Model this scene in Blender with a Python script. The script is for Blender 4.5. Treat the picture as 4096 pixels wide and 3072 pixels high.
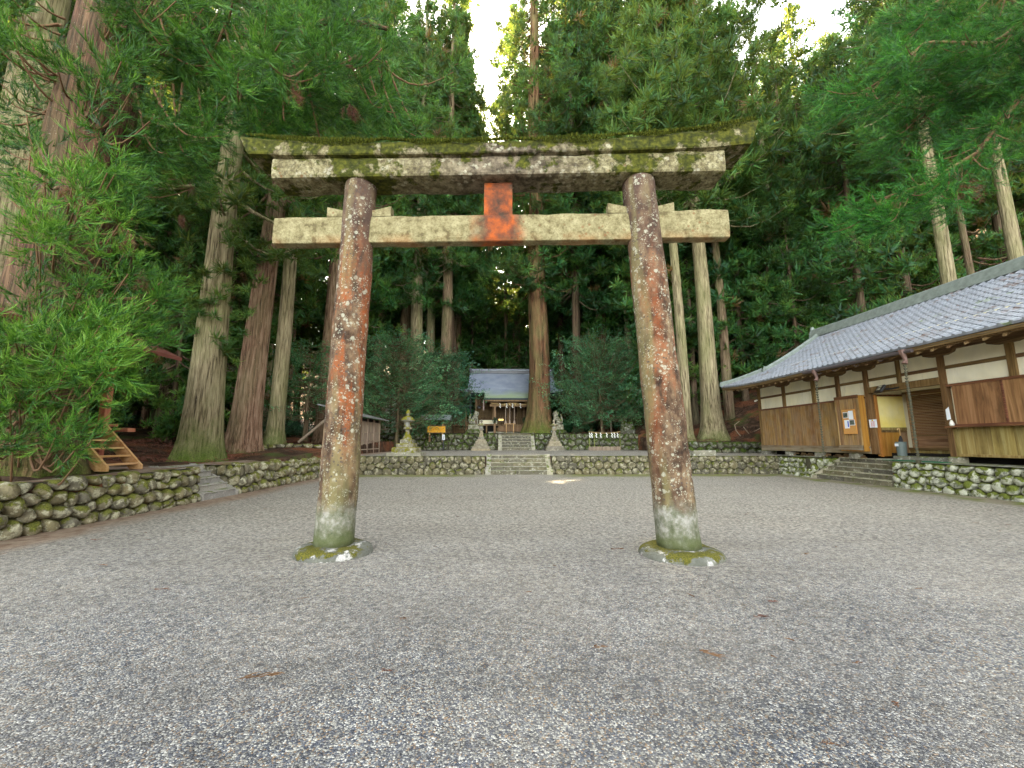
import bpy, math, random, colorsys
import numpy as np
from mathutils import Vector, Matrix, Euler

for o in list(bpy.data.objects):
    bpy.data.objects.remove(o)
SC = bpy.context.scene
COL = SC.collection
R = math.radians
random.seed(7)
RNG = np.random.default_rng(7)

# ------------------------------------------------------------------ camera, world, sun, exposure
EYE = 1.6
PITCH = math.atan(230 / 1600)
YAW = math.atan(38 / 1600 * math.cos(PITCH))
cam_d = bpy.data.cameras.new('camera')
cam = bpy.data.objects.new('camera', cam_d)
COL.objects.link(cam)
cam.location = (0, 0, EYE)
cam.rotation_euler = (R(90) + PITCH, 0, -YAW)
cam_d.sensor_width = 36
cam_d.lens = 36 * 1600 / 4096
cam_d.clip_start = 0.05
cam_d.clip_end = 2000
SC.camera = cam

SUN_EL, SUN_AZ = R(34.5), R(-6)          # low sun ahead, beyond the forest; azimuth from +Y towards +X
world = bpy.data.worlds.new('World')
SC.world = world
world.use_nodes = True
wn = world.node_tree.nodes
wn.clear()
sky = wn.new('ShaderNodeTexSky')
sky.sky_type = 'NISHITA'
sky.sun_disc = False
sky.sun_elevation = SUN_EL
sky.sun_rotation = SUN_AZ
sky.air_density = 0.6
sky.dust_density = 1.2
sky.ozone_density = 0.2
bg = wn.new('ShaderNodeBackground')
bg.inputs[1].default_value = 0.15
wo = wn.new('ShaderNodeOutputWorld')
hz = wn.new('ShaderNodeHueSaturation')      # thin white haze over the whole sky
hz.inputs['Saturation'].default_value = 0.42
wm = wn.new('ShaderNodeMix'); wm.data_type = 'RGBA'; wm.blend_type = 'MULTIPLY'
wm.inputs[0].default_value = 1.0; wm.inputs[7].default_value = (1.05, 1.0, 0.87, 1)
world.node_tree.links.new(sky.outputs[0], hz.inputs['Color'])
world.node_tree.links.new(hz.outputs[0], wm.inputs[6])
world.node_tree.links.new(wm.outputs[2], bg.inputs[0])
world.node_tree.links.new(bg.outputs[0], wo.inputs[0])

sun_d = bpy.data.lights.new('sun', 'SUN')
sun_d.energy = 4.6
sun_d.angle = R(0.6)
sun_d.color = (1.0, 0.82, 0.52)
sun = bpy.data.objects.new('sun', sun_d)
COL.objects.link(sun)
sdir = Vector((math.sin(SUN_AZ) * math.cos(SUN_EL), math.cos(SUN_AZ) * math.cos(SUN_EL), math.sin(SUN_EL)))
sun.rotation_euler = sdir.to_track_quat('Z', 'Y').to_euler()
sun.location = (0, 30, 60)

SC.view_settings.view_transform = 'Standard'
SC.view_settings.look = 'None'
SC.view_settings.gamma = 1
SC.view_settings.use_curve_mapping = False
SC.view_settings.exposure = 3.95
SC.render.engine = 'CYCLES'
SC.cycles.max_bounces = 8
SC.cycles.diffuse_bounces = 6
SC.cycles.glossy_bounces = 2
SC.cycles.transmission_bounces = 4
SC.cycles.use_denoising = True
SC.cycles.sample_clamp_indirect = 8

# ------------------------------------------------------------------ pixel -> place (for measuring positions in the photograph)
_f = np.array([math.sin(YAW) * math.cos(PITCH), math.cos(YAW) * math.cos(PITCH), math.sin(PITCH)])
_r = np.array([math.cos(YAW), -math.sin(YAW), 0.0])
_u = np.cross(_r, _f)
def ray(px, py):
    return (px - 2048) / 1600 * _r - (py - 1536) / 1600 * _u + _f
def at_z(px, py, z=0.0):
    d = ray(px, py); return d * ((z - EYE) / d[2]) + np.array([0, 0, EYE])
def at_y(px, py, y):
    d = ray(px, py); return d * (y / d[1]) + np.array([0, 0, EYE])
def at_x(px, py, x):
    d = ray(px, py); return d * (x / d[0]) + np.array([0, 0, EYE])
def proj(p):
    v = np.asarray(p, float) - np.array([0, 0, EYE]); c = v @ _f
    return 2048 + 1600 * (v @ _r) / c, 1536 - 1600 * (v @ _u) / c, c
VS = 4096 / 2212                        # the photo measured on a 2212 px wide view

# ------------------------------------------------------------------ objects
def props(o, label=None, cat=None, group=None, kind=None):
    if label: o['label'] = label
    if cat: o['category'] = cat
    if group: o['group'] = group
    if kind: o['kind'] = kind
    return o
def thing(name, label, cat, loc=(0, 0, 0), rz=0.0, group=None):
    o = bpy.data.objects.new(name, None)
    COL.objects.link(o)
    o.empty_display_size = 0.2
    o.location = loc
    o.rotation_euler = (0, 0, rz)
    return props(o, label, cat, group)
def link(name, me, parent=None, loc=(0, 0, 0), rot=(0, 0, 0), sc=(1, 1, 1)):
    o = bpy.data.objects.new(name, me)
    COL.objects.link(o)
    if parent: o.parent = parent
    o.location = loc; o.rotation_euler = rot; o.scale = sc
    return o
def ploc(parent):
    return Matrix.Translation(parent.location) @ Euler(parent.rotation_euler).to_matrix().to_4x4() if parent.parent is None else ploc(parent.parent) @ Matrix.Translation(parent.location) @ Euler(parent.rotation_euler).to_matrix().to_4x4()

def mesh_np(name, V, tris=None, quads=None, mat=None, smooth=False, tint=None):
    """fast mesh from numpy arrays"""
    V = np.asarray(V, np.float32)
    nt = 0 if tris is None else len(tris)
    nq = 0 if quads is None else len(quads)
    me = bpy.data.meshes.new(name)
    me.vertices.add(len(V))
    me.vertices.foreach_set('co', V.ravel())
    li = []
    if nt: li.append(np.asarray(tris, np.int32).ravel())
    if nq: li.append(np.asarray(quads, np.int32).ravel())
    li = np.concatenate(li)
    me.loops.add(len(li))
    me.loops.foreach_set('vertex_index', li)
    me.polygons.add(nt + nq)
    st = np.concatenate([np.arange(nt) * 3, nt * 3 + np.arange(nq) * 4]).astype(np.int32)
    me.polygons.foreach_set('loop_start', st)
    if smooth:
        me.polygons.foreach_set('use_smooth', np.ones(nt + nq, bool))
    if mat: me.materials.append(mat)
    if tint is not None:
        a = me.attributes.new('tint', 'FLOAT', 'POINT')
        a.data.foreach_set('value', np.asarray(tint, np.float32))
    me.update(calc_edges=True)
    return me

class MB:
    """collects shapes in the parent's coordinates, links them as ONE mesh object"""
    def __init__(s): s.v = []; s.f = []
    def add(s, vs, fs):
        n = len(s.v); s.v += [tuple(p) for p in vs]; s.f += [tuple(i + n for i in f) for f in fs]; return s
    def box(s, x0, x1, y0, y1, z0, z1, M=None):
        vs = [(x, y, z) for z in (z0, z1) for y in (y0, y1) for x in (x0, x1)]
        if M is not None: vs = [M @ Vector(p) for p in vs]
        return s.add(vs, [(0, 2, 3, 1), (4, 5, 7, 6), (0, 1, 5, 4), (2, 6, 7, 3), (0, 4, 6, 2), (1, 3, 7, 5)])
    def bbox(s, x0, x1, y0, y1, z0, z1, b=0.01, M=None):
        """box with bevelled vertical and top edges"""
        bm = 0
        pts = []
        for z, i in ((z0, 0), (z1 - b, 0), (z1, b)):
            xa, xb, ya, yb = x0 + i, x1 - i, y0 + i, y1 - i
            c = b
            pts += [(xa + c, ya, z), (xb - c, ya, z), (xb, ya + c, z), (xb, yb - c, z), (xb - c, yb, z), (xa + c, yb, z), (xa, yb - c, z), (xa, ya + c, z)]
        if M is not None: pts = [M @ Vector(p) for p in pts]
        fs = [tuple(range(7, -1, -1)), tuple(range(16, 24))]
        for r in range(2):
            for i in range(8):
                j = (i + 1) % 8
                fs.append((r * 8 + i, r * 8 + j, r * 8 + 8 + j, r * 8 + 8 + i))
        return s.add(pts, fs)
    def tube(s, pts, rad, seg=8, cap=True):
        pts = [Vector(p) for p in pts]
        if not hasattr(rad, '__len__'): rad = [rad] * len(pts)
        vs = []; fs = []
        up = Vector((0, 0, 1))
        t0 = (pts[1] - pts[0]).normalized()
        a = t0.cross(up if abs(t0.z) < 0.9 else Vector((1, 0, 0))).normalized()
        for i, p in enumerate(pts):
            t = (pts[min(i + 1, len(pts) - 1)] - pts[max(i - 1, 0)]).normalized()
            a = (a - t * a.dot(t)).normalized()
            b = t.cross(a)
            for k in range(seg):
                an = 2 * math.pi * k / seg
                vs.append(p + (a * math.cos(an) + b * math.sin(an)) * rad[i])
        for i in range(len(pts) - 1):
            for k in range(seg):
                l = (k + 1) % seg
                fs.append((i * seg + k, i * seg + l, i * seg + seg + l, i * seg + seg + k))
        if cap:
            fs.append(tuple(range(seg - 1, -1, -1)))
            fs.append(tuple(range((len(pts) - 1) * seg, len(pts) * seg)))
        return s.add(vs, fs)
    def lathe(s, prof, seg=16, c=(0, 0, 0), rot=0.0, jit=0.0):
        vs = []; fs = []
        for r_, z in prof:
            for k in range(seg):
                a = rot + 2 * math.pi * k / seg
                q = r_ * (1 + random.uniform(-jit, jit))
                vs.append((c[0] + q * math.cos(a), c[1] + q * math.sin(a), c[2] + z))
        for i in range(len(prof) - 1):
            for k in range(seg):
                l = (k + 1) % seg
                fs.append((i * seg + k, i * seg + l, i * seg + seg + l, i * seg + seg + k))
        fs.append(tuple(range(seg - 1, -1, -1)))
        fs.append(tuple(range((len(prof) - 1) * seg, len(prof) * seg)))
        return s.add(vs, fs)
    def frustum(s, c, w0, d0, w1, d1, z0, z1):
        """four-sided block from (w0 x d0) to (w1 x d1)"""
        vs = []
        for w, d, z in ((w0, d0, z0), (w1, d1, z1)):
            vs += [(c[0] - w / 2, c[1] - d / 2, z), (c[0] + w / 2, c[1] - d / 2, z), (c[0] + w / 2, c[1] + d / 2, z), (c[0] - w / 2, c[1] + d / 2, z)]
        return s.add(vs, [(3, 2, 1, 0), (4, 5, 6, 7), (0, 1, 5, 4), (1, 2, 6, 5), (2, 3, 7, 6), (3, 0, 4, 7)])
    def prism(s, poly, axis, a, b):
        """poly of 2D points extruded along axis from a to b"""
        def P(p, t):
            return (t, p[0], p[1]) if axis == 'x' else (p[0], t, p[1]) if axis == 'y' else (p[0], p[1], t)
        n = len(poly)
        vs = [P(p, a) for p in poly] + [P(p, b) for p in poly]
        fs = [tuple(range(n)), tuple(range(2 * n - 1, n - 1, -1))]
        for i in range(n):
            j = (i + 1) % n
            fs.append((i, i + n, j + n, j))
        return s.add(vs, fs)
    def grid(s, fn, nu, nv):
        vs = [fn(i / nu, j / nv) for j in range(nv + 1) for i in range(nu + 1)]
        fs = [(j * (nu + 1) + i, j * (nu + 1) + i + 1, (j + 1) * (nu + 1) + i + 1, (j + 1) * (nu + 1) + i) for j in range(nv) for i in range(nu)]
        return s.add(vs, fs)
    def mesh(s, name, mat, smooth=False, c=None):
        me = bpy.data.meshes.new(name)
        c = Vector(c) if c is not None else Vector((0, 0, 0))
        me.from_pydata([tuple(Vector(p) - c) for p in s.v], [], s.f)
        if mat: me.materials.append(mat)
        if smooth: me.polygons.foreach_set('use_smooth', [True] * len(me.polygons))
        me.update()
        return me
    def build(s, name, mat, parent=None, smooth=False, base=False, world=False, fix=True):
        """world=True: shapes are in world coordinates"""
        if world and parent is not None:
            Mi = ploc(parent).inverted()
            s.v = [tuple(Mi @ Vector(p)) for p in s.v]
        A = np.array(s.v)
        c = (A.min(0) + A.max(0)) / 2
        if base: c[2] = A[:, 2].min()
        me = s.mesh(name, mat, smooth, c)
        if fix:
            import bmesh
            bm = bmesh.new(); bm.from_mesh(me)
            bmesh.ops.recalc_face_normals(bm, faces=bm.faces)
            bm.to_mesh(me); bm.free()
        return link(name, me, parent, tuple(c))

# ------------------------------------------------------------------ materials
class NT:
    def __init__(s, name):
        s.m = bpy.data.materials.new(name); s.m.use_nodes = True
        s.t = s.m.node_tree; s.t.nodes.clear()
        s.out = s.n('ShaderNodeOutputMaterial')
        s._pos = None
    def n(s, t, **k):
        x = s.t.nodes.new(t)
        for a, b in k.items(): setattr(x, a, b)
        return x
    def l(s, a, b): s.t.links.new(a, b)
    def put(s, sock, v):
        if isinstance(v, bpy.types.NodeSocket): s.l(v, sock)
        elif v is not None:
            if hasattr(v, '__len__') and len(v) == 3 and len(getattr(sock, 'default_value', [0] * 3)) == 4: v = tuple(v) + (1,)
            sock.default_value = v
    def pos(s):
        if s._pos is None: s._pos = s.n('ShaderNodeNewGeometry')
        return s._pos.outputs['Position']
    def nrm(s): s.pos(); return s._pos.outputs['Normal']
    def objpos(s): return s.n('ShaderNodeTexCoord').outputs['Object']
    def rnd(s): return s.n('ShaderNodeObjectInfo').outputs['Random']
    def attr(s, nm): return s.n('ShaderNodeAttribute', attribute_name=nm).outputs['Fac']
    def scale(s, v, sc):
        x = s.n('ShaderNodeVectorMath', operation='MULTIPLY'); s.put(x.inputs[0], v); x.inputs[1].default_value = sc; return x.outputs[0]
    def vadd(s, a, b):
        x = s.n('ShaderNodeVectorMath', operation='ADD'); s.put(x.inputs[0], a); s.put(x.inputs[1], b); return x.outputs[0]
    def noise(s, scale, vec=None, detail=4, rough=0.55, dist=0.0, col=False):
        x = s.n('ShaderNodeTexNoise'); s.put(x.inputs['Vector'], vec or s.pos()); x.inputs['Scale'].default_value = scale
        x.inputs['Detail'].default_value = detail; x.inputs['Roughness'].default_value = rough; x.inputs['Distortion'].default_value = dist
        return x.outputs['Color' if col else 'Fac']
    def voro(s, scale, vec=None, feature='F1', out='Distance', rnd=1.0):
        x = s.n('ShaderNodeTexVoronoi', feature=feature); s.put(x.inputs['Vector'], vec or s.pos()); x.inputs['Scale'].default_value = scale
        x.inputs['Randomness'].default_value = rnd
        return x.outputs[out]
    def math(s, op, a, b=None, c=None, clamp=False):
        x = s.n('ShaderNodeMath', operation=op, use_clamp=clamp); s.put(x.inputs[0], a)
        if b is not None: s.put(x.inputs[1], b)
        if c is not None: s.put(x.inputs[2], c)
        return x.outputs[0]
    def mr(s, v, a, b, c=0.0, d=1.0, smooth=False):
        x = s.n('ShaderNodeMapRange', interpolation_type='SMOOTHSTEP' if smooth else 'LINEAR'); s.put(x.inputs[0], v)
        for i, q in enumerate((a, b, c, d)): x.inputs[i + 1].default_value = q
        return x.outputs[0]
    def ramp(s, v, stops, mode='LINEAR'):
        x = s.n('ShaderNodeValToRGB'); s.put(x.inputs[0], v); e = x.color_ramp.elements; x.color_ramp.interpolation = mode
        while len(e) < len(stops): e.new(0.5)
        for q, (p, c) in zip(e, stops): q.position = p; q.color = tuple(c) + (1,)
        return x.outputs[0]
    def mix(s, f, a, b, mode='MIX'):
        x = s.n('ShaderNodeMix', data_type='RGBA', blend_type=mode)
        s.put(x.inputs[0], f); s.put(x.inputs[6], a); s.put(x.inputs[7], b); return x.outputs[2]
    def sep(s, v):
        x = s.n('ShaderNodeSeparateXYZ'); s.put(x.inputs[0], v); return x.outputs
    def hsv(s, c, h=0.5, sa=1.0, v=1.0):
        x = s.n('ShaderNodeHueSaturation'); s.put(x.inputs['Color'], c); s.put(x.inputs['Hue'], h); s.put(x.inputs['Saturation'], sa); s.put(x.inputs['Value'], v); return x.outputs[0]
    def bump(s, h, st=0.5, d=0.02, nrm=None):
        x = s.n('ShaderNodeBump'); s.put(x.inputs['Height'], h); x.inputs['Strength'].default_value = st; x.inputs['Distance'].default_value = d
        if nrm: s.l(nrm, x.inputs['Normal'])
        return x.outputs[0]
    def bsdf(s, col, rough=0.8, spec=0.3, metal=0.0, nrm=None, emit=None):
        x = s.n('ShaderNodeBsdfPrincipled'); s.put(x.inputs['Base Color'], col); s.put(x.inputs['Roughness'], rough)
        x.inputs['Specular IOR Level'].default_value = spec; x.inputs['Metallic'].default_value = metal
        if nrm: s.l(nrm, x.inputs['Normal'])
        return x.outputs[0]
    def done(s, sh): s.l(sh, s.out.inputs[0]); return s.m

def m_plain(name, col, rough=0.7, var=0.15, sc=6, spec=0.3, metal=0.0, bump=0.15):
    t = NT(name)
    n = t.noise(sc, detail=5)
    c = t.hsv(tuple(col) + (1,), v=t.mr(n, 0.25, 0.75, 1 - var, 1 + var))
    return t.done(t.bsdf(c, rough, spec, metal, t.bump(t.noise(sc * 8), bump, 0.01)))

def m_leaf(name, stops, trans=0.35, tcol=(0.16, 0.24, 0.03), rough=0.5, spec=0.35):
    t = NT(name)
    c = t.ramp(t.attr('tint'), stops)
    hue = t.mr(t.rnd(), 0, 1, 0.485, 0.525)
    val = t.mr(t.noise(0.35, detail=2), 0.3, 0.7, 0.7, 1.3)
    c = t.hsv(c, hue, 1.0, val)
    tr = t.n('ShaderNodeBsdfTranslucent')
    t.put(tr.inputs[0], t.mix(0.5, c, tcol))
    mx = t.n('ShaderNodeMixShader'); mx.inputs[0].default_value = trans
    t.l(t.bsdf(c, rough, spec), mx.inputs[1]); t.l(tr.outputs[0], mx.inputs[2])
    return t.done(mx.outputs[0])

def m_bark(name, dark, mid, light, algae=0.0, algcol=(0.16, 0.19, 0.06), vs=0.075, f=11.0, moss_h=0.0, base_z=0.9):
    t = NT(name)
    p = t.scale(t.pos(), (1, 1, vs))
    n1 = t.noise(f, p, 7, 0.62, 0.6)
    n2 = t.noise(f * 3.3, t.scale(t.pos(), (1, 1, vs * 0.6)), 4, 0.6)
    v = t.math('ADD', t.math('MULTIPLY', n1, 0.65), t.math('MULTIPLY', n2, 0.35))
    c = t.ramp(v, [(0.38, dark), (0.47, mid), (0.62, light)])
    # lichen flecks and algae patches
    big = t.noise(1.1, t.scale(t.pos(), (1, 1, 0.35)), 4)
    if algae > 0:
        c = t.mix(t.math('MULTIPLY', t.mr(big, 0.42, 0.62), algae), c, t.mix(t.mr(n2, .3, .7), tuple(0.45 * k for k in algcol), algcol))
    fl = t.mr(t.noise(26, detail=3), 0.66, 0.72)
    c = t.mix(t.math('MULTIPLY', fl, 0.5), c, (0.42, 0.42, 0.34))
    if moss_h > 0:
        z = t.sep(t.pos())[2]
        m = t.mr(t.math('ADD', z, t.math('MULTIPLY', t.noise(2.2, detail=4), -1.8)), base_z + moss_h - 1.0, base_z - 1.0 - 0.35)
        c = t.mix(m, c, t.ramp(t.noise(30), [(0.3, (0.03, 0.055, 0.01)), (0.7, (0.13, 0.2, 0.025))]))
    return t.done(t.bsdf(c, 0.9, 0.15, 0, t.bump(v, 1.0, 0.09)))

def stone_mat(name, base=((0.16, 0.15, 0.11), (0.32, 0.3, 0.23)), moss=0.5, lichen=0.5, lcol=(0.55, 0.55, 0.45), mosscol=((0.05, 0.075, 0.012), (0.17, 0.2, 0.03)), seam=True):
    t = NT(name)
    off = t.scale(t.n('ShaderNodeObjectInfo').outputs['Location'], (0.37, 0.71, 0.53))
    p = t.vadd(t.pos(), off)
    n1 = t.noise(3.5, p, 6)
    c = t.mix(t.mr(n1, 0.3, 0.7), base[0], base[1])
    c = t.hsv(c, 0.5, t.mr(t.rnd(), 0, 1, 0.7, 1.15), t.mr(t.rnd(), 0, 1, 0.75, 1.25))
    c = t.mix(t.mr(t.noise(38, p, 3), 0.45, 0.62, 0, 0.35), c, (0.07, 0.065, 0.045))
    # lichen blotches
    l1 = t.noise(6.5, p, 7, 0.68)
    c = t.mix(t.math('MULTIPLY', t.mr(l1, 0.60 - lichen * 0.14, 0.64 - lichen * 0.12), 0.85), c, t.mix(t.mr(t.noise(45, p, 2), .4, .6), lcol, tuple(k * 0.7 for k in lcol)))
    # moss: prefers faces that look up
    nz = t.sep(t.nrm())[2]
    mm = t.math('ADD', t.noise(4.2, p, 7, 0.65), t.math('MULTIPLY', nz, 0.16))
    mk = t.mr(mm, 0.66 - moss * 0.2, 0.72 - moss * 0.2)
    c = t.mix(mk, c, t.mix(t.mr(t.noise(60, p, 2), .35, .65), mosscol[0], mosscol[1]))
    h = t.math('ADD', t.math('MULTIPLY', n1, 0.8), t.math('ADD', t.math('MULTIPLY', t.noise(30, p, 4), 0.25), t.math('MULTIPLY', mk, 0.15)))
    return t.done(t.bsdf(c, 0.9, 0.2, 0, t.bump(h, 0.9, 0.05)))

def m_wood(name, cols, axis='z', f=14.0, rough=0.65, stain=0.5, var=0.3, grey=0.0):
    t = NT(name)
    s_ = {'z': (1, 1, 0.05), 'x': (0.05, 1, 1), 'y': (1, 0.05, 1)}[axis]
    off = t.scale(t.n('ShaderNodeObjectInfo').outputs['Location'], (3.7, 3.1, 0.53))
    p = t.vadd(t.pos(), off)
    g = t.noise(f, t.scale(p, s_), 6, 0.6, 0.8)
    c = t.ramp(g, [(0.3, cols[0]), (0.5, cols[1]), (0.7, cols[2])])
    c = t.hsv(c, t.mr(t.rnd(), 0, 1, 0.49, 0.51), 1.0, t.mr(t.rnd(), 0, 1, 1 - var, 1 + var))
    st = t.noise(1.6, t.scale(p, tuple(max(k, 0.3) for k in s_)), 5, 0.65)
    c = t.mix(t.math('MULTIPLY', t.mr(st, 0.5, 0.66), stain), c, tuple(0.35 * k for k in cols[0]))
    if grey: c = t.mix(t.math('MULTIPLY', t.mr(t.noise(2.3, p, 5), .4, .65), grey), c, (0.3, 0.27, 0.21))
    return t.done(t.bsdf(c, rough, 0.25, 0, t.bump(g, 0.5, 0.008)))

M = {}
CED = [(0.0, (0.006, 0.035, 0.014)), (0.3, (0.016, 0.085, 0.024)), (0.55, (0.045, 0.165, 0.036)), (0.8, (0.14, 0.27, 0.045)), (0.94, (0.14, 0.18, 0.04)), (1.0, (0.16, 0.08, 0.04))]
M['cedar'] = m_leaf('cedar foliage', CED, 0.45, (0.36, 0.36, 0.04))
M['cedar_near'] = m_leaf('cedar fronds', [(0.0, (0.004, 0.022, 0.005)), (0.35, (0.013, 0.07, 0.009)), (0.62, (0.05, 0.17, 0.016)), (0.92, (0.18, 0.36, 0.036)), (1.0, (0.22, 0.09, 0.03))], 0.3, (0.14, 0.28, 0.02))
M['broad'] = m_leaf('evergreen leaves', [(0.0, (0.03, 0.12, 0.055)), (0.5, (0.075, 0.22, 0.095)), (1.0, (0.18, 0.34, 0.12))], 0.3, (0.12, 0.2, 0.03), 0.35, 0.6)
M['undergrowth'] = m_leaf('undergrowth leaves', [(0.0, (0.012, 0.06, 0.03)), (0.5, (0.025, 0.11, 0.045)), (1.0, (0.07, 0.17, 0.06))], 0.3, (0.1, 0.2, 0.02), 0.35, 0.5)
M['dead'] = m_leaf('dead fronds', [(0.0, (0.07, 0.03, 0.016)), (1.0, (0.2, 0.09, 0.045))], 0.2, (0.3, 0.12, 0.04))
M['moss'] = m_leaf('moss', [(0.0, (0.02, 0.028, 0.006)), (0.6, (0.055, 0.07, 0.01)), (1.0, (0.13, 0.145, 0.02))], 0.2, (0.2, 0.22, 0.03), 0.9, 0.05)
M['grass'] = m_leaf('grass blades', [(0.0, (0.05, 0.12, 0.015)), (1.0, (0.18, 0.28, 0.04))], 0.4, (0.2, 0.35, 0.04))
M['bark_pale'] = m_bark('pale bark', (0.04, 0.03, 0.016), (0.18, 0.145, 0.08), (0.38, 0.32, 0.19), 0.5, (0.23, 0.235, 0.09), moss_h=1.5, base_z=1.1)
M['bark_red'] = m_bark('red brown bark', (0.03, 0.014, 0.009), (0.15, 0.085, 0.05), (0.32, 0.21, 0.14), 0.35, (0.2, 0.2, 0.09), moss_h=0.5)
M['bark_brown'] = m_bark('brown bark', (0.025, 0.015, 0.009), (0.12, 0.078, 0.045), (0.26, 0.19, 0.12), 0.5, (0.17, 0.18, 0.075), moss_h=0.8)
M['bark_dark'] = m_bark('dark red cedar bark', (0.016, 0.009, 0.006), (0.075, 0.04, 0.025), (0.2, 0.11, 0.065), 0.4, (0.12, 0.13, 0.06), moss_h=0.7)
M['bark_giant'] = m_bark('giant cedar bark', (0.02, 0.01, 0.006), (0.11, 0.052, 0.026), (0.24, 0.135, 0.07), 0.6, (0.17, 0.165, 0.06), f=5, moss_h=1.5, base_z=2.3)
M['bark_far'] = m_bark('dark bark', (0.018, 0.011, 0.008), (0.075, 0.045, 0.028), (0.16, 0.11, 0.07), 0.5, (0.11, 0.12, 0.06), f=7)
M['twig'] = m_plain('twig bark', (0.16, 0.09, 0.045), 0.85)
M['twig_dark'] = m_plain('dark twig bark', (0.07, 0.045, 0.03), 0.85)
M['dry'] = m_plain('dry wood', (0.3, 0.23, 0.16), 0.85)

M['stone_left'] = stone_mat('rounded wall stone', ((0.11, 0.095, 0.05), (0.22, 0.19, 0.11)), 0.5, 0.7, (.42, .4, .27), ((0.06, 0.065, 0.012), (0.16, 0.165, 0.03)))
M['stone_back'] = stone_mat('fitted wall stone', ((0.08, 0.07, 0.04), (0.17, 0.145, 0.085)), 0.42, 0.6, (0.36, 0.33, 0.22), ((0.05, 0.055, 0.012), (0.13, 0.14, 0.025)))
M['stone_right'] = stone_mat('white blotched wall stone', ((0.14, 0.15, 0.1), (0.3, 0.3, 0.22)), 0.72, 1.15, (0.55, 0.55, 0.42), ((0.05, 0.06, 0.01), (0.16, 0.19, 0.03)))
M['stone_moss'] = stone_mat('mossy wall stone', ((0.09, 0.09, 0.06), (0.2, 0.19, 0.13)), 0.85, 0.35, (0.42, 0.44, 0.36), ((0.02, 0.035, 0.008), (0.08, 0.11, 0.015)))
M['stone_plain'] = stone_mat('dressed stone', ((0.17, 0.16, 0.12), (0.27, 0.25, 0.19)), 0.2, 0.3)
M['stone_steps'] = stone_mat('step stone', ((0.15, 0.14, 0.09), (0.25, 0.23, 0.15)), 0.28, 0.2, (0.4, 0.38, 0.28))
M['stone_pale'] = stone_mat('pale lantern stone', ((0.2, 0.165, 0.11), (0.33, 0.28, 0.19)), 0.2, 0.35, (0.42, 0.38, 0.28))
M['stone_mosslantern'] = stone_mat('mossy lantern stone', ((0.16, 0.145, 0.1), (0.3, 0.27, 0.19)), 0.75, 0.4, (0.5, 0.48, 0.36), ((0.09, 0.09, 0.01), (0.24, 0.22, 0.02)))
M['stone_lion'] = stone_mat('guardian stone', ((0.12, 0.11, 0.07), (0.26, 0.24, 0.16)), 0.42, 0.8, (0.42, 0.4, 0.3))
M['concrete'] = stone_mat('concrete', ((0.3, 0.28, 0.24), (0.38, 0.36, 0.31)), 0.1, 0.2, (0.42, 0.4, 0.35))
M['joint'] = m_plain('earthy wall joint', (0.06, 0.055, 0.03), 0.95, .4, 9)
M['riser'] = stone_mat('mossy riser stone', ((0.1, 0.09, 0.055), (0.19, 0.165, 0.105)), 0.3, 0.3, (0.4, 0.38, 0.28), ((0.05, 0.055, 0.012), (0.12, 0.13, 0.025)))
M['tread'] = stone_mat('worn tread stone', ((0.3, 0.28, 0.2), (0.42, 0.38, 0.28)), 0.05, 0.2, (0.45, 0.43, 0.34))
M['base_stone'] = stone_mat('torii foot stone', ((0.08, 0.085, 0.065), (0.18, 0.18, 0.14)), 0.25, 0.45, (0.5, 0.48, 0.44), ((0.04, 0.045, 0.008), (0.13, 0.115, 0.015)))

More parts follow.
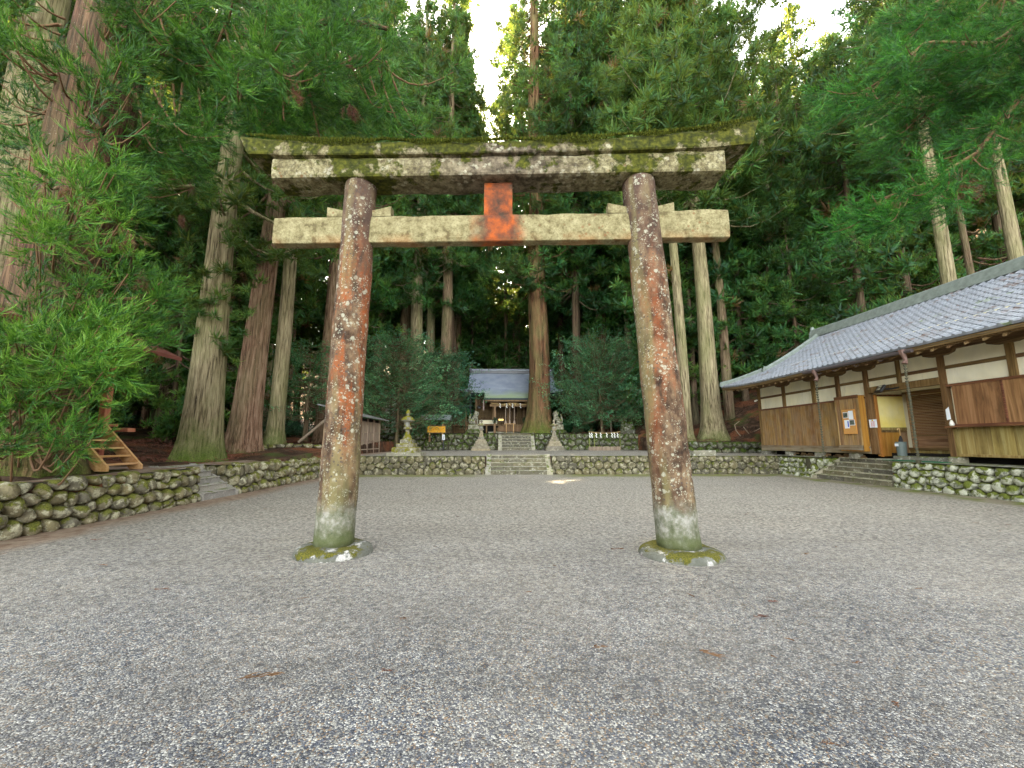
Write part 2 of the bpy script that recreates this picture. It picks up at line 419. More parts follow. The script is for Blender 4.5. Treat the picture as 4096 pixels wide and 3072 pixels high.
def m_torii_pillar():
    t = NT('lichened torii pillar')
    p = t.pos(); z = t.sep(p)[2]
    n = t.noise(5, t.scale(p, (1, 1, 0.6)), 7, 0.65)
    c = t.ramp(n, [(0.34, (0.022, 0.014, 0.009)), (0.46, (0.075, 0.044, 0.025)), (0.58, (0.16, 0.105, 0.06)), (0.72, (0.28, 0.225, 0.125))])
    # orange lichen belts
    o = t.noise(1.5, t.scale(p, (2.2, 2.2, 0.42)), 5, 0.6, 0.3)
    zb = t.math('MULTIPLY', t.mr(z, 0.9, 2.0), t.mr(z, 5.3, 4.2))
    k = t.math('MULTIPLY', t.mr(t.sep(p)[0], -.5, .5, 1, .55), t.mr(t.math('ADD', o, t.math('MULTIPLY', n, 0.3)), 0.64, 0.76))
    k = t.math('MULTIPLY', k, t.math('MULTIPLY', zb, 0.9))
    c = t.mix(k, c, t.mix(t.mr(t.noise(24, detail=4), 0.35, 0.65), (0.27, 0.058, 0.01), (0.17, 0.075, 0.032)))
    # purple-brown stains at the top
    c = t.mix(t.math('MULTIPLY', t.mr(z, 3.6, 5.2), t.mr(t.noise(3, t.scale(p, (1.5, 1.5, .3)), 4), .35, .6, 0, .75)), c, (0.08, 0.05, 0.038))
    # green-yellow sides
    c = t.mix(t.math('MULTIPLY', t.mr(t.noise(2.2, t.scale(p, (1.6, 1.6, .18)), 3), .52, .68), 0.6), c, (0.2, 0.18, 0.075))
    # dark discs
    d = t.mr(t.voro(17), 0.30, 0.24)
    pick = t.mr(t.noise(2.2, detail=3), 0.48, 0.56)
    c = t.mix(t.math('MULTIPLY', t.math('MULTIPLY', d, pick), 0.8), c, (0.07, 0.055, 0.045))
    # white lichen spots, three sizes
    wp = t.vadd(p, t.scale(t.noise(22, col=True, detail=3), (0.05, 0.05, 0.05)))
    for sc, r0, q in ((6.5, 0.24, 0.49), (13, 0.3, 0.48), (30, 0.33, 0.5), (60, 0.32, 0.54)):
        w = t.math('MULTIPLY', t.mr(t.voro(sc, wp), r0, r0 - 0.06), t.mr(t.noise(sc * 0.22, p, 3), q, q + 0.07))
        c = t.mix(t.math('MULTIPLY', w, 0.75), c, t.mix(t.mr(t.noise(40), .35, .65), (0.42, 0.41, 0.31), (0.26, 0.25, 0.18)))
    # pale grey-green foot
    zn = t.math('ADD', z, t.math('MULTIPLY', t.noise(5.5, detail=5), 0.45))
    fo = t.mr(zn, 0.98, 0.8)
    c = t.mix(t.math('MULTIPLY', fo, 0.85), c, t.ramp(t.noise(7, detail=6, rough=0.7), [(0.35, (0.07, 0.085, 0.045)), (0.5, (0.16, 0.165, 0.12)), (0.65, (0.33, 0.32, 0.28))]))
    c = t.mix(t.math('MULTIPLY', t.mr(zn, 0.6, 0.42), 0.8), c, (0.07, 0.085, 0.025))
    h = t.math('ADD', n, t.math('MULTIPLY', t.noise(45, detail=4), 0.4))
    return t.done(t.bsdf(c, 0.88, 0.2, 0, t.bump(h, 0.8, 0.02)))
def m_torii_beam(name, moss, red):
    t = NT(name)
    p = t.objpos(); W = t.pos(); s3 = t.sep(W); z = s3[2]; x = s3[0]
    n = t.noise(7, W, 7, 0.68)
    c = t.ramp(n, [(0.36, (0.1, 0.078, 0.036)), (0.47, (0.22, 0.19, 0.095)), (0.64, (0.32, 0.285, 0.155))] if not moss else [(0.34, (0.08, 0.062, 0.03)), (0.47, (0.2, 0.175, 0.09)), (0.62, (0.34, 0.31, 0.18))])
    c = t.mix(t.mr(t.noise(34, W, 4), .5, .6, 0, .55), c, (0.13, 0.11, 0.05))
    c = t.mix(t.math('MULTIPLY', t.mr(t.noise(16, W, 7, .75), .5, .58), .7 if moss else .12), c, (0.06, 0.048, 0.028))
    # dark rust discs
    d = t.math('MULTIPLY', t.mr(t.voro(8), 0.22, 0.16), t.mr(t.noise(1.4, detail=2), 0.5, 0.58))
    c = t.mix(t.math('MULTIPLY', d, 0.75), c, (0.17, 0.09, 0.04))
    dx = t.math('ABSOLUTE', t.math('SUBTRACT', x, -0.08))
    if red:
        k = t.math('MULTIPLY', t.mr(t.math('ADD', dx, t.math('MULTIPLY', t.noise(3.3, detail=5), 0.5)), 0.75, 0.45), 0.95)
        c = t.mix(k, c, t.ramp(t.noise(4.5, W, 6, .65), [(.34, (0.05, 0.028, 0.02)), (.5, (0.16, 0.045, 0.02)), (.64, (0.36, 0.075, 0.014))]))
        k2 = t.math('MULTIPLY', t.mr(z, 4.95, 4.7), t.mr(t.noise(2, detail=3), .45, .6))
        c = t.mix(t.math('MULTIPLY', k2, .6), c, (0.33, 0.13, 0.04))
    if moss:
        # dark weather stain toward the middle
        k = t.math('MULTIPLY', t.mr(t.math('ADD', dx, t.math('MULTIPLY', t.noise(2.5, detail=5), 1.2)), 2.4, 1.0), 0.85)
        c = t.mix(k, c, t.mix(t.mr(n, .4, .62), (0.04, 0.03, 0.022), (0.19, 0.15, 0.105)))
        # white lichen
        wp = t.vadd(W, t.scale(t.noise(18, col=True, detail=3), (0.08, 0.08, 0.08)))
        w = t.math('MULTIPLY', t.mr(t.voro(10, wp), 0.42, 0.3), t.mr(t.noise(2.6, W, 4), 0.5, 0.58))
        c = t.mix(t.math('MULTIPLY', w, .7), c, t.mix(t.mr(t.noise(50, W, 3), .35, .65), (0.45, 0.43, 0.32), (0.25, 0.23, 0.15)))
        # moss: from the top edge down, and in patches
        mz = t.math('ADD', t.math('MULTIPLY', t.noise(3.2, W, 7, .66), 1.5), t.mr(z, 5.9, 6.5, 0, .34))
        mz = t.math('ADD', mz, t.mr(t.math('ABSOLUTE', t.math('SUBTRACT', dx, 2.2)), 0.7, 0.0, 0, .22))
        mk = t.mr(mz, 0.86, 0.95)
        c = t.mix(mk, c, t.ramp(t.noise(14, W, 5), [(.3, (0.014, 0.018, 0.004)), (.5, (0.045, 0.05, 0.006)), (.7, (0.1, 0.1, 0.012))]))
        h = t.math('ADD', n, t.math('ADD', t.math('MULTIPLY', mk, .5), t.math('MULTIPLY', t.noise(50, W, 4), .5)))
    else:
        h = t.math('ADD', n, t.math('MULTIPLY', t.noise(60, W, 4), .4))
    return t.done(t.bsdf(c, 0.9, 0.18, 0, t.bump(h, 0.8, 0.02)))
M['pillar'] = m_torii_pillar()
M['kasagi'] = m_torii_beam('mossy torii beam', True, False)
M['nuki'] = m_torii_beam('torii crossbar', False, True)

def m_gravel(name, bright=1.0):
    t = NT(name)
    p = t.pos()
    pd = t.vadd(p, t.scale(t.noise(30, col=True, detail=2), (0.01, 0.01, 0.0)))
    c1 = t.voro(92, pd, out='Color'); d1 = t.voro(92, pd)
    r1 = t.sep(c1)
    g = t.ramp(r1[0], [(0.0, (0.02, 0.027, 0.042)), (0.3, (0.045, 0.058, 0.085)), (0.55, (0.13, 0.14, 0.148)), (0.8, (0.3, 0.29, 0.25)), (1.0, (0.52, 0.51, 0.45))])
    g = t.mix(t.mr(r1[1], 0.88, 0.92), g, (0.22, 0.15, 0.09))
    g = t.mix(t.mr(d1, 0.55, 0.85, 0, 0.9), g, (0.05, 0.05, 0.055))
    # coarser clumps keep the grain alive farther off
    c2 = t.sep(t.voro(19, pd, out='Color'))
    g = t.hsv(g, 0.5, 1.0, t.mr(c2[0], 0, 1, 0.72, 1.3))
    lg = t.noise(0.35, p, 5, 0.6)
    g = t.mix(t.mr(lg, 0.4, 0.65, 0, 0.3), g, (0.25, 0.215, 0.16))
    g = t.hsv(g, 0.5, t.mr(t.noise(.5, p, 3), .35, .65, 0.8, 1.2), t.mr(t.noise(0.45, t.scale(p, (0.6, 1.6, 1)), 6, .62), 0.32, 0.68, 0.68 * bright, 1.3 * bright))
    g = t.mix(t.mr(t.math('ADD', t.sep(p)[1], t.math('MULTIPLY', t.noise(.6, p, 4), 5)), 4, 12, 0, .72), g, t.mix(t.mr(t.math('ADD', t.noise(16, p, 4, .7), t.math('MULTIPLY', t.sep(t.voro(26, p, out='Color'))[0], .25)), .5, .78), (0.17, 0.15, 0.118), (0.6, 0.545, 0.44)))  # far gravel paler: trodden beige, with the brighter view-angle light painted in
    # moss and dirt near the walls
    s3 = t.sep(p)
    wob = t.math('MULTIPLY', t.noise(0.8, p, 5, .6), 1.6)
    ed = t.mr(t.math('ADD', s3[1], wob), 19.25, 19.8)                     # foot of the far wall
    notm = t.mr(t.math('ABSOLUTE', t.math('SUBTRACT', s3[0], 0.8)), 1.0, 3.0)
    mosg = t.mix(t.mr(t.noise(3, p, 4), .4, .6), (0.22, 0.19, 0.11), (0.17, 0.2, 0.03))
    g = t.mix(t.math('MULTIPLY', t.math('MULTIPLY', ed, notm), t.mr(s3[1], 20.6, 20.5)), g, mosg)
    dl = t.mr(t.math('ADD', s3[0], t.math('MULTIPLY', t.noise(.7, p, 4), 1.5)), -6.35, -6.9)
    g = t.mix(t.math('MULTIPLY', dl, 0.92), g, t.mix(t.mr(t.noise(5, p, 6), .35, .65), (0.2, 0.12, 0.07), (0.36, 0.27, 0.19)))
    dr = t.math('MULTIPLY', t.mr(t.math('ADD', s3[0], t.math('MULTIPLY', t.noise(.7, p, 4), 1.6)), 13.4, 13.9), t.mr(s3[0], 14.2, 14.1))
    dr = t.math('MULTIPLY', dr, t.mr(s3[1], 20.6, 20.5))
    g = t.mix(dr, g, t.mix(t.mr(t.noise(1.8, p, 4), .45, .6), (0.27, 0.23, 0.16), (0.15, 0.18, 0.03)))
    h = t.math('ADD', t.mr(d1, 0, 0.8, 1, 0), t.math('MULTIPLY', r1[2], 0.6))
    return t.done(t.bsdf(g, 0.75, 0.3, 0, t.bump(h, 0.9, 0.012)))
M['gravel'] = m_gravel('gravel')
def m_soil():
    t = NT('forest soil')
    p = t.pos()
    c = t.ramp(t.noise(2.2, p, 7, .7), [(.3, (0.02, 0.013, 0.009)), (.5, (0.06, 0.036, 0.022)), (.68, (0.13, 0.085, 0.055))])
    c = t.mix(t.mr(t.noise(.7, p, 5), .5, .62), c, t.ramp(t.noise(18, p, 4), [(.35, (0.1, 0.035, 0.015)), (.65, (0.24, 0.1, 0.05))]))
    c = t.mix(t.mr(t.noise(.5, t.vadd(p, (7, 3, 0)), 6), .56, .66), c, (0.06, 0.085, 0.02))
    return t.done(t.bsdf(c, 0.95, 0.1, 0, t.bump(t.noise(25, p, 6), 1, .05)))
M['soil'] = m_soil()
def m_earth():
    t = NT('trodden earth')
    p = t.pos()
    c = t.ramp(t.noise(3.2, p, 7, .7), [(.3, (0.12, 0.07, 0.045)), (.5, (0.25, 0.19, 0.14)), (.7, (0.36, 0.31, 0.26))])
    c = t.mix(t.mr(t.noise(1.2, p, 6, .65), .5, .6, 0, .85), c, t.ramp(t.noise(28, p, 3), [(.35, (0.1, 0.04, 0.02)), (.65, (0.22, 0.11, 0.06))]))
    c = t.mix(t.mr(t.noise(.9, t.vadd(p, (5, 9, 0)), 5), .58, .66), c, (0.14, 0.15, 0.03))
    return t.done(t.bsdf(c, 0.95, 0.1, 0, t.bump(t.noise(30, p, 5), .8, .03)))
M['earth'] = m_earth()

M['board'] = m_wood('weathered wall board', ((0.13, 0.065, 0.02), (0.29, 0.16, 0.055), (0.4, 0.24, 0.1)), 'z', 14, .7, .5, .18, .25)
M['board_panel'] = m_wood('red brown shutter board', ((0.13, 0.065, 0.025), (0.28, 0.145, 0.06), (0.38, 0.215, 0.1)), 'z', 10, .55, .75, .1)
M['board_orange'] = m_wood('orange varnished board', ((0.24, 0.1, 0.018), (0.36, 0.16, 0.03), (0.44, 0.21, 0.05)), 'z', 8, .5, .3, .1)
M['board_green'] = m_wood('algae stained board', ((0.17, 0.11, 0.03), (0.3, 0.22, 0.07), (0.4, 0.33, 0.14)), 'z', 9, .7, .5, .1)
M['beam'] = m_wood('dark beam wood', ((0.07, 0.038, 0.014), (0.15, 0.088, 0.035), (0.24, 0.15, 0.065)), 'y', 14, .7, .3, .1)
M['post'] = m_wood('post wood', ((0.08, 0.045, 0.015), (0.17, 0.1, 0.035), (0.27, 0.17, 0.07)), 'z', 14, .7, .3, .1)
M['rail_red'] = m_wood('red brown rail', ((0.08, 0.03, 0.014), (0.16, 0.065, 0.03), (0.25, 0.11, 0.055)), 'y', 14, .6, .3, .1)
M['slat'] = m_wood('louvre slat wood', ((0.14, 0.07, 0.03), (0.27, 0.155, 0.075), (0.38, 0.25, 0.14)), 'y', 14, .7, .35, .12)
M['sill'] = m_wood('weathered sill', ((0.12, 0.08, 0.04), (0.22, 0.16, 0.09), (0.32, 0.25, 0.16)), 'y', 12, .8, .3, .1, .4)
M['pine'] = m_wood('fresh pine timber', ((0.36, 0.19, 0.065), (0.5, 0.3, 0.12), (0.6, 0.4, 0.2)), 'y', 7, .5, .1, .06)
M['redwood'] = m_wood('reddish painted timber', ((0.26, 0.08, 0.045), (0.38, 0.135, 0.075), (0.46, 0.19, 0.11)), 'z', 8, .55, .25, .08)
M['greywood'] = m_wood('silvered shed board', ((0.16, 0.11, 0.075), (0.3, 0.22, 0.155), (0.42, 0.33, 0.24)), 'z', 14, .8, .35, .15, .3)
M['shrine_wood'] = m_wood('shrine timber', ((0.035, 0.018, 0.006), (0.085, 0.048, 0.017), (0.15, 0.09, 0.034)), 'z', 12, .65, .4, .15)
M['shrine_post'] = m_wood('shrine post timber', ((0.12, 0.07, 0.03), (0.2, 0.125, 0.055), (0.29, 0.19, 0.095)), 'z', 12, .65, .3, .1)
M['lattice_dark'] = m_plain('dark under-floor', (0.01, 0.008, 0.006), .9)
def m_plaster(name, col):
    t = NT(name); p = t.pos()
    c = t.hsv(tuple(col) + (1,), 0.5, t.mr(t.noise(1.2, p, 4), .3, .7, .85, 1.2), t.mr(t.noise(1.7, t.scale(p, (1, 1, .5)), 6), .3, .7, .88, 1.07))
    c = t.mix(t.mr(t.noise(3.5, t.scale(p, (1, 1, .3)), 6, .7), .56, .74, 0, .4), c, tuple(k * .55 for k in col))
    return t.done(t.bsdf(c, .9, .15, 0, t.bump(t.noise(60, p, 3), .2, .004)))
M['plaster'] = m_plaster('aged cream plaster', (0.8, 0.74, 0.54))
M['plaster_yellow'] = m_plaster('pale yellow plaster', (0.8, 0.68, 0.27))
M['plaster_white'] = m_plaster('storehouse white plaster', (0.62, 0.6, 0.5))
def m_tile():
    t = NT('grey roof tile'); p = t.pos()
    c = t.hsv((0.24, 0.255, 0.275, 1), 0.5, 1.0, t.mr(t.rnd(), 0, 1, .8, 1.15))
    c = t.hsv(c, 0.5, t.mr(t.noise(.9, p, 4), .3, .7, .7, 1.3), t.mr(t.noise(4.2, p, 6, .65), .3, .7, .72, 1.25))
    k = t.mr(t.math('ADD', t.noise(1.3, t.scale(p, (1.7, .7, 1)), 6, .68), t.math('MULTIPLY', t.noise(9, p, 4), .25)), .69, .77)
    c = t.mix(t.math('MULTIPLY', k, .75), c, t.mix(t.mr(t.noise(25, p, 3), .4, .6), (0.09, 0.05, 0.03), (0.17, 0.1, 0.065)))
    c = t.mix(t.math('MULTIPLY', t.mr(t.noise(.8, t.vadd(p, (4, 1, 2)), 6, .7), .66, .7), .7), c, (0.12, 0.17, 0.03))
    return t.done(t.bsdf(c, .55, .4, 0, t.bump(t.noise(40, p, 3), .2, .005)))
M['tile'] = m_tile()
M['tile_ridge'] = m_plain('weathered ridge tile', (0.2, 0.23, 0.2), .6, .3, 5)
M['tile_dark'] = m_plain('tile edge', (0.1, 0.11, 0.1), .6, .3, 9)
M['gutter'] = m_plain('brown metal gutter', (0.07, 0.055, 0.055), .4, .15, 6, .5)
M['copper'] = m_plain('aged copper', (0.1, 0.095, 0.06), .55, .4, 14, .5, .3)
M['funnel'] = m_plain('brown enamel downpipe', (0.17, 0.1, 0.08), .35, .2, 6, .5)
def m_sroof():
    t = NT('copper sheet roof'); p = t.pos(); z = t.sep(p)[2]
    c = t.mix(t.mr(t.noise(.8, p, 4), .35, .65), (0.2, 0.235, 0.31), (0.3, 0.335, 0.4))
    g = t.mr(t.math('ADD', z, t.math('MULTIPLY', t.noise(.7, p, 4), 1.6)), 7.6, 6.9)
    c = t.mix(t.math('MULTIPLY', g, .85), c, (0.24, 0.3, 0.16))
    return t.done(t.bsdf(c, .4, .5, .15))
M['sroof'] = m_sroof()
M['sroof_edge'] = m_plain('dark green eave metal', (0.03, 0.045, 0.04), .5)
M['ridge_metal'] = m_plain('dark ridge metal', (0.05, 0.055, 0.065), .4, .2, 4, .5)
M['black'] = m_plain('black metal', (0.012, 0.013, 0.015), .45, .1, 6, .5)
M['glass_lamp'] = m_plain('floodlight lens', (0.45, 0.42, 0.3), .3)
M['cork'] = m_plain('cork board', (0.55, 0.28, 0.08), .85, .12, 20)
M['cork_frame'] = m_plain('cork frame', (0.6, 0.27, 0.06), .6)
M['paper'] = m_plain('white paper', (0.75, 0.78, 0.82), .8, .04, 8)
M['photo_print'] = stone_mat('photo print', ((0.03, 0.05, 0.035), (0.2, 0.22, 0.19)), .4, .4, (.4, .4, .38), ((.03, .07, .02), (.1, .16, .05)))
M['blue_ink'] = m_plain('blue ink', (0.05, 0.1, 0.5), .8, .05)
M['red_ink'] = m_plain('red ink', (0.65, 0.04, 0.03), .8, .05)
M['yellow_ink'] = m_plain('yellow ink', (0.75, 0.5, 0.03), .8, .05)
M['dark_ink'] = m_plain('dark ink', (0.03, 0.03, 0.03), .8, .05)
M['brown_ink'] = m_plain('brown ink', (0.3, 0.12, 0.01), .8, .05)
M['orange_board'] = m_plain('orange sign board', (0.85, 0.42, 0.03), .6, .08, 4)
M['rope'] = m_plain('straw rope', (0.5, 0.36, 0.15), .9, .2, 20)
M['rope_grey'] = m_plain('bell rope', (0.36, 0.27, 0.2), .9, .3, 14)
M['straw'] = m_plain('straw tassel', (0.55, 0.4, 0.16), .9, .2, 20)
M['bell'] = m_plain('brass bell', (0.6, 0.36, 0.1), .3, .1, 5, .5, .8)
M['shide'] = m_plain('folded white paper', (0.82, 0.82, 0.76), .8, .03, 8)
M['plastic_grey'] = m_plain('grey plastic bin', (0.12, 0.15, 0.14), .35, .08, 4, .5)
M['green_mat'] = m_plain('green mat', (0.01, 0.12, 0.05), .9, .15, 20)
M['firelog'] = m_plain('cut log', (0.22, 0.14, 0.07), .85, .35, 6)
M['red_paint'] = m_plain('bright red paint', (0.6, 0.01, 0.015), .5)
M['ceramic'] = m_plain('white ceramic', (0.7, 0.68, 0.6), .3)
M['sakaki'] = m_leaf('dark sprigs', [(0.0, (0.008, 0.03, 0.015)), (1.0, (0.03, 0.09, 0.04))], .2)
M['bamboo'] = m_plain('green bamboo', (0.2, 0.22, 0.05), .5, .2, 8)
M['sheet_roof'] = m_plain('grey sheet roof', (0.2, 0.2, 0.19), .6, .25, 4)
M['lamp_paper'] = m_plain('dim lamp paper', (0.3, 0.3, 0.26), .8)
M['greysign_roof'] = m_plain('grey green sign roof', (0.2, 0.23, 0.22), .5, .15, 4)
M['redroof'] = m_plain('red brown roof board', (0.15, 0.05, 0.035), .6, .2, 4)
from mathutils import noise as mn
# ================================================================== THE GROUND
XL, XR = -8.16, 13.88            # inner faces of the court's left and right walls
YW = 20.0                        # far wall of the court
Y2 = 33.6                        # wall of the shrine terrace
G1, G2 = 0.88, 2.28              # levels of the two terraces

CUTS = [(-.8, 2.44, 19, YW + 1.25), (XL - 1.37, XL + 1, 11.36, 12.95), (XR - 1, XR + 1.5, 14.35, 18.1)]
def ground_h(x, y):
    x = np.asarray(x, float); y = np.asarray(y, float)
    h = np.full(np.broadcast(x, y).shape, -0.12)
    left = x < XL - 0.12
    hl = G1 - 0.04 + 0.055 * np.clip(y - 13.5, 0, 14) + 0.16 * np.clip(-x - 14, 0, 30) + 0.22 * np.clip(-x - 22, 0, 60)
    h = np.where(left, hl, h)
    mid = (~left) & (y > YW + 0.2)
    h = np.where(mid, G1 - 0.05, h)
    h = np.where((x > XR + 0.12) & (y <= YW + .75), G1 - 0.05, h)
    for x0, x1, y0, y1 in CUTS:
        h = np.where((x > x0) & (x < x1) & (y > y0) & (y < y1), -.12, h)
    up = (y > Y2 + 0.15) & (x > XL - 1) & ~((x > -.3) & (x < 2.6) & (y < Y2 + .6))
    h = np.where(up, G2 - 0.04, h)
    h = np.where((y > Y2 + .15) & (x <= XL - 1), np.maximum(h, G2 - 0.04 + 0.0 * x), h)
    # slope behind the shrine and the steep hillside to the right
    back = G2 + 0.36 * np.clip(y - 50, 0, 90)
    h = np.where(y > 50, np.maximum(h, back), h)
    t = (x - 14.5) * 0.75 + (y - 27.5) * 0.5
    hill = 1.62 + 0.62 * np.clip(t, 0, 90)
    reg = (x > 11.4) & (y > 25.6)
    h = np.where(reg, np.maximum(h, np.minimum(hill, 60)), h)
    h = np.where((x > 22) & (y <= 25.6), np.maximum(h, np.minimum(G1 + 0.62 * np.clip((x - 22.5) * 0.9, 0, 90), 60)), h)
    return h
def ground_at(x, y):
    return float(ground_h(np.array([x]), np.array([y]))[0])

def axis_coords(lo, hi, cuts, near, step, far):
    a = list(np.arange(near[0], near[1], step)) + list(np.arange(lo, near[0], far)) + list(np.arange(near[1], hi, far)) + [hi]
    for c in cuts: a += [c - 0.02, c + 0.02]
    a = [q for q in a if all(abs(q - c) > .2 or abs(abs(q - c) - .02) < 1e-6 for c in cuts)]
    a = sorted(set(round(q, 3) for q in a))
    out = [a[0]]
    for q in a[1:]:
        if q - out[-1] > 0.015: out.append(q)
    return np.array(out)
xs = axis_coords(-260, 260, (XL - 0.12, XR + 0.12, 11.4, 22, XL - 1.37, -.8, 2.44, XR + 1.5), (-40, 46), 0.8, 8)
ys = axis_coords(-60, 300, (YW + 0.2, YW + 1.25, Y2 + 0.15, Y2 + .6, 25.6, 11.36, 12.78, 14.35, 18.1), (-4, 90), 0.8, 8)
GX, GY = np.meshgrid(xs, ys)
GZ = ground_h(GX, GY)
wild = ((GX < -9.5) | (GY > 36) | ((GX > 15.5) & (GY > 25.8)) | (GX > 23))
nz = np.array([mn.noise(Vector((float(a) * .35, float(b) * .35, 0))) * .22 + mn.noise(Vector((float(a) * 1.1, float(b) * 1.1, 3))) * .09 for a, b in zip(GX.ravel(), GY.ravel())]).reshape(GX.shape)
GZ = GZ + np.where(wild, nz, 0)
nx_, ny_ = len(xs), len(ys)
idx = np.arange(nx_ * ny_).reshape(ny_, nx_)
q = np.stack([idx[:-1, :-1].ravel(), idx[:-1, 1:].ravel(), idx[1:, 1:].ravel(), idx[1:, :-1].ravel()], 1)
props(link('forest_ground', mesh_np('forest_ground', np.stack([GX.ravel(), GY.ravel(), GZ.ravel()], 1), quads=q, mat=M['soil'], smooth=False)), kind='structure')

def sheet(name, x0, x1, y0, y1, z, mat, step=0.6, amp=0.0, kind='structure'):
    nx = max(1, int((x1 - x0) / step)); ny = max(1, int((y1 - y0) / step))
    X_, Y_ = np.meshgrid(np.linspace(x0, x1, nx + 1), np.linspace(y0, y1, ny + 1))
    Z_ = np.full(X_.shape, z) + (np.array([mn.noise(Vector((float(a) * .5, float(b) * .5, 7))) for a, b in zip(X_.ravel(), Y_.ravel())]).reshape(X_.shape) * amp if amp else 0)
    i = np.arange(X_.size).reshape(X_.shape)
    qq = np.stack([i[:-1, :-1].ravel(), i[:-1, 1:].ravel(), i[1:, 1:].ravel(), i[1:, :-1].ravel()], 1)
    c = np.array([(x0 + x1) / 2, (y0 + y1) / 2, z])
    return props(link(name, mesh_np(name, np.stack([X_.ravel(), Y_.ravel(), Z_.ravel()], 1) - c, quads=qq, mat=mat, smooth=True), loc=tuple(c)), kind=kind)
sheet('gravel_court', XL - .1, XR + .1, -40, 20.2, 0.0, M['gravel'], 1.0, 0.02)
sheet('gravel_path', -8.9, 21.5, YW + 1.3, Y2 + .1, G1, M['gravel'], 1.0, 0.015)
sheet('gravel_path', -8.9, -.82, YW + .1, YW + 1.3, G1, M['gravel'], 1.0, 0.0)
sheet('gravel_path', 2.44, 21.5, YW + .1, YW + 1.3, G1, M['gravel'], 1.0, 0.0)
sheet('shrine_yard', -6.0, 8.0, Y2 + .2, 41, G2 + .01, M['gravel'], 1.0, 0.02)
sheet('earth_path', -11.4, XL - .16, 2, 11.34, G1 + .015, M['earth'], 0.5, 0.05)
sheet('earth_path', -11.4, XL - 1.4, 11.34, 12.8, G1 + .015, M['earth'], 0.5, 0.0)
sheet('earth_path', -11.4, XL - .16, 12.8, 20.05, G1 + .015, M['earth'], 0.5, 0.05)
sheet('concrete_pavement', XR + .02, 24, 3, 14.32, G1 + .02, M['concrete'], 1.0, 0)
sheet('concrete_pavement', XR + 1.45, 24, 14.32, 17.95, G1 + .02, M['concrete'], 1.0, 0)
sheet('concrete_pavement', XR + .02, 24, 17.95, 20.1, G1 + .02, M['concrete'], 1.0, 0)

# ================================================================== STONE WALLS
def clip_poly(poly, a, b, c):
    """keep a*x+b*y<=c"""
    out = []
    n = len(poly)
    for i in range(n):
        p, q_ = poly[i], poly[(i + 1) % n]
        dp = a * p[0] + b * p[1] - c; dq = a * q_[0] + b * q_[1] - c
        if dp <= 0: out.append(p)
        if dp * dq < 0:
            t = dp / (dp - dq); out.append((p[0] + t * (q_[0] - p[0]), p[1] + t * (q_[1] - p[1])))
    return out
def cells(L, Hh, cw, ch, rnd, jit=0.33):
    pts = []
    rows = max(2, round(Hh / ch)); cols = max(2, round(L / cw))
    for r_ in range(rows):
        for c_ in range(cols + 1):
            pts.append(((c_ + 0.5 * (r_ % 2) + rnd.uniform(-jit, jit)) * L / cols, (r_ + .5 + rnd.uniform(-jit, jit) * .8) * Hh / rows))
    res = []
    for i, p in enumerate(pts):
        poly = [(0, 0), (L, 0), (L, Hh), (0, Hh)]
        if not (-cw * .4 < p[0] < L + cw * .4): continue
        for j, q_ in enumerate(pts):
            if i == j: continue
            dx, dy = q_[0] - p[0], q_[1] - p[1]
            if dx * dx + dy * dy > (3.2 * max(cw, ch)) ** 2: continue
            poly = clip_poly(poly, dx, dy, (q_[0] ** 2 + q_[1] ** 2 - p[0] ** 2 - p[1] ** 2) / 2)
            if len(poly) < 3: break
        if len(poly) >= 3:
            res.append(poly)
    return res
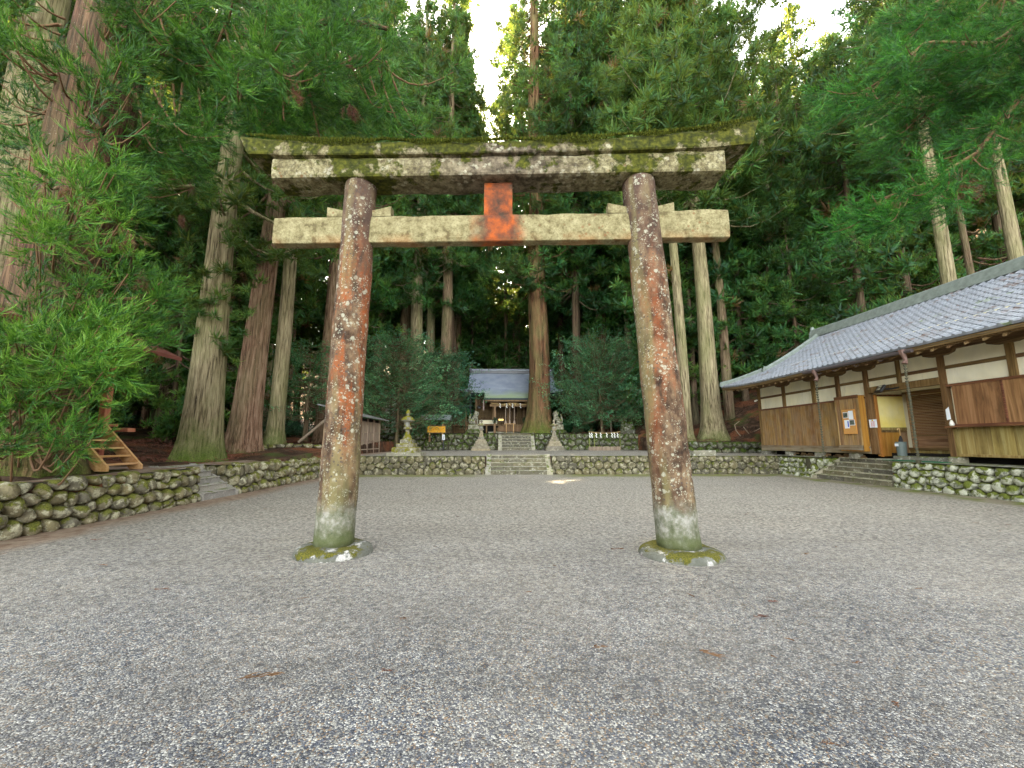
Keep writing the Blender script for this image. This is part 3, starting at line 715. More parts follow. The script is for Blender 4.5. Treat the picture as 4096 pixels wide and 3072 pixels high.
def stone_wall(name, label, O, T, N, L, z0, z1, cw, ch, mat, rnd, gap=0.012, bulge=0.5, ragged=0.03, batter=0.06, pts_n=10, jit=0.33, group=None, skip=None, core=0.32, kid=True):
    """stones fitted to each other, each a part of the wall; O is the foot of the face, T runs along it, N points out of it"""
    O = Vector(O); T = Vector(T).normalized(); N = Vector(N).normalized()
    Hh = z1 - z0
    root = thing(name, label, 'stone wall', tuple(O + T * L / 2 + Vector((0, 0, z0 - O.z))), group=group)
    b = MB()
    def W(u, v, d): return O + T * u + Vector((0, 0, z0 - O.z + v)) + N * (d - batter * v)
    vs = [W(0, 0, -.05), W(L, 0, -.05), W(L, 0, -core), W(0, 0, -core), W(0, Hh - .04, -.05), W(L, Hh - .04, -.05), W(L, Hh - .04, -core), W(0, Hh - .04, -core)]
    b.add(vs, [(0, 1, 2, 3), (4, 7, 6, 5), (0, 4, 5, 1), (1, 5, 6, 2), (2, 6, 7, 3), (3, 7, 4, 0)])
    b.build('wall_core', M['joint'], root, world=True)
    for poly in cells(L, Hh, cw, ch, rnd, jit):
        cx = sum(p[0] for p in poly) / len(poly); cy = sum(p[1] for p in poly) / len(poly)
        w = max(p[0] for p in poly) - min(p[0] for p in poly); h = max(p[1] for p in poly) - min(p[1] for p in poly)
        if w < .06 or h < .05: continue
        # round the corners
        n = len(poly); rp = []
        for i in range(n):
            p, q_ = poly[i], poly[(i + 1) % n]
            for t in (0.22, 0.5, 0.78): rp.append((p[0] + t * (q_[0] - p[0]), p[1] + t * (q_[1] - p[1])))
        rp = [((a[0] + 2 * b_[0] + c_[0]) / 4, (a[1] + 2 * b_[1] + c_[1]) / 4) for a, b_, c_ in zip(rp[-1:] + rp[:-1], rp, rp[1:] + rp[:1])] if bulge > .45 else rp
        m = pts_n
        rp = [rp[int(i * len(rp) / m)] for i in range(m)]
        top = cy + h / 2 > Hh - .03
        up = rnd.uniform(-ragged, ragged) if top else 0
        s_ = min(w, h)
        g = 1 - 2 * gap / max(s_, .1)
        bl = s_ * bulge * rnd.uniform(.7, 1.15); off = rnd.uniform(-.02, .03)
        tx, ty = rnd.uniform(-.12, .12), rnd.uniform(-.12, .12)
        vv = []
        for sc, d in ((g * .97, -.2), (g, -.02), (g * (.93 if bulge < .45 else .86), bl * .5), (g * (.66 if bulge < .45 else .5), bl * .9)):
            for k, (x, y) in enumerate(rp):
                u = cx + (x - cx) * sc; v = cy + (y - cy) * sc + (up if y > cy else 0)
                wob = rnd.uniform(-.06, .06) * s_ * (1 if d > 0 else .3)
                vv.append(W(u, v, d + off + wob * .6 + (tx * (x - cx) + ty * (y - cy)) * (1 if d > 0 else 0)))
        vv.append(W(cx, cy, bl * .9 + off))
        ff = []
        for r_ in range(3):
            for k in range(m):
                l = (k + 1) % m
                ff.append((r_ * m + k, r_ * m + l, r_ * m + m + l, r_ * m + m + k))
        for k in range(m): ff.append((3 * m + k, 3 * m + (k + 1) % m, 4 * m))
        sb = MB(); sb.add(vv, ff)
        sb.build('stone', mat, root, smooth=True, world=True, fix=False)
    return root
rnd = random.Random(11)
stone_wall('stone_wall', 'low wall of rounded mossy boulders left of the small concrete steps, below the big leafy cedar', (XL, 3.0, 0), (0, 1, 0), (1, 0, 0), 8.3, -.05, G1 + .03, .3, .24, M['stone_left'], rnd, .008, .46, .05, .12, 10, .4)
stone_wall('stone_wall', 'rounded boulder wall beyond the small concrete steps at left, running back to the far corner', (XL, 12.85, 0), (0, 1, 0), (1, 0, 0), 7.1, -.05, G1 + .05, .33, .29, M['stone_left'], rnd, .008, .46, .06, .1, 10, .4)
FL = stone_wall('stone_wall', 'straight fitted stone wall left of the wide central steps, behind the left torii pillar', (XL, YW, 0), (1, 0, 0), (0, -1, 0), -0.86 - XL, -.05, G1 + .01, .4, .32, M['stone_back'], rnd, .004, .13, .005, .04, 9, .3)
stone_wall('stone_wall', 'straight fitted stone wall right of the wide central steps, behind the right torii pillar', (2.44, YW + .06, 0), (1, 0, 0), (0, -1, 0), XR - 2.44, -.05, G1 + .01, .42, .32, M['stone_back'], rnd, .004, .13, .005, .04, 9, .3)
stone_wall('stone_wall', 'mossy green wall between the far right corner and the stone steps up to the long building', (XR, 17.95, 0), (0, 1, 0), (-1, 0, 0), 2.6, -.05, G1, .32, .24, M['stone_right'], rnd, .006, .28, .02, .1, 10, .35)
stone_wall('stone_wall', 'wall of white blotched boulders below the long building, right of its stone steps', (XR, 4.5, 0), (0, 1, 0), (-1, 0, 0), 9.75, -.05, G1 + .01, .36, .26, M['stone_right'], rnd, .006, .28, .02, .1, 10, .36)
stone_wall('stone_wall', 'dark mossy rubble wall of the shrine terrace, left of the upper steps behind the sign board', (-11.5, Y2, 0), (1, 0, 0), (0, -1, 0), 11.1, G1 - .05, G2, .55, .42, M['stone_moss'], rnd, .02, .35, .05, .06, 9, .38)
stone_wall('stone_wall', 'dark green mossy wall of the shrine terrace, right of the upper steps under the leafy tree', (2.7, Y2, 0), (1, 0, 0), (0, -1, 0), 8.7, G1 - .05, G2, .55, .42, M['stone_moss'], rnd, .015, .3, .02, .06, 9, .38)
stone_wall('stone_wall', 'low mossy wall below the tall bare cedar trunks, left of the long building', (11.4, 25.5, 0), (1, 0, 0), (0, -1, 0), 6.2, G1 - .05, 1.62, .55, .36, M['stone_moss'], rnd, .02, .45, .05, .06, 9, .38)
stone_wall('stone_wall', 'short upper row of rounded stones on the brown needle bank behind the left boulder wall', (-12.2, 19.4, 0), (1, .25, 0), (0, -1, 0), 3.4, 1.0, 1.5, .42, .26, M['stone_left'], rnd, .02, .5, .05, .06, 9, .38)

stone_wall('stone_wall', 'short stone return beside the small concrete steps at left', (XL - 1.4, 12.84, 0), (1, 0, 0), (0, -1, 0), 1.42, -.05, G1 + .02, .31, .28, M['stone_left'], rnd, .01, .3, .03, .02, 10, .35)
stone_wall('stone_wall', 'short stone return beside the dark steps of the long building', (XR - .02, 17.96, 0), (1, 0, 0), (0, -1, 0), 1.5, -.05, G1, .34, .27, M['stone_right'], rnd, .01, .3, .01, .02, 10, .35)
# ------------------------------------------------------------------ steps
def flight(label, O, T, D, width, z0, z1, n, tread, mat, curb_w=.26, split=(), group=None, curb=(True, True), cat='steps', slab=0.0):
    """T along the width, D the way up; steps and sloping side stones"""
    O = Vector(O); T = Vector(T).normalized(); D = Vector(D).normalized()
    root = thing('stone_steps', label, cat, tuple(O + Vector((0, 0, z0))), group=group)
    rise = (z1 - z0) / n
    M4 = Matrix(((T.x, D.x, 0, O.x), (T.y, D.y, 0, O.y), (0, 0, 1, 0), (0, 0, 0, 1)))
    a0, a1 = (curb_w if curb[0] else 0), width - (curb_w if curb[1] else 0)
    for i in range(n):
        xs_ = [a0]
        k = 2 + (i % 2) if split else 1
        for j in range(1, k): xs_.append(a0 + (a1 - a0) * (j / k + random.uniform(-.12, .12)))
        xs_.append(a1)
        for j in range(k):
            b = MB()
            jig = random.uniform(-.006, .006)
            b.bbox(xs_[j] + .006, xs_[j + 1] - .006, i * tread + jig, (n + .6) * tread, z0 + i * rise - (.1 if i == 0 else .0), z0 + (i + 1) * rise + jig * .5, .018, M4)
            b.build('step', M['riser'] if mat is M['stone_steps'] else mat, root, world=True)
        b = MB(); b.bbox(a0 + .004, a1 - .004, i * tread - .018, (i + 1) * tread + .02, z0 + (i + 1) * rise + .003, z0 + (i + 1) * rise + .03, .01, M4)
        b.build('tread', M['tread'] if mat is M['stone_steps'] else mat, root, world=True)
    for s_, on in zip((0, 1), curb):
        if not on: continue
        x0 = 0 if s_ == 0 else width - curb_w
        b = MB()
        poly = [(-.04, z0 - .1), (-.04, z0 + rise * .75), (n * tread, z1 + .06), ((n + .7) * tread, z1 + .06), ((n + .7) * tread, z0 - .1)]
        vs = [M4 @ Vector((x0, p[0], p[1])) for p in poly] + [M4 @ Vector((x0 + curb_w, p[0], p[1])) for p in poly]
        b.add(vs, [tuple(range(5)), tuple(range(9, 4, -1))] + [(i, i + 5, (i + 1) % 5 + 5, (i + 1) % 5) for i in range(5)])
        b.build('side_curb', M['tread'] if mat is M['stone_steps'] else mat, root, world=True)
    return root
flight('wide central flight of five worn stone steps between the torii pillars', (-.84, YW - .12, 0), (1, 0, 0), (0, 1, 0), 3.3, 0, G1, 5, .26, M['stone_steps'], .27, split=(1,))
flight('small concrete steps with metal edged sides cut into the left boulder wall', (XL + .02, 11.32, 0), (0, 1, 0), (-1, 0, 0), 1.5, 0, G1, 5, .26, M['concrete'], .07)
flight('dark stone steps up to the entrance of the long building, with one sloping side stone', (XR - .02, 17.93, 0), (0, -1, 0), (1, 0, 0), 3.62, 0, G1, 5, .28, M['stone_steps'], .2, split=(1,), curb=(True, False))
up = flight('upper mossy stone steps in front of the shrine between two stone lanterns', (-.35, Y2 - .95, 0), (1, 0, 0), (0, 1, 0), 3.0, G1, G2, 6, .26, M['stone_steps'], .3)

# ================================================================== THE TORII
TY = 6.12
tor = thing('torii_gate', 'weathered stone torii gate with mossy curved top beam standing on the gravel', 'torii', (0, TY, 0), math.atan(-.048))
def beam(name, fx0, fx1, zb, zt, y0, y1, mat, nu=90, amp=.02, rr=.03, slant=0.0, seed=0, par=tor):
    """rounded-corner beam; zb, zt functions of x; slant widens the top at both ends"""
    b = MB(); ring = []
    m = 7
    for k in range(m): ring.append((k / m, 0.0))
    for k in range(m): ring.append((1.0, k / m))
    for k in range(m): ring.append((1 - k / m, 1.0))
    for k in range(m): ring.append((0.0, 1 - k / m))
    n = len(ring); vs = []
    for i in range(nu + 1):
        t = i / nu
        x = fx0 + (fx1 - fx0) * t
        e = 1.0 if 0 < i < nu else 1.0 - rr * .5
        for (a, c) in ring:
            y_ = y0 + (y1 - y0) * a
            xs2 = x
            if slant:
                k = abs(t - .5) * 2
                xs2 = x + math.copysign(slant * (c) * max(0, (k - .8) / .2), t - .5)
            z_ = zb(x) + (zt(xs2) - zb(x)) * c
            # shave the corners
            ca = min(a, 1 - a); cc = min(c, 1 - c)
            if ca == 0 and cc == 0:
                y_ += rr * (1 if a < .5 else -1) * .5; z_ += rr * (1 if c < .5 else -1) * .5
            p = Vector((xs2, y_, z_))
            d = mn.fractal(p * 2.3 + Vector((seed, 0, 0)), 1.0, 2.0, 4) * amp
            p += Vector((0, d * (1 if a > .5 else -1) if cc > 0 or True else 0, d * (1 if c > .5 else -1) * .7))
            vs.append(p)
    fs = []
    for i in range(nu):
        for k in range(n):
            l = (k + 1) % n
            fs.append((i * n + k, i * n + l, i * n + n + l, i * n + n + k))
    fs.append(tuple(range(n - 1, -1, -1))); fs.append(tuple(range(nu * n, nu * n + n)))
    b.add(vs, fs)
    return b.build(name, mat, par)
def lerp_tab(tab):
    xs_ = [p[0] for p in tab]; zs_ = [p[1] for p in tab]
    return lambda x: float(np.interp(x, xs_, zs_))
KT = lerp_tab([(-4.28, 6.545), (-3.9, 6.50), (-2.91, 6.425), (-1.5, 6.375), (.11, 6.365), (1.4, 6.39), (2.33, 6.43), (3.06, 6.495), (3.6, 6.585), (4.12, 6.70)])
KB = lerp_tab([(-4.28, 6.22), (-3.4, 6.17), (-1.5, 6.15), (.1, 6.15), (2, 6.155), (3.3, 6.18), (4.08, 6.25)])
beam('top_beam', -4.14, 3.92, KB, KT, -.34, .32, M['kasagi'], 110, .028, .03, .16, 1)
beam('lower_top_beam', -3.76, 3.52, lambda x: 5.82, lambda x: KB(x) + .012, -.275, .25, M['kasagi'], 90, .02, .03, 0, 5)
beam('crossbar', -3.76, 3.60, lambda x: 4.785 + (.02 if x > 2.4 else 0), lambda x: 5.245 + (.035 if x > 2.45 else -.0), -.105, .10, M['nuki'], 80, .012, .02, 0, 9)
beam('centre_strut', -.31, .15, lambda x: 5.235, lambda x: 5.83, -.085, .1, M['nuki'], 12, .008, .02, 0, 12)
def pillar(cx0, cx1, r0, r1, z1, seed):
    b = MB(); prof = []
    nz_, ns = 60, 40; vs = []
    for i in range(nz_ + 1):
        t = i / nz_; z = .1 + (z1 - .1) * t
        cx = cx0 + (cx1 - cx0) * t; r_ = r0 + (r1 - r0) * t
        if i == nz_: r_ *= .98
        for k in range(ns):
            a = 2 * math.pi * k / ns
            p = Vector((math.cos(a) * r_, math.sin(a) * r_, z))
            d = mn.fractal(p * 2.0 + Vector((seed, 0, 0)), 1, 2, 4) * .014
            vs.append((cx + p.x * (1 + d / r_), p.y * (1 + d / r_), z))
    fs = [(i * ns + k, i * ns + (k + 1) % ns, (i + 1) * ns + (k + 1) % ns, (i + 1) * ns + k) for i in range(nz_) for k in range(ns)]
    fs += [tuple(range(ns - 1, -1, -1)), tuple(range(nz_ * ns, nz_ * ns + ns))]
    b.add(vs, fs)
    return b.build('pillar', M['pillar'], tor, smooth=True)
p1_ = pillar(-2.485, -2.385, .282, .25, 5.825, 3); p1_['label'] = 'left pillar with the broad orange lichen streak'
p2_ = pillar(2.56, 2.225, .302, .262, 5.825, 21); p2_['label'] = 'right pillar, leaning inward, brown with white lichen rings'
for x0, x1, out in ((-2.9, -2.6, -1), (-2.15, -1.84, 1), (1.70, 2.04, -1), (2.46, 2.76, 1)):
    b = MB(); za = 5.255; h0, h1 = (.17, .1) if out < 0 else (.1, .17)
    b.prism([(x0, za), (x1, za), (x1, za + h1), (x0, za + h0)], 'y', -.075, .075)
    b.build('wedge', M['nuki'], tor)
def foot(cx, rx, ry, cy, seed):
    vs = []; ns = 44
    prof = [(1.03, -.05), (1.02, .03), (.97, .075), (.86, .105), (.7, .115), (.3, .112)]
    for f_, z in prof:
        for k in range(ns):
            a = 2 * math.pi * k / ns
            w = 1 + .07 * mn.noise(Vector((math.cos(a) * 1.3 + seed, math.sin(a) * 1.3, z)))
            vs.append((cx + math.cos(a) * rx * f_ * w, cy + math.sin(a) * ry * f_ * w, z + .03 * mn.noise(Vector((math.cos(a) * f_ * 2, math.sin(a) * f_ * 2, seed)))))
    fs = [(i * ns + k, i * ns + (k + 1) % ns, (i + 1) * ns + (k + 1) % ns, (i + 1) * ns + k) for i in range(len(prof) - 1) for k in range(ns)]
    fs += [tuple(range(ns - 1, -1, -1)), tuple(range((len(prof) - 1) * ns, len(prof) * ns))]
    b = MB(); b.add(vs, fs)
    b.build('foot_stone', M['base_stone'], tor, smooth=True)
foot(-2.45, .53, .52, -.06, 2); foot(2.55, .55, .54, -.07, 8)
# the moss cushion on the top beam and the grass growing in it
def moss_on_beam():
    n = 22000
    x = RNG.uniform(-4.2, 4.0, n)
    y = np.where(RNG.random(n) < .5, RNG.uniform(-.375, -.28, n), RNG.uniform(-.3, .3, n))
    dens = np.array([mn.noise(Vector((float(a) * 1.3, 2.2, 0))) for a in x])
    mid = np.exp(-((x + 2.0) / 1.7) ** 2) * .5 + np.exp(-((x - 2.3) / 1.2) ** 2) * .4
    keep = RNG.random(n) < np.clip(.45 + dens * .6 + mid, .1, 1) * np.clip((4.25 - np.abs(x + .08)) * 2, .15, 1)
    x, y, dens = x[keep], y[keep], dens[keep]; n = len(x)
    fr = y < -.29
    zt = np.array([KT(a) for a in x])
    drop = np.where(fr, RNG.random(n) ** 1.6 * .1 * np.clip(.3 + dens * 2, 0, 1.4), 0)
    z = zt - drop + np.array([max(0, mn.noise(Vector((float(a) * 4, 5, 0)))) for a in x]) * .04
    y = np.where(fr, -.35 - RNG.random(n) * .02, y)
    h = RNG.uniform(.015, .045, n) * (1 + 1.0 * np.clip(dens, 0, 1))
    a = RNG.uniform(0, 2 * math.pi, n); w = RNG.uniform(.006, .014, n)
    P = np.stack([x, y, z], 1); s_ = np.stack([np.cos(a) * w, np.sin(a) * w, 0 * a], 1)
    tip = P + np.stack([RNG.normal(0, .012, n), np.where(fr, -.03 * RNG.random(n), RNG.normal(0, .012, n)), h * np.where(fr & (drop > .03), .3, 1)], 1)
    V = np.concatenate([P - s_, P + s_, tip]); F = np.stack([np.arange(n), np.arange(n) + n, np.arange(n) + 2 * n], 1)
    tt = np.tile(RNG.random(n), 3)
    return props(link('moss_cushion', mesh_np('moss_cushion', V, tris=F, mat=M['moss'], tint=tt), tor), kind='stuff')
moss_on_beam()
def grass_on_beam():
    V = []; F = []; T_ = []
    for cx, k in ((-.05, 14), (.25, 8), (.55, 18), (2.05, 30), (2.35, 26), (-1.6, 6), (-1.35, 8), (1.1, 10), (1.5, 8), (-.7, 5), (2.7, 10)):
        for _ in range(k):
            x = cx + random.gauss(0, .09); y = random.uniform(-.25, .1); z = KT(x) - .01
            h = random.uniform(.07, .2); a = random.uniform(0, 6.28); l = random.uniform(.02, .08)
            w = .006; n = len(V)
            V += [(x - w, y, z), (x + w, y, z), (x + math.cos(a) * l * .4, y + math.sin(a) * l * .4, z + h * .7), (x + math.cos(a) * l * 1.4, y + math.sin(a) * l, z + h)]
            F += [(n, n + 1, n + 2), (n + 1, n + 3, n + 2)]; T_ += [random.random()] * 4
    return props(link('grass_tuft', mesh_np('grass_tuft', V, tris=F, mat=M['grass'], tint=T_), tor), kind='stuff')
grass_on_beam()
# ================================================================== THE LONG BUILDING AT RIGHT
XB = 15.0
K = XB / 13.99
hall = thing('long_hall', 'long timber and plaster shrine office with grey tiled roof on the right terrace', 'building', (XB + 3.3, 14.5, G1 + .02))
def hb(name, mat, x0, x1, y0, y1, z0, z1, bev=.008, label=None, par=None):
    b = MB(); b.bbox(x0, x1, y0, y1, z0, z1, bev) if bev else b.box(x0, x1, y0, y1, z0, z1)
    o = b.build(name, M[mat], par or hall, world=True, fix=False)
    if label: o['label'] = label
    return o
YS, YE = 4.0, 22.95
# inner body so nothing can be looked through
b = MB(); b.box(XB + .06, 21.5, 15.98, YE - .05, 1.14, 5.6); b.box(XB + .06, 21.5, YS, 13.02, 1.14, 5.6); b.box(16.45, 21.5, 13.0, 16.0, 1.0, 5.6); b.box(XB + .06, 21.5, 13.0, 16.0, 3.8, 5.6)
b.build('inner_wall', M['plaster'], hall, world=True)
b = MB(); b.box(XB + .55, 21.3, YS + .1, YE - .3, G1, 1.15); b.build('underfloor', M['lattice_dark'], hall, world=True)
posts = [22.87, 20.82, 18.77, 17.35, 15.95, 13.08, 11.19, 9.3, 7.4, 5.5]
for i, y in enumerate(posts):
    full = y in (15.95, 13.08, 22.87)
    hb('post', 'post', XB - .09, XB + .1, y - .095, y + .095, (1.1 if full else 3.42), 4.72)
    if y != 22.87:
        b = MB(); b.prism([(y - .5, 4.64), (y - .46, 4.56), (y - .25, 4.49), (y + .25, 4.49), (y + .46, 4.56), (y + .5, 4.64)], 'x', XB - .14, XB + .1)
        b.build('bracket', M['beam'], hall, world=True)
hb('post', 'post', XB - .06, XB + .06, 14.52, 14.66, 3.75, 4.7)
hb('wall_plate', 'beam', XB - .12, XB + .12, YS, YE + .5, 4.64, 4.86)
ys_ = sorted(posts + [14.59])
prev = YS
for y in ys_:
    a, c = prev + (.095 if prev > YS else 0), y - .095
    if 13.1 < (a + c) / 2 < 15.9:
        a2, c2 = a, c
        hb('rail', 'beam', XB - .04, XB + .07, a, c, 4.02, 4.14)
        hb('plaster_panel', 'plaster', XB - .01, XB + .065, a, c, 4.14, 4.64, 0); hb('plaster_panel', 'plaster', XB - .01, XB + .065, a, c, 3.78, 4.02, 0)
    elif c - a > .2:
        hb('rail', 'beam', XB - .04, XB + .07, a, c, 4.02, 4.14)
        hb('plaster_panel', 'plaster', XB - .01, XB + .065, a, c, 4.14, 4.64, 0); hb('plaster_panel', 'plaster', XB - .01, XB + .065, a, c, 3.43, 4.02, 0)
    prev = y
# far wall section: vertical boards
hb('sill', 'sill', XB - .1, XB + .06, 16.05, 22.97, 1.11, 1.33)
hb('sill', 'sill', XB - .13, XB + .06, 16.05, 22.97, 1.33, 1.40)
hb('top_rail', 'rail_red', XB - .1, XB + .1, 16.05, 22.97, 3.36, 3.43)
y = 22.93
while y > 17.3:
    w = random.uniform(.19, .3); y0 = max(y - w, 17.2)
    hb('board', 'board', XB - .06 + random.uniform(-.006, .006), XB + .05, y0 + .004, y - .004, 1.40, 3.36, .006)
    y = y0
# stone footings and cut logs under the floor
for y in (22.75, 20.8, 18.8, 16.9, 13.05, 10.5, 8.2):
    hb('footing', 'stone_plain', XB - .17, XB + .2, y - .16, y + .16, G1, 1.1, .02)
# projecting shutter box
BX = 14.62
hb('shutter_box', 'board_orange', BX + .03, XB - .06, 16.08, 17.2, 1.2, 3.5, .01, 'orange side of the shutter box beside the entrance')
for i in range(5):
    a = 16.1 + i * .218
    hb('board', 'board', BX - .005, BX + .03, a + .004, a + .214, 1.45, 3.38, .005)
hb('top_rail', 'rail_red', BX - .03, BX + .03, 16.06, 17.22, 3.38, 3.52)
hb('sill', 'sill', BX - .03, BX + .03, 16.06, 17.22, 1.24, 1.45)
for a in (16.06, 17.14): hb('stile', 'board', BX - .02, BX + .03, a, a + .07, 1.24, 3.4)
# cork board with four sheets
def on_x(px, py, X_): return at_x(px, py, X_)
r8 = lambda x, y: (3300 + x / 4.148, 1500 + y / 4.148)
cl = on_x(*r8(295, 590), BX - .03); cr = on_x(*r8(535, 968), BX - .03)
cork = thing('notice_board', 'cork notice board with photographs and white sheets on the shutter box', 'notice board', (BX - .04, (cl[1] + cr[1]) / 2, (cl[2] + cr[2]) / 2))
cy0, cy1, cz0, cz1 = cr[1], cl[1] + .02, cr[2], cl[2]
hb('board_face', 'cork', BX - .05, BX - .021, cy0, cy1, cz0, cz1, .004, None, cork)
for y0, y1, z0, z1 in ((cy0 - .02, cy0, cz0 - .02, cz1 + .02), (cy1, cy1 + .02, cz0 - .02, cz1 + .02), (cy0, cy1, cz1, cz1 + .02), (cy0, cy1, cz0 - .02, cz0)):
    hb('frame', 'cork_frame', BX - .058, BX - .021, y0, y1, z0, z1, .002, None, cork)
def in_cork(u0, u1, v0, v1, mat, name, d=0.0):
    """u from left to right as seen (0..1), v from the top"""
    W_, H_ = cy1 - cy0, cz1 - cz0
    return hb(name, mat, BX - .055 - d, BX - .05 - d, cy1 - u1 * W_, cy1 - u0 * W_, cz1 - v1 * H_, cz1 - v0 * H_, 0, None, cork)
in_cork(.04, .46, .09, .34, 'paper', 'sheet'); in_cork(.06, .43, .11, .32, 'photo_print', 'photograph', .003)
in_cork(.5, .88, .04, .4, 'paper', 'sheet')
in_cork(.1, .5, .42, .78, 'paper', 'sheet'); in_cork(.36, .46, .47, .72, 'blue_ink', 'blue_writing', .003)
in_cork(.52, .96, .42, .66, 'paper', 'sheet', .001); in_cork(.55, .93, .44, .64, 'photo_print', 'photograph', .004)

# entrance recess
hb('door_beam', 'post', XB - .12, XB + .1, 13.17, 15.86, 3.53, 3.78)
AX = 16.3
hb('side_wall', 'plaster_yellow', XB + .12, AX, 15.86, 15.97, 2.16, 3.42, 0, 'pale yellow plaster panel of the entrance recess')
hb('side_rail', 'board_green', XB + .1, AX, 15.83, 15.97, 2.06, 2.16)
hb('side_rail', 'beam', XB + .1, AX, 15.84, 15.97, 1.96, 2.06)
hb('side_rail', 'rail_red', XB + .1, AX, 15.84, 15.97, 3.42, 3.5)
hb('side_upper_panel', 'plaster', XB + .1, AX, 15.87, 15.97, 3.5, 3.9, 0)
for i in range(4):
    w = (AX - XB - .1) / 4
    hb('side_board', 'board_orange' if i < 3 else 'board', XB + .1 + i * w + .003, XB + .1 + (i + 1) * w - .003, 15.85, 15.97, 1.02, 1.96, .004)
hb('corner_board', 'board_orange', XB + .09, XB + .2, 15.8, 15.86, 1.0, 3.5)
# two louvred doors
for k, (y0, y1) in enumerate(((14.32, 15.72), (12.95, 14.28))):
    d = thing('louvred_door', 'far slatted wooden door leaf in the entrance recess, next to the yellow panel' if k == 0 else 'near slatted wooden door leaf in the entrance recess, with a white paper streamer', 'door', (AX + .05, (y0 + y1) / 2, 1.36))
    for a, c, z0, z1 in ((y0, y0 + .09, 1.36, 3.5), (y1 - .09, y1, 1.36, 3.5)): hb('stile', 'slat', AX, AX + .07, a, c, z0, z1, .006, None, d)
    hb('bottom_panel', 'slat', AX + .01, AX + .06, y0 + .09, y1 - .09, 1.42, 1.75, .004, None, d)
    for z0, z1 in ((1.36, 1.42), (1.75, 1.81), (3.42, 3.5)): hb('door_rail', 'slat', AX, AX + .07, y0 + .09, y1 - .09, z0, z1, .005, None, d)
    n = 26
    for i in range(n):
        z = 1.83 + i * (3.4 - 1.83) / n
        b = MB(); b.prism([(AX + .0, z), (AX + .014, z + .0), (AX + .06, z + .052), (AX + .046, z + .055)], 'y', 0, 1)
        b.v = [(p[0], y0 + .09 + p[1] * (y1 - y0 - .18), p[2]) for p in b.v]
        b.v = [(p[0], p[1], p[2]) for p in b.v]
        # prism built in (x, t, z)
        b.build('slat', M['slat'], d, world=True, fix=False)
hb('door_lintel', 'beam', AX - .02, AX + .1, 12.9, 15.85, 3.5, 3.58)
hb('lintel_panel', 'plaster', AX, AX + .08, 12.9, 15.85, 3.58, 3.9, 0)
hb('threshold', 'beam', AX - .05, AX + .1, 12.9, 15.85, 1.27, 1.36)
hb('plinth_board', 'board_green', AX, AX + .08, 12.9, 15.85, 1.06, 1.27)
hb('entrance_slab', 'stone_plain', XB - .02, AX, 13.2, 15.25, G1, 1.06, .02)
hb('recess_floor', 'concrete', XB - .02, AX, 15.25, 15.95, G1, G1 + .05, 0)
hb('ceiling_board', 'beam', XB + .1, AX + .1, 13.0, 15.97, 3.86, 3.92, 0)
# near part: shutters over a counter
hb('corner_panel', 'board_green', XB - .08, XB + .06, 12.86, 13.0, 1.1, 2.02)
n = 5; y = 12.85
for i in range(6):
    y0 = y - 1.36
    hb('shutter_panel', 'board_panel', XB - .085, XB + .03, y0 + .012, y - .012, 2.12, 3.42, .008)
    hb('shutter_batten', 'rail_red', XB - .105, XB - .085, y0 - .03, y0 + .03, 2.12, 3.42, .004)
    y = y0
hb('shutter_rail', 'rail_red', XB - .12, XB + .02, YS, 12.98, 3.42, 3.5)
hb('counter_shelf', 'rail_red', XB - .38, XB + .02, YS, 12.98, 2.05, 2.1, .01)
hb('counter_rail', 'rail_red', XB - .12, XB + .02, YS, 12.98, 2.1, 2.16)
y = 12.86
while y > YS + .1:
    y0 = max(y - random.uniform(.4, .62), YS)
    hb('counter_board', 'board_green', XB - .07, XB + .03, y0 + .004, y - .004, 1.2, 2.05, .006)
    y = y0
hb('counter_sill', 'board_green', XB - .11, XB + .03, YS, 12.9, 1.12, 1.2)

# roof
E0, EZ, RX, RZ = 13.4, 4.72, 18.3, 7.66
VY = 22.35
def roof_pt(s, y):
    x = E0 + (RX - E0) * s
    z = EZ + (RZ - EZ) * s - .17 * math.sin(math.pi * s)
    lift = max(0, (y - 19.8) / 4.3)
    z += .2 * lift ** 2.4 * (1 - s) ** 1.5
    return Vector((x, y, z))
def y_limit(x): return 24.15 - (x - E0) * 1.06 if x < 15.1 else VY
tile_w, tile_e = .272, .25
def tile_mesh(eave):
    pr = [(0, .004), (.14, -.014), (.42, -.022), (.66, -.012), (.8, .022), (.92, .034), (1.04, .01)]
    b = MB(); vs = []; n = len(pr); L = tile_e * 1.14
    for v, lift in ((0, .026), (L, 0.0)):
        for u, h in pr: vs.append((u * tile_w, v, h + lift))
    for u, h in pr: vs.append((u * tile_w, 0, h + .026 - .024))
    fs = [(i, i + 1, n + i + 1, n + i) for i in range(n - 1)] + [(2 * n + i, 2 * n + i + 1, i + 1, i) for i in range(n - 1)]
    b.add(vs, fs)
    if eave:
        c = (.88 * tile_w, -.012, .012); k = 8
        ring = [(c[0] + .052 * math.cos(2 * math.pi * j / k), -.014, c[2] + .052 * math.sin(2 * math.pi * j / k)) for j in range(k)]
        ring2 = [(p[0], .01, p[2]) for p in ring]
        b.add(ring + ring2, [tuple(range(k))] + [(j, j + k, (j + 1) % k + k, (j + 1) % k) for j in range(k)])
        b.box(0, tile_w, -.008, .008, -.06, .01)
    return b.mesh('roof_tile', M['tile'])
TM, TME = tile_mesh(False), tile_mesh(True)
slots = []
sl = math.hypot(RX - E0, RZ - EZ); rows = int(sl / tile_e)
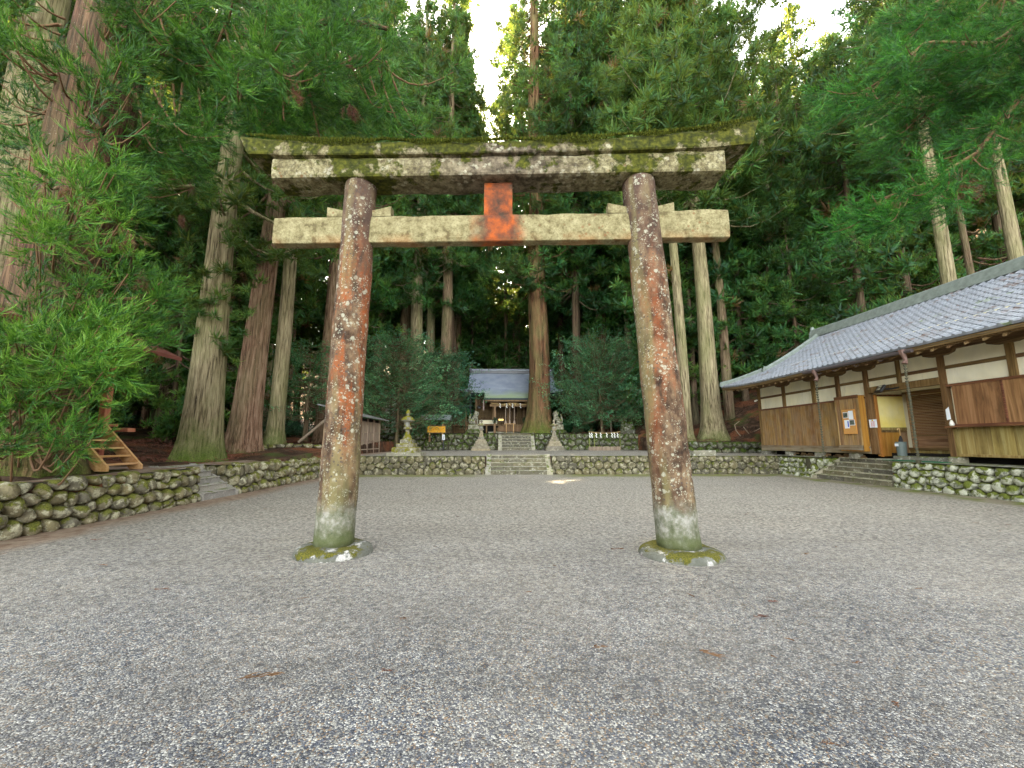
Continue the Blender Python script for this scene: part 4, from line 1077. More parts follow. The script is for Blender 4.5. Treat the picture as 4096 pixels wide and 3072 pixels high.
for r_ in range(rows):
    s = r_ * tile_e / sl
    p0, p1 = roof_pt(s, 10), roof_pt(min(1, s + tile_e / sl), 10)
    y = YS
    while y < y_limit(p0.x) - .2:
        a, c = roof_pt(s, y), roof_pt(min(1, s + tile_e / sl), y)
        slots.append((a, (c - a).normalized(), r_, y)); y += tile_w
def tile_matrix(a, up):
    X_ = Vector((0, -1, 0)); Yv = up; Zv = X_.cross(Yv).normalized()
    if Zv.z < 0: Zv = -Zv
    X_ = Yv.cross(Zv)
    return Matrix(((X_.x, Yv.x, Zv.x, a.x), (X_.y, Yv.y, Zv.y, a.y), (X_.z, Yv.z, Zv.z, a.z), (0, 0, 0, 1)))
def in_view(p, m=60):
    a, b_, c = proj(p); return c > .1 and -m < a < 4096 + m and -m < b_ < 3072 + m
roof = hb('roof', 'tile_dark', 0, 1, 0, 1, 0, 1, 0)
bpy.data.objects.remove(roof)
b = MB()
def under(u, v):
    y = YS + (24.1 - YS) * u
    x = E0 + .02 + (RX - E0 - .02) * v
    y = min(y, y_limit(x) - .02)
    p = roof_pt((x - E0) / (RX - E0), y)
    return (p.x, p.y, p.z - .045)
b.grid(under, 40, 10)
b.grid(lambda u, v: (under(u, v)[0], under(u, v)[1], under(u, v)[2] - .09), 40, 10)
# far slope and hip face
b.grid(lambda u, v: (RX + (23.2 - RX) * v, YS + (VY - YS) * u, RZ - .02 - (RZ - EZ) * v), 6, 4)
b.add([(E0, 24.15, 4.95), (15.1, VY, 5.68), (21.5, VY, 5.68), (23.2, 24.15, 4.85)], [(0, 1, 2, 3)])
b.add([(15.1, VY, 5.6), (21.5, VY, 5.6), (RX, VY, RZ)], [(0, 1, 2)])
rf = b.build('roof', M['tile_dark'], hall, world=True, fix=False)
vis = sorted([q_ for q_ in slots if in_view(q_[0])], key=lambda q_: (q_[0] - Vector((0, 0, EYE))).length)
near = set(id(q_) for q_ in vis[:290])
rest_v = []; rest_f = []
Ti = ploc(rf).inverted()
for q_ in slots:
    a, up_, r_, y = q_
    mt = tile_matrix(a, up_) @ Matrix.Translation((-tile_w / 2, random.uniform(-.006, .006), random.uniform(0, .004))) @ Matrix.Rotation(random.uniform(-.02, .02), 4, 'Z')
    me = TME if r_ == 0 else TM
    if id(q_) in near:
        o = bpy.data.objects.new('roof_tile', me); COL.objects.link(o); o.parent = rf
        o.matrix_local = Ti @ mt
    else:
        n = len(rest_v)
        rest_v += [mt @ v.co for v in me.vertices]; rest_f += [tuple(i + n for i in p.vertices) for p in me.polygons]
b = MB(); b.v = [tuple(v) for v in rest_v]; b.f = rest_f
props(b.build('roof_tiles', M['tile'], rf, world=True, fix=False), kind='stuff')
# ridges
def strip(name, pts, prof, mat, par, cap=True):
    """profile (across, up) swept along pts"""
    b = MB(); n = len(prof); vs = []
    pts = [Vector(p) for p in pts]
    for i, p in enumerate(pts):
        t = (pts[min(i + 1, len(pts) - 1)] - pts[max(i - 1, 0)]); t.z = 0; t.normalize()
        a = Vector((t.y, -t.x, 0))
        for u, v in prof: vs.append(p + a * u + Vector((0, 0, v)))
    fs = [(i * n + k, i * n + (k + 1) % n, (i + 1) * n + (k + 1) % n, (i + 1) * n + k) for i in range(len(pts) - 1) for k in range(n)]
    if cap: fs += [tuple(range(n)), tuple(range((len(pts) - 1) * n, len(pts) * n))]
    b.add(vs, fs); return b.build(name, mat, par, world=True)
def layered(w, h, n):
    L_ = []; R_ = []
    for i in range(n):
        z0 = h * i / n; z1 = h * (i + 1) / n; ww = w * (1 - .16 * i)
        R_ += [(ww, z0 + .01), (ww, z1 - .012), (ww - .03, z1 - .01)]
        L_ += [(-ww, z0 + .01), (-ww, z1 - .012), (-ww + .03, z1 - .01)]
    top = [(w * .4, h), (w * .3, h + .05), (0, h + .075), (-w * .3, h + .05), (-w * .4, h)]
    return [(w, -.1)] + R_ + top + L_[::-1] + [(-w, -.1)]
strip('ridge', [(RX, YS, RZ), (RX, 12, RZ), (RX, 20, RZ + .01), (RX, 22.5, RZ + .06)], layered(.2, .34, 4), M['tile_ridge'], hall)
dpts = [roof_pt(s, 22.05 + .28 * (1 - s)) for s in (.33, .5, .7, .9, 1.0)]
strip('gable_ridge', dpts, layered(.13, .17, 2), M['tile_ridge'], hall)
hpts = [(E0 + .06 + k * 1.55, 24.1 - k * 1.63, 0) for k in (0, .25, .5, .75, 1.0)]
hp = []
for x, y, _ in hpts:
    p = roof_pt((x - E0) / (RX - E0), min(y, 24.1)); hp.append((x, y, p.z + .02 + (.05 if x < 13.5 else 0)))
strip('corner_ridge', hp, layered(.12, .14, 2), M['tile_ridge'], hall)
for nm, p, w, h in (('ridge_end_tile', (RX, 22.55, RZ), .34, .62), ('ridge_end_tile', tuple(dpts[0]), .2, .3), ('ridge_end_tile', hp[0], .16, .22)):
    b = MB(); b.prism([(-w * .6, -.05), (w * .6, -.05), (w * .5, h * .45), (w * .3, h * .6), (w * .22, h), (-w * .22, h), (-w * .3, h * .6), (-w * .5, h * .45)], 'y', -.05, .05)
    b.v = [(v[0] + p[0], v[1] + p[1], v[2] + p[2]) for v in b.v]
    b.build(nm, M['tile_ridge'], hall, world=True)
# eave boards, rafters
def ez(y): return roof_pt(0, y).z
pts = [(E0 + .07, y, ez(y) - .12) for y in np.linspace(YS, 24.0, 26)]
strip('eave_board', pts, [(-.03, -.06), (.03, -.06), (.03, .05), (-.03, .05)], M['beam'], hall)
strip('eave_batten', [(p[0] + .1, p[1], p[2] - .06) for p in pts], [(-.05, -.03), (.05, -.03), (.05, .03), (-.05, .03)], M['post'], hall)
y = YS + .2
while y < 23.9:
    z0 = ez(y)
    b = MB(); x1 = 15.4
    s1 = (x1 - E0) / (RX - E0); z1 = roof_pt(s1, y).z
    b.prism([(E0 + .12, z0 - .23), (E0 + .12, z0 - .31), (x1, z1 - .36), (x1, z1 - .26)], 'y', y - .035, y + .035)
    b.build('rafter', M['shrine_post'], hall, world=True, fix=False)
    y += .46
# gutter with hooks
gpts = [(E0 - .06, y, 4.60 - .012 * (17.2 - y)) for y in np.linspace(12.45, 17.2, 8)]
b = MB(); b.tube(gpts, .062, 10); b.build('gutter', M['gutter'], hall, world=True)
for y in (13.6, 14.6, 15.6, 16.4):
    b = MB(); b.tube([(E0 + .12, y, 4.5), (E0 + .02, y, 4.42), (E0 - .06, y, 4.41), (E0 - .1, y, 4.47)], .014, 5); b.build('gutter_hook', M['gutter'], hall, world=True)
def rain_chain(y, ztop, label):
    r0 = thing('rain_chain', label, 'rain chain', (E0 - .05, y, G1 + .02), group='rain chains of copper cups')
    cup = MB(); cup.lathe([(.018, 0), (.03, .02), (.048, .085), (.05, .09), (.04, .088), (.02, .03)], 8)
    cm = cup.mesh('cup', M['copper'])
    z = ztop
    while z > G1 + .2:
        o = link('cup', cm, r0, (random.uniform(-.006, .006), random.uniform(-.006, .006), z - G1 - .02)); z -= .104
    b = MB(); b.tube([(0, 0, .05), (0, 0, ztop - G1 + .12)], .007, 5); b.build('chain_wire', M['copper'], r0)
    b = MB(); b.lathe([(.03, .0), (.09, .11), (.085, .11), (.02, .02)], 10); b.build('base_cup', M['copper'], r0)
    f = MB()
    f.tube([(E0 - .06, y, 4.62), (E0 - .07, y, 4.5), (E0 - .02, y, 4.38), (E0 - .0, y, 4.28), (E0 - .05, y, 4.16)], [.12, .085, .065, .06, .09], 6)
    f.build('downpipe_outlet', M['funnel'], hall, world=True)
rain_chain(16.55, 4.02, 'far rain chain of copper cups hanging before the vertical boards')
rain_chain(12.75, 4.02, 'near rain chain of copper cups hanging before the louvred doors')
# things at the building
sg = thing('paper_sign', 'small white sign with red characters and a yellow dot on the entrance post', 'sign', (XB - .13, 15.9, 2.18))
c0 = on_x(*r8(725, 742), XB - .15); c1 = on_x(*r8(862, 872), XB - .15)
hb('sign_face', 'paper', XB - .15, XB - .12, c1[1], c0[1], c1[2], c0[2], .004, None, sg)
def text_part(name, txt, size, mat, par, loc, rot, label=None):
    cu = bpy.data.curves.new(name, 'FONT'); cu.body = txt; cu.size = size; cu.align_x = 'CENTER'; cu.align_y = 'CENTER'; cu.space_line = 1.0
    o = bpy.data.objects.new(name, cu); COL.objects.link(o)
    dg = bpy.context.evaluated_depsgraph_get()
    me = bpy.data.meshes.new_from_object(o.evaluated_get(dg))
    bpy.data.objects.remove(o)
    me.materials.clear(); me.materials.append(mat)
    lo = ploc(par).inverted() @ (Matrix.Translation(loc) @ Euler(rot).to_matrix().to_4x4())
    ob = link(name, me, par); ob.matrix_local = lo
    return ob
cyc, czc = (c0[1] + c1[1]) / 2, (c0[2] + c1[2]) / 2
FX = (R(90), 0, R(-90))
text_part('red_writing', '御\n祈\n祷', .075, M['red_ink'], sg, (XB - .153, cyc - .045, czc - .02), FX)
text_part('red_writing', '交\n通\n安', .075, M['red_ink'], sg, (XB - .153, cyc + .05, czc - .02), FX)
b = MB(); b.lathe([(.035, 0), (.035, .003)], 12); b.v = [(XB - .152 - v[2], cyc + v[0], czc + .125 + v[1]) for v in b.v]; b.build('yellow_dot', M['yellow_ink'], sg, world=True)
hb('small_writing', 'dark_ink', XB - .153, XB - .15, cyc - .08, cyc + .08, czc - .15, czc - .142, 0, None, sg)
# floodlight
fl = thing('floodlight', 'black floodlight tilted down from the entrance beam', 'floodlight', (XB - .25, 14.9, 3.75))
b = MB(); Mx = Matrix.Translation((XB - .42, 15.0, 3.62)) @ Euler((0, R(35), R(-18))).to_matrix().to_4x4()
b.bbox(-.03, .06, -.2, .2, -.16, .16, .015, Mx); b.build('housing', M['black'], fl, world=True)
b = MB()
for a in (-.1, .02):
    for c in (-.09, .03): b.box(-.045, -.03, a, a + .08, c, c + .08, Mx)
b.build('lens', M['glass_lamp'], fl, world=True)
b = MB(); b.tube([(XB - .38, 14.95, 3.6), (XB - .25, 14.7, 3.58), (XB - .1, 14.55, 3.62)], .03, 6); b.build('arm', M['black'], fl, world=True)
# umbrella stand with umbrella
st = thing('umbrella_stand', 'grey green plastic bin used as umbrella stand beside the entrance', 'bin', (15.22, 15.1, 1.06))
b = MB(); b.lathe([(.14, 0), (.17, .5), (.175, .53), (.16, .53), (.13, .03)], 12); b.build('bin', M['plastic_grey'], st, smooth=False)
b = MB(); b.box(-.19, -.165, -.06, .06, .36, .46); b.build('handle', M['paper'], st)
um = thing('umbrella', 'folded black umbrella with pale hooked handle standing in the bin', 'umbrella', (15.22, 15.1, 1.1))
b = MB(); b.tube([(0, 0, 0), (0, 0, .25), (.01, 0, .55), (.02, 0, .72)], [.012, .05, .07, .02], 8); b.build('canopy', M['black'], um)
b = MB(); b.tube([(.02, 0, .7), (.02, 0, .95), (.0, .0, 1.01), (-.05, 0, 1.0), (-.06, 0, .93)], .016, 6); b.build('handle', M['pine'], um)
b = MB()
for dx in (0, .14):
    b.tube([(-.1 + dx, -.12, .02), (-.08 + dx, 0, .035), (-.1 + dx, .13, .02)], [.03, .045, .035], 8)
sh = b.build('sandals', M['black'], None); sh.location = (AX - .25, 14.35, 1.075); tag = props(sh, 'pair of black sandals left on the entrance slab', 'sandals')
g_ = MB(); g_.bbox(-.35, .35, -1.0, 1.0, 0, .015, .005); go_ = g_.build('door_mat', M['green_mat'], None); go_.location = (14.75, 14.1, G1 + .03); props(go_, 'flat green mat on the pavement before the entrance', 'mat')
bt = MB(); bt.lathe([(.05, 0), (.065, .06), (.05, .13), (.025, .17), (.028, .2)], 12); bo = bt.build('white_vase', M['ceramic'], None, smooth=True, base=True); bo.location = (XB - .28, 12.82, 2.1); props(bo, 'small white ceramic vase on the end of the counter shelf', 'vase')
pt_ = MB(); pt_.prism([(0, 0), (.12, -.03), (.12, .32), (.02, .4)], 'x', 0, .01); po = pt_.build('hanging_paper', M['paper'], None); po.location = (XB - .2, 12.95, 2.52); props(po, 'pale blue white paper hanging at the near entrance post', 'paper')
po['label'] = 'white paper slip hanging on the near entrance post above the vase'
sd = MB()
for i in range(4):
    sd.box(-.004, .004, -.06 + .03 * (i % 2), .03 + .03 * (i % 2), -.09 * (i + 1), -.09 * i - .01)
so = sd.build('paper_streamer', M['shide'], None); so.location = (AX - .06, 13.95, 3.2); props(so, 'zigzag white paper streamer hanging on the louvred doors', 'paper streamer')
b = MB(); b.tube([(AX - .06, 15.6, 3.1), (AX - .06, 15.45, 3.32), (AX - .06, 15.0, 3.42), (AX - .06, 14.3, 3.4), (AX - .06, 13.6, 3.44), (AX - .06, 13.2, 3.4)], .012, 5)
props(b.build('straw_rope', M['rope'], None), 'thin straw rope strung above the louvred doors', 'rope')
lg_ = 0
for i in range(22):
    y = 16.6 + i * .2 if i < 16 else 19.8 + (i - 16) * .22
    x = XB + .12 + random.uniform(-.06, .12); z = G1 + .05 + .07 * (i % 2)
    b = MB(); r_ = random.uniform(.035, .055); b.tube([(x - .0, y - .1, z), (x, y + .12, z + .01)], r_, 7)
    o = b.build('cut_log', M['firelog'], None); props(o, f"short cut log under the hall floor, {('lower' if i % 2 == 0 else 'upper')} layer, {i + 1 if i < 16 else i - 15} from the {'near' if i < 16 else 'far'} group's near end", 'log', 'cut logs stored under the long building')
cm_ = thing('security_camera', 'small white camera on the far corner post of the long building', 'camera', (XB - .2, 22.9, 4.0))
b = MB(); b.tube([(XB - .32, 22.85, 3.92), (XB - .18, 22.9, 3.98)], .05, 8); b.build('camera_body', M['ceramic'], cm_, world=True)
b = MB(); b.tube([(XB - .18, 22.9, 3.98), (XB - .06, 22.93, 4.0)], .018, 6); b.build('mount', M['ceramic'], cm_, world=True)

# ================================================================== LEFT: LADDER AND RED HALL
ld = thing('wooden_stair', 'new pale pine open stair standing on the earth beside the big leafy cedar', 'stair', (-9.4, 9.85, G1 + .03))
for y0 in (9.39, 10.25):
    b = MB(); b.prism([(-8.9, .93), (-8.9, 1.03), (-9.93, 2.06), (-10.06, 2.06), (-10.06, 1.8), (-9.17, .93)], 'y', y0, y0 + .055)
    b.build('stringer', M['pine'], ld, world=True)
for i in range(5):
    x = -9.06 - i * .187; z = 1.05 + i * .187
    b = MB(); b.bbox(x - .12, x + .08, 9.447, 10.248, z, z + .042, .004); b.build('tread', M['pine'], ld, world=True)
rh = thing('red_hall', 'reddish timber hall on posts half hidden behind the leafy cedar at left', 'building', (-13, 10.5, 1.0))
def rb(name, x0, x1, y0, y1, z0, z1, mat='redwood'):
    b = MB(); b.bbox(x0, x1, y0, y1, z0, z1, .008); return b.build(name, M[mat], rh, world=True)
for k in range(5): rb('floor_plank', -12.5 + k * .5, -12.51 + (k + 1) * .5, 7.6, 10.72, 1.98, 2.05)
rb('floor_beam', -12.6, -10.12, 11.1, 11.35, 1.86, 1.96); rb('floor_beam', -12.6, -10.12, 10.5, 10.62, 1.8, 1.97)
for x, y in ((-10.25, 10.55), (-12.4, 10.55), (-10.25, 7.8), (-12.4, 11.3)):
    rb('post', x - .08, x + .08, y - .08, y + .08, 2.05, 4.4); rb('stilt', x - .07, x + .07, y - .07, y + .07, .85, 1.98)
rb('wall_panel', -10.75, -10.68, 7.8, 10.45, 2.05, 4.3); rb('wall_panel', -15.5, -10.75, 10.5, 10.58, 2.05, 4.3)
b = MB(); b.add([(-9.7, 6.8, 4.0), (-9.7, 12.1, 4.0), (-14.2, 12.1, 6.1), (-14.2, 6.8, 6.1), (-9.7, 6.8, 4.1), (-9.7, 12.1, 4.1), (-14.2, 12.1, 6.22), (-14.2, 6.8, 6.22)], [(3, 2, 1, 0), (4, 5, 6, 7), (0, 1, 5, 4), (1, 2, 6, 5), (2, 3, 7, 6), (3, 0, 4, 7)])
b.build('roof', M['redroof'], rh, world=True)
gr_ = thing('grey_roofed_hut', 'low hut with grey sheet roof at the far left edge behind the cedars', 'hut', (-20, 14, 1.2))
b = MB(); b.add([(-16.9, 12.2, 5.2), (-16.9, 16.5, 5.2), (-20.2, 16.5, 6.6), (-20.2, 12.2, 6.6), (-16.9, 12.2, 5.3), (-16.9, 16.5, 5.3), (-20.2, 16.5, 6.7), (-20.2, 12.2, 6.7)], [(3, 2, 1, 0), (4, 5, 6, 7), (0, 1, 5, 4), (1, 2, 6, 5), (2, 3, 7, 6), (3, 0, 4, 7)])
b.build('roof', M['sheet_roof'], gr_, world=True)
b = MB(); b.box(-20.1, -17.6, 12.6, 16.2, 1.0, 5.4); b.build('wall', M['redwood'], gr_, world=True)

# ================================================================== THE SHRINE
r4 = lambda x, y: (1750 + x / 3.0167, 1400 + y / 3.0167)
def q4(x, y, Y_): return at_y(*r4(x, y), Y_)
shr = thing('shrine_hall', 'small wooden shrine hall with blue grey curved metal roof in the centre behind the steps', 'shrine', (1.0, 41, G2))
SX = .97
def sb_(name, mat, x0, x1, y0, y1, z0, z1, bev=.01, par=None, label=None):
    b = MB(); b.bbox(x0, x1, y0, y1, z0, z1, bev) if bev else b.box(x0, x1, y0, y1, z0, z1)
    o = b.build(name, M[mat], par or shr, world=True, fix=False)
    if label: o['label'] = label
    return o
RY = 43.4
def sroof(u, t):
    """u -1..1 across, t 0 ridge .. 1 eave"""
    yy = RY - t * 3.5
    z = 9.05 - (9.05 - 6.42) * (t * 1.18 - .18 * t * t * t) / 1.0
    k = max(0, (t - .7) / .3)
    w = 4.56 + .78 * k ** 1.7
    lift = .34 * abs(u) ** 8 * k
    return (SX + u * w, yy, z + lift)
def stepped(fn, nu, rows, d=.035):
    vs = []; 
    b = MB()
    for r_ in range(rows):
        t0, t1 = r_ / rows, (r_ + 1) / rows
        for i in range(nu):
            u0, u1 = -1 + 2 * i / nu, -1 + 2 * (i + 1) / nu
            a, c, e, f_ = fn(u0, t0), fn(u1, t0), fn(u1, t1), fn(u0, t1)
            e2 = (e[0], e[1] - .01, e[2] + d); f2 = (f_[0], f_[1] - .01, f_[2] + d)
            b.add([a, c, e2, f2, e, f_], [(0, 3, 2, 1), (3, 5, 4, 2)])
    return b
props(stepped(sroof, 24, 30).build('roof', M['sroof'], shr, world=True, fix=False), None)
def porch(u, t):
    yy = 40.9 - t * 2.5; z = sroof(0, .72)[2] + .03 - t * 1.28 + .22 * t * (1 - t) * -1
    return (1.0 + u * 2.78, yy, z)
stepped(porch, 10, 15).build('porch_roof', M['sroof'], shr, world=True, fix=False)
b = MB()
n = 24
for (fn, uu, z_d, yb) in ((sroof, n, -.16, .1),):
    for i in range(uu):
        u0, u1 = -1 + 2 * i / uu, -1 + 2 * (i + 1) / uu
        if -.55 < (u0 + u1) / 2 < .55: continue
        a, c = fn(u0, 1), fn(u1, 1)
        b.add([(a[0], a[1], a[2] + .03), (c[0], c[1], c[2] + .03), (c[0], c[1] + yb, c[2] + z_d), (a[0], a[1] + yb, a[2] + z_d)], [(0, 3, 2, 1)])
        b.add([(a[0], a[1] + yb, a[2] + z_d), (c[0], c[1] + yb, c[2] + z_d), (c[0] * .9 + .1, 41.4, c[2] + .1), (a[0] * .9 + .1, 41.4, a[2] + .1)], [(0, 1, 2, 3)])
b.build('eave', M['sroof_edge'], shr, world=True, fix=False)
pe = porch(0, 1)[2]
sb_('porch_eave', 'sroof_edge', -1.8, 3.8, 38.36, 38.5, pe - .14, pe + .02)
sb_('porch_gutter', 'shrine_post', -1.7, 3.7, 38.3, 38.42, pe - .32, pe - .2)
sb_('porch_ceiling', 'shrine_wood', -1.7, 3.7, 38.5, 41.2, pe - .2, pe - .12)
# side slopes of the roof
b = MB()
for s_ in (-1, 1):
    b.add([sroof(s_, .7), sroof(s_, .85), sroof(s_, 1), (SX + s_ * 5.3, 47, 6.5), (SX + s_ * 4.56, 46.2, 7.2)], [(0, 1, 2, 3, 4)])
    b.add([sroof(s_, 0), sroof(s_, .35), sroof(s_, .7), (SX + s_ * 4.56, 46.2, 7.2)], [(0, 1, 2, 3)])
b.add([sroof(-1, 0), sroof(1, 0), (SX + 5.2, 47, 6.5), (SX - 5.2, 47, 6.5)], [(0, 1, 2, 3)])
b.build('rear_roof', M['sroof_edge'], shr, world=True, fix=False)
rz = 9.02
sb_('ridge', 'ridge_metal', SX - 4.5, SX + 4.5, RY - .2, RY + .2, rz - .05, rz + .3)
sb_('ridge_cap', 'sroof', SX - 4.55, SX + 4.55, RY - .27, RY + .27, rz + .3, rz + .36)
sb_('ridge_top', 'ridge_metal', SX - 4.6, SX + 4.6, RY - .16, RY + .16, rz + .36, rz + .48)
for s_ in (-1, 1):
    b = MB(); b.tube([(SX + s_ * 4.5, RY - .35, rz - .08), (SX + s_ * 4.5, RY - .34, rz + .12), (SX + s_ * 4.5, RY - .3, rz + .5)], [.06, .13, .16], 8); b.build('ridge_ornament', M['ridge_metal'], shr, world=True)
# body
sb_('wall', 'shrine_wood', -2.75, 4.7, 41.4, 46, 2.9, 6.55)
for i, x in enumerate((-2.75, -1.0, .6, 2.2, 3.3, 4.6)):
    sb_('post', 'shrine_post', x - .1, x + .1, 41.25, 41.4, G2, 6.3)
for z in (3.95, 5.2, 5.9): sb_('wall_rail', 'shrine_wood', -2.85, 4.8, 41.3, 41.4, z, z + .14)
for i in range(4):
    sb_('wall_board', 'shrine_wood', -2.65, -1.1, 41.34 - .004 * i, 41.4, 4.1 + i * .27, 4.36 + i * .27)
for i in range(9):
    sb_('door_panel', 'shrine_wood', -.86 + i * .34, -.54 + i * .34, 41.32, 41.4, 3.3, 5.2)
sb_('veranda', 'shrine_post', -2.9, 4.8, 40.2, 41.3, 3.18, 3.3)
sb_('veranda_panel', 'plaster', -2.3, -.55, 40.15, 40.19, 3.34, 3.72, 0, None, 'pale panel left of the porch post')
for x in (-2.7, -1.6, -.75, 2.75, 3.8): sb_('veranda_leg', 'shrine_post', x - .07, x + .07, 40.2, 40.34, G2, 3.18)
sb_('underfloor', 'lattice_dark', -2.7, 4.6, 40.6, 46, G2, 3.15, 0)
sb_('porch_step', 'stone_plain', -1.4, 3.4, 39.5, 40.2, G2, 2.55); sb_('porch_step', 'shrine_post', -.6, 2.7, 39.8, 40.2, 2.55, 2.95)
for x in (-.76, 2.72):
    sb_('porch_post', 'shrine_post', x - .11, x + .11, 38.9, 39.12, G2 + .1, 5.2)
    sb_('post_base', 'stone_plain', x - .2, x + .2, 38.8, 39.2, G2, G2 + .12)
sb_('porch_beam', 'shrine_post', -1.25, 3.2, 38.92, 39.1, 4.98, 5.25, .02)
for x in (-.76, 2.72, .98):
    b = MB(); b.prism([(x - .55, 5.42), (x - .45, 5.32), (x - .15, 5.25), (x + .15, 5.25), (x + .45, 5.32), (x + .55, 5.42)], 'y', 38.93, 39.08); b.build('bracket', M['shrine_post'], shr, world=True)
sb_('downspout', 'funnel', -1.9, -1.78, 38.6, 38.72, 4.6, pe - .2)
# bells, ropes, straw rope, paper streamers, table, box
sr = thing('sacred_rope', 'twisted straw rope with white zigzag papers and straw tassels across the shrine porch', 'rope', (1, 38.8, 5.1))
b = MB(); b.tube([(-1.1 + k * .27, 38.82, 5.22 + .045 * math.cos(k * .85)) for k in range(16)], .035, 6); b.build('rope', M['rope'], sr, world=True)
for xx in (755, 835, 905, 1000):
    p = q4(xx, 640, 38.75); b = MB()
    for i in range(4): b.box(p[0] - .06 + .05 * (i % 2), p[0] + .02 + .05 * (i % 2), 38.75, 38.757, p[2] - .12 * (i + 1), p[2] - .12 * i - .015)
    b.build('paper_streamer', M['shide'], sr, world=True)
for xx in (805, 870, 937):
    p = q4(xx, 640, 38.75); b = MB(); b.tube([(p[0], 38.78, p[2]), (p[0], 38.78, p[2] - .22)], [.03, .09], 8); b.build('tassel', M['straw'], sr, world=True)
for k, (xx, bell) in enumerate(((822, 1), (872, 0), (927, 1))):
    p = q4(xx, 680, 39.3); e_ = q4(xx, 885, 39.3)
    br = thing('bell_rope', ('left', 'middle', 'right')[k] + ' of the three thick ropes hanging in the shrine porch' + (', bell on top' if bell else ', no bell in view'), 'bell rope', (p[0], 39.3, e_[2]), group='bell ropes in the shrine porch')
    b = MB(); b.tube([(p[0] + .012 * math.cos(i * 2.1), 39.3 + .012 * math.sin(i * 2.1), e_[2] + .15 + (p[2] + .3 - e_[2] - .15) * i / 16) for i in range(17)], .035, 6); b.build('rope', M['rope_grey'], br, world=True)
    b = MB(); b.tube([(p[0], 39.3, e_[2] + .3), (p[0], 39.3, e_[2] - .0)], [.05, .13 if k != 1 else .09], 8); b.build('tassel', M['rope_grey'], br, world=True)
    if bell:
        b = MB(); b.lathe([(.03, -.1), (.09, -.07), (.11, 0), (.09, .07), (.03, .1)], 10, (p[0], 39.28, p[2] + .05)); b.build('bell', M['bell'], br, smooth=True, world=True)
tb = thing('offering_table', 'small pale wooden table on thin legs under the bell ropes', 'table', (.6, 38.5, G2))
ta, tb2 = q4(805, 888, 38.5), q4(943, 888, 38.5)
sb_('table_top', 'pine', ta[0], tb2[0], 38.3, 38.7, ta[2] - .05, ta[2], .005, tb)
for x in (ta[0] + .2, tb2[0] - .2):
    for y in (38.33, 38.62): sb_('leg', 'pine', x - .03, x + .03, y, y + .05, G2, ta[2] - .05, .004, tb)
ob_ = thing('offering_box', 'broad dark wooden offering box behind the pale table', 'offering box', (.9, 39.6, G2))
sb_('box_body', 'shrine_post', -.4, 2.4, 39.25, 39.75, G2 + .28, 3.1, .02, ob_)
for i in range(10): sb_('box_slat', 'shrine_post', -.36 + i * .275, -.22 + i * .275, 39.24, 39.76, 3.1, 3.14, .005, ob_)
wl = thing('wall_lantern', 'small lit glass case beside the shrine door', 'lantern', (.2, 39.2, 3.4))
pa, pb = q4(735, 823, 39.2), q4(798, 860, 39.2)
sb_('case', 'black', pa[0], pb[0], 39.2, 39.35, pb[2], pa[2], .01, wl)
for i in range(3):
    w = (pb[0] - pa[0]) / 3; sb_('pane', 'bell', pa[0] + i * w + .03, pa[0] + (i + 1) * w - .03, 39.18, 39.2, pb[2] + .06, pa[2] - .06, 0, wl)
wl['label'] = 'small dark framed glass case with gold inside at the left of the porch'; wl['category'] = 'glass case'
def leaf_blob(name, label, c, rx, ry, rz_, n, size, mat, cat='plant'):
    a = RNG.normal(0, .5, (n, 3)); a = a / np.maximum(1, np.linalg.norm(a, axis=1))[:, None]
    P = a * [rx, ry, rz_]
    d = RNG.normal(0, 1, (n, 3)); d /= np.linalg.norm(d, axis=1)[:, None]
    s_ = np.cross(d, RNG.normal(0, 1, (n, 3))); s_ /= np.linalg.norm(s_, axis=1)[:, None]
    L = RNG.uniform(.6, 1.2, n)[:, None] * size
    V = np.concatenate([P, P + d * L * .5 + s_ * L * .28, P + d * L, P + d * L * .5 - s_ * L * .28])
    i = np.arange(n); F = np.stack([i, i + n, i + 2 * n, i + 3 * n], 1)
    o = link(name, mesh_np(name, V, quads=F, mat=M[mat], tint=np.tile(RNG.random(n), 4)), loc=c)
    return props(o, label, cat)
p = q4(690, 845, 38.75); leaf_blob('sakaki_bunch', 'dark leafy sprigs tied to the left porch post', tuple(p), .2, .15, .3, 240, .11, 'sakaki')
p = q4(1052, 845, 38.75); leaf_blob('sakaki_bunch', 'dark leafy sprigs at the right porch post, half behind the giant trunk', tuple(p), .2, .15, .35, 240, .11, 'sakaki')
lp = thing('lamp_post', 'thin black lamp post with small flat cap left of the shrine', 'lamp post', (-2.95, 36.4, G2))
p = q4(400, 500, 36.4)
b = MB(); b.tube([(p[0], 36.4, G2), (p[0], 36.4, p[2])], .06, 8); b.build('pole', M['black'], lp, world=True)
b = MB(); b.bbox(p[0] - .3, p[0] + .22, 36.2, 36.6, p[2], p[2] + .08, .01); b.build('cap', M['black'], lp, world=True)
gl = thing('hanging_lantern', 'small dark metal lantern hanging under the left shrine eave', 'lantern', (-1.9, 40.6, 5.2))
p = q4(503, 690, 40.6); b = MB(); b.lathe([(.05, -.12), (.16, -.1), (.15, .03), (.3, .06), (.05, .16)], 6, tuple(p)); b.build('lantern_body', M['ridge_metal'], gl, world=True)
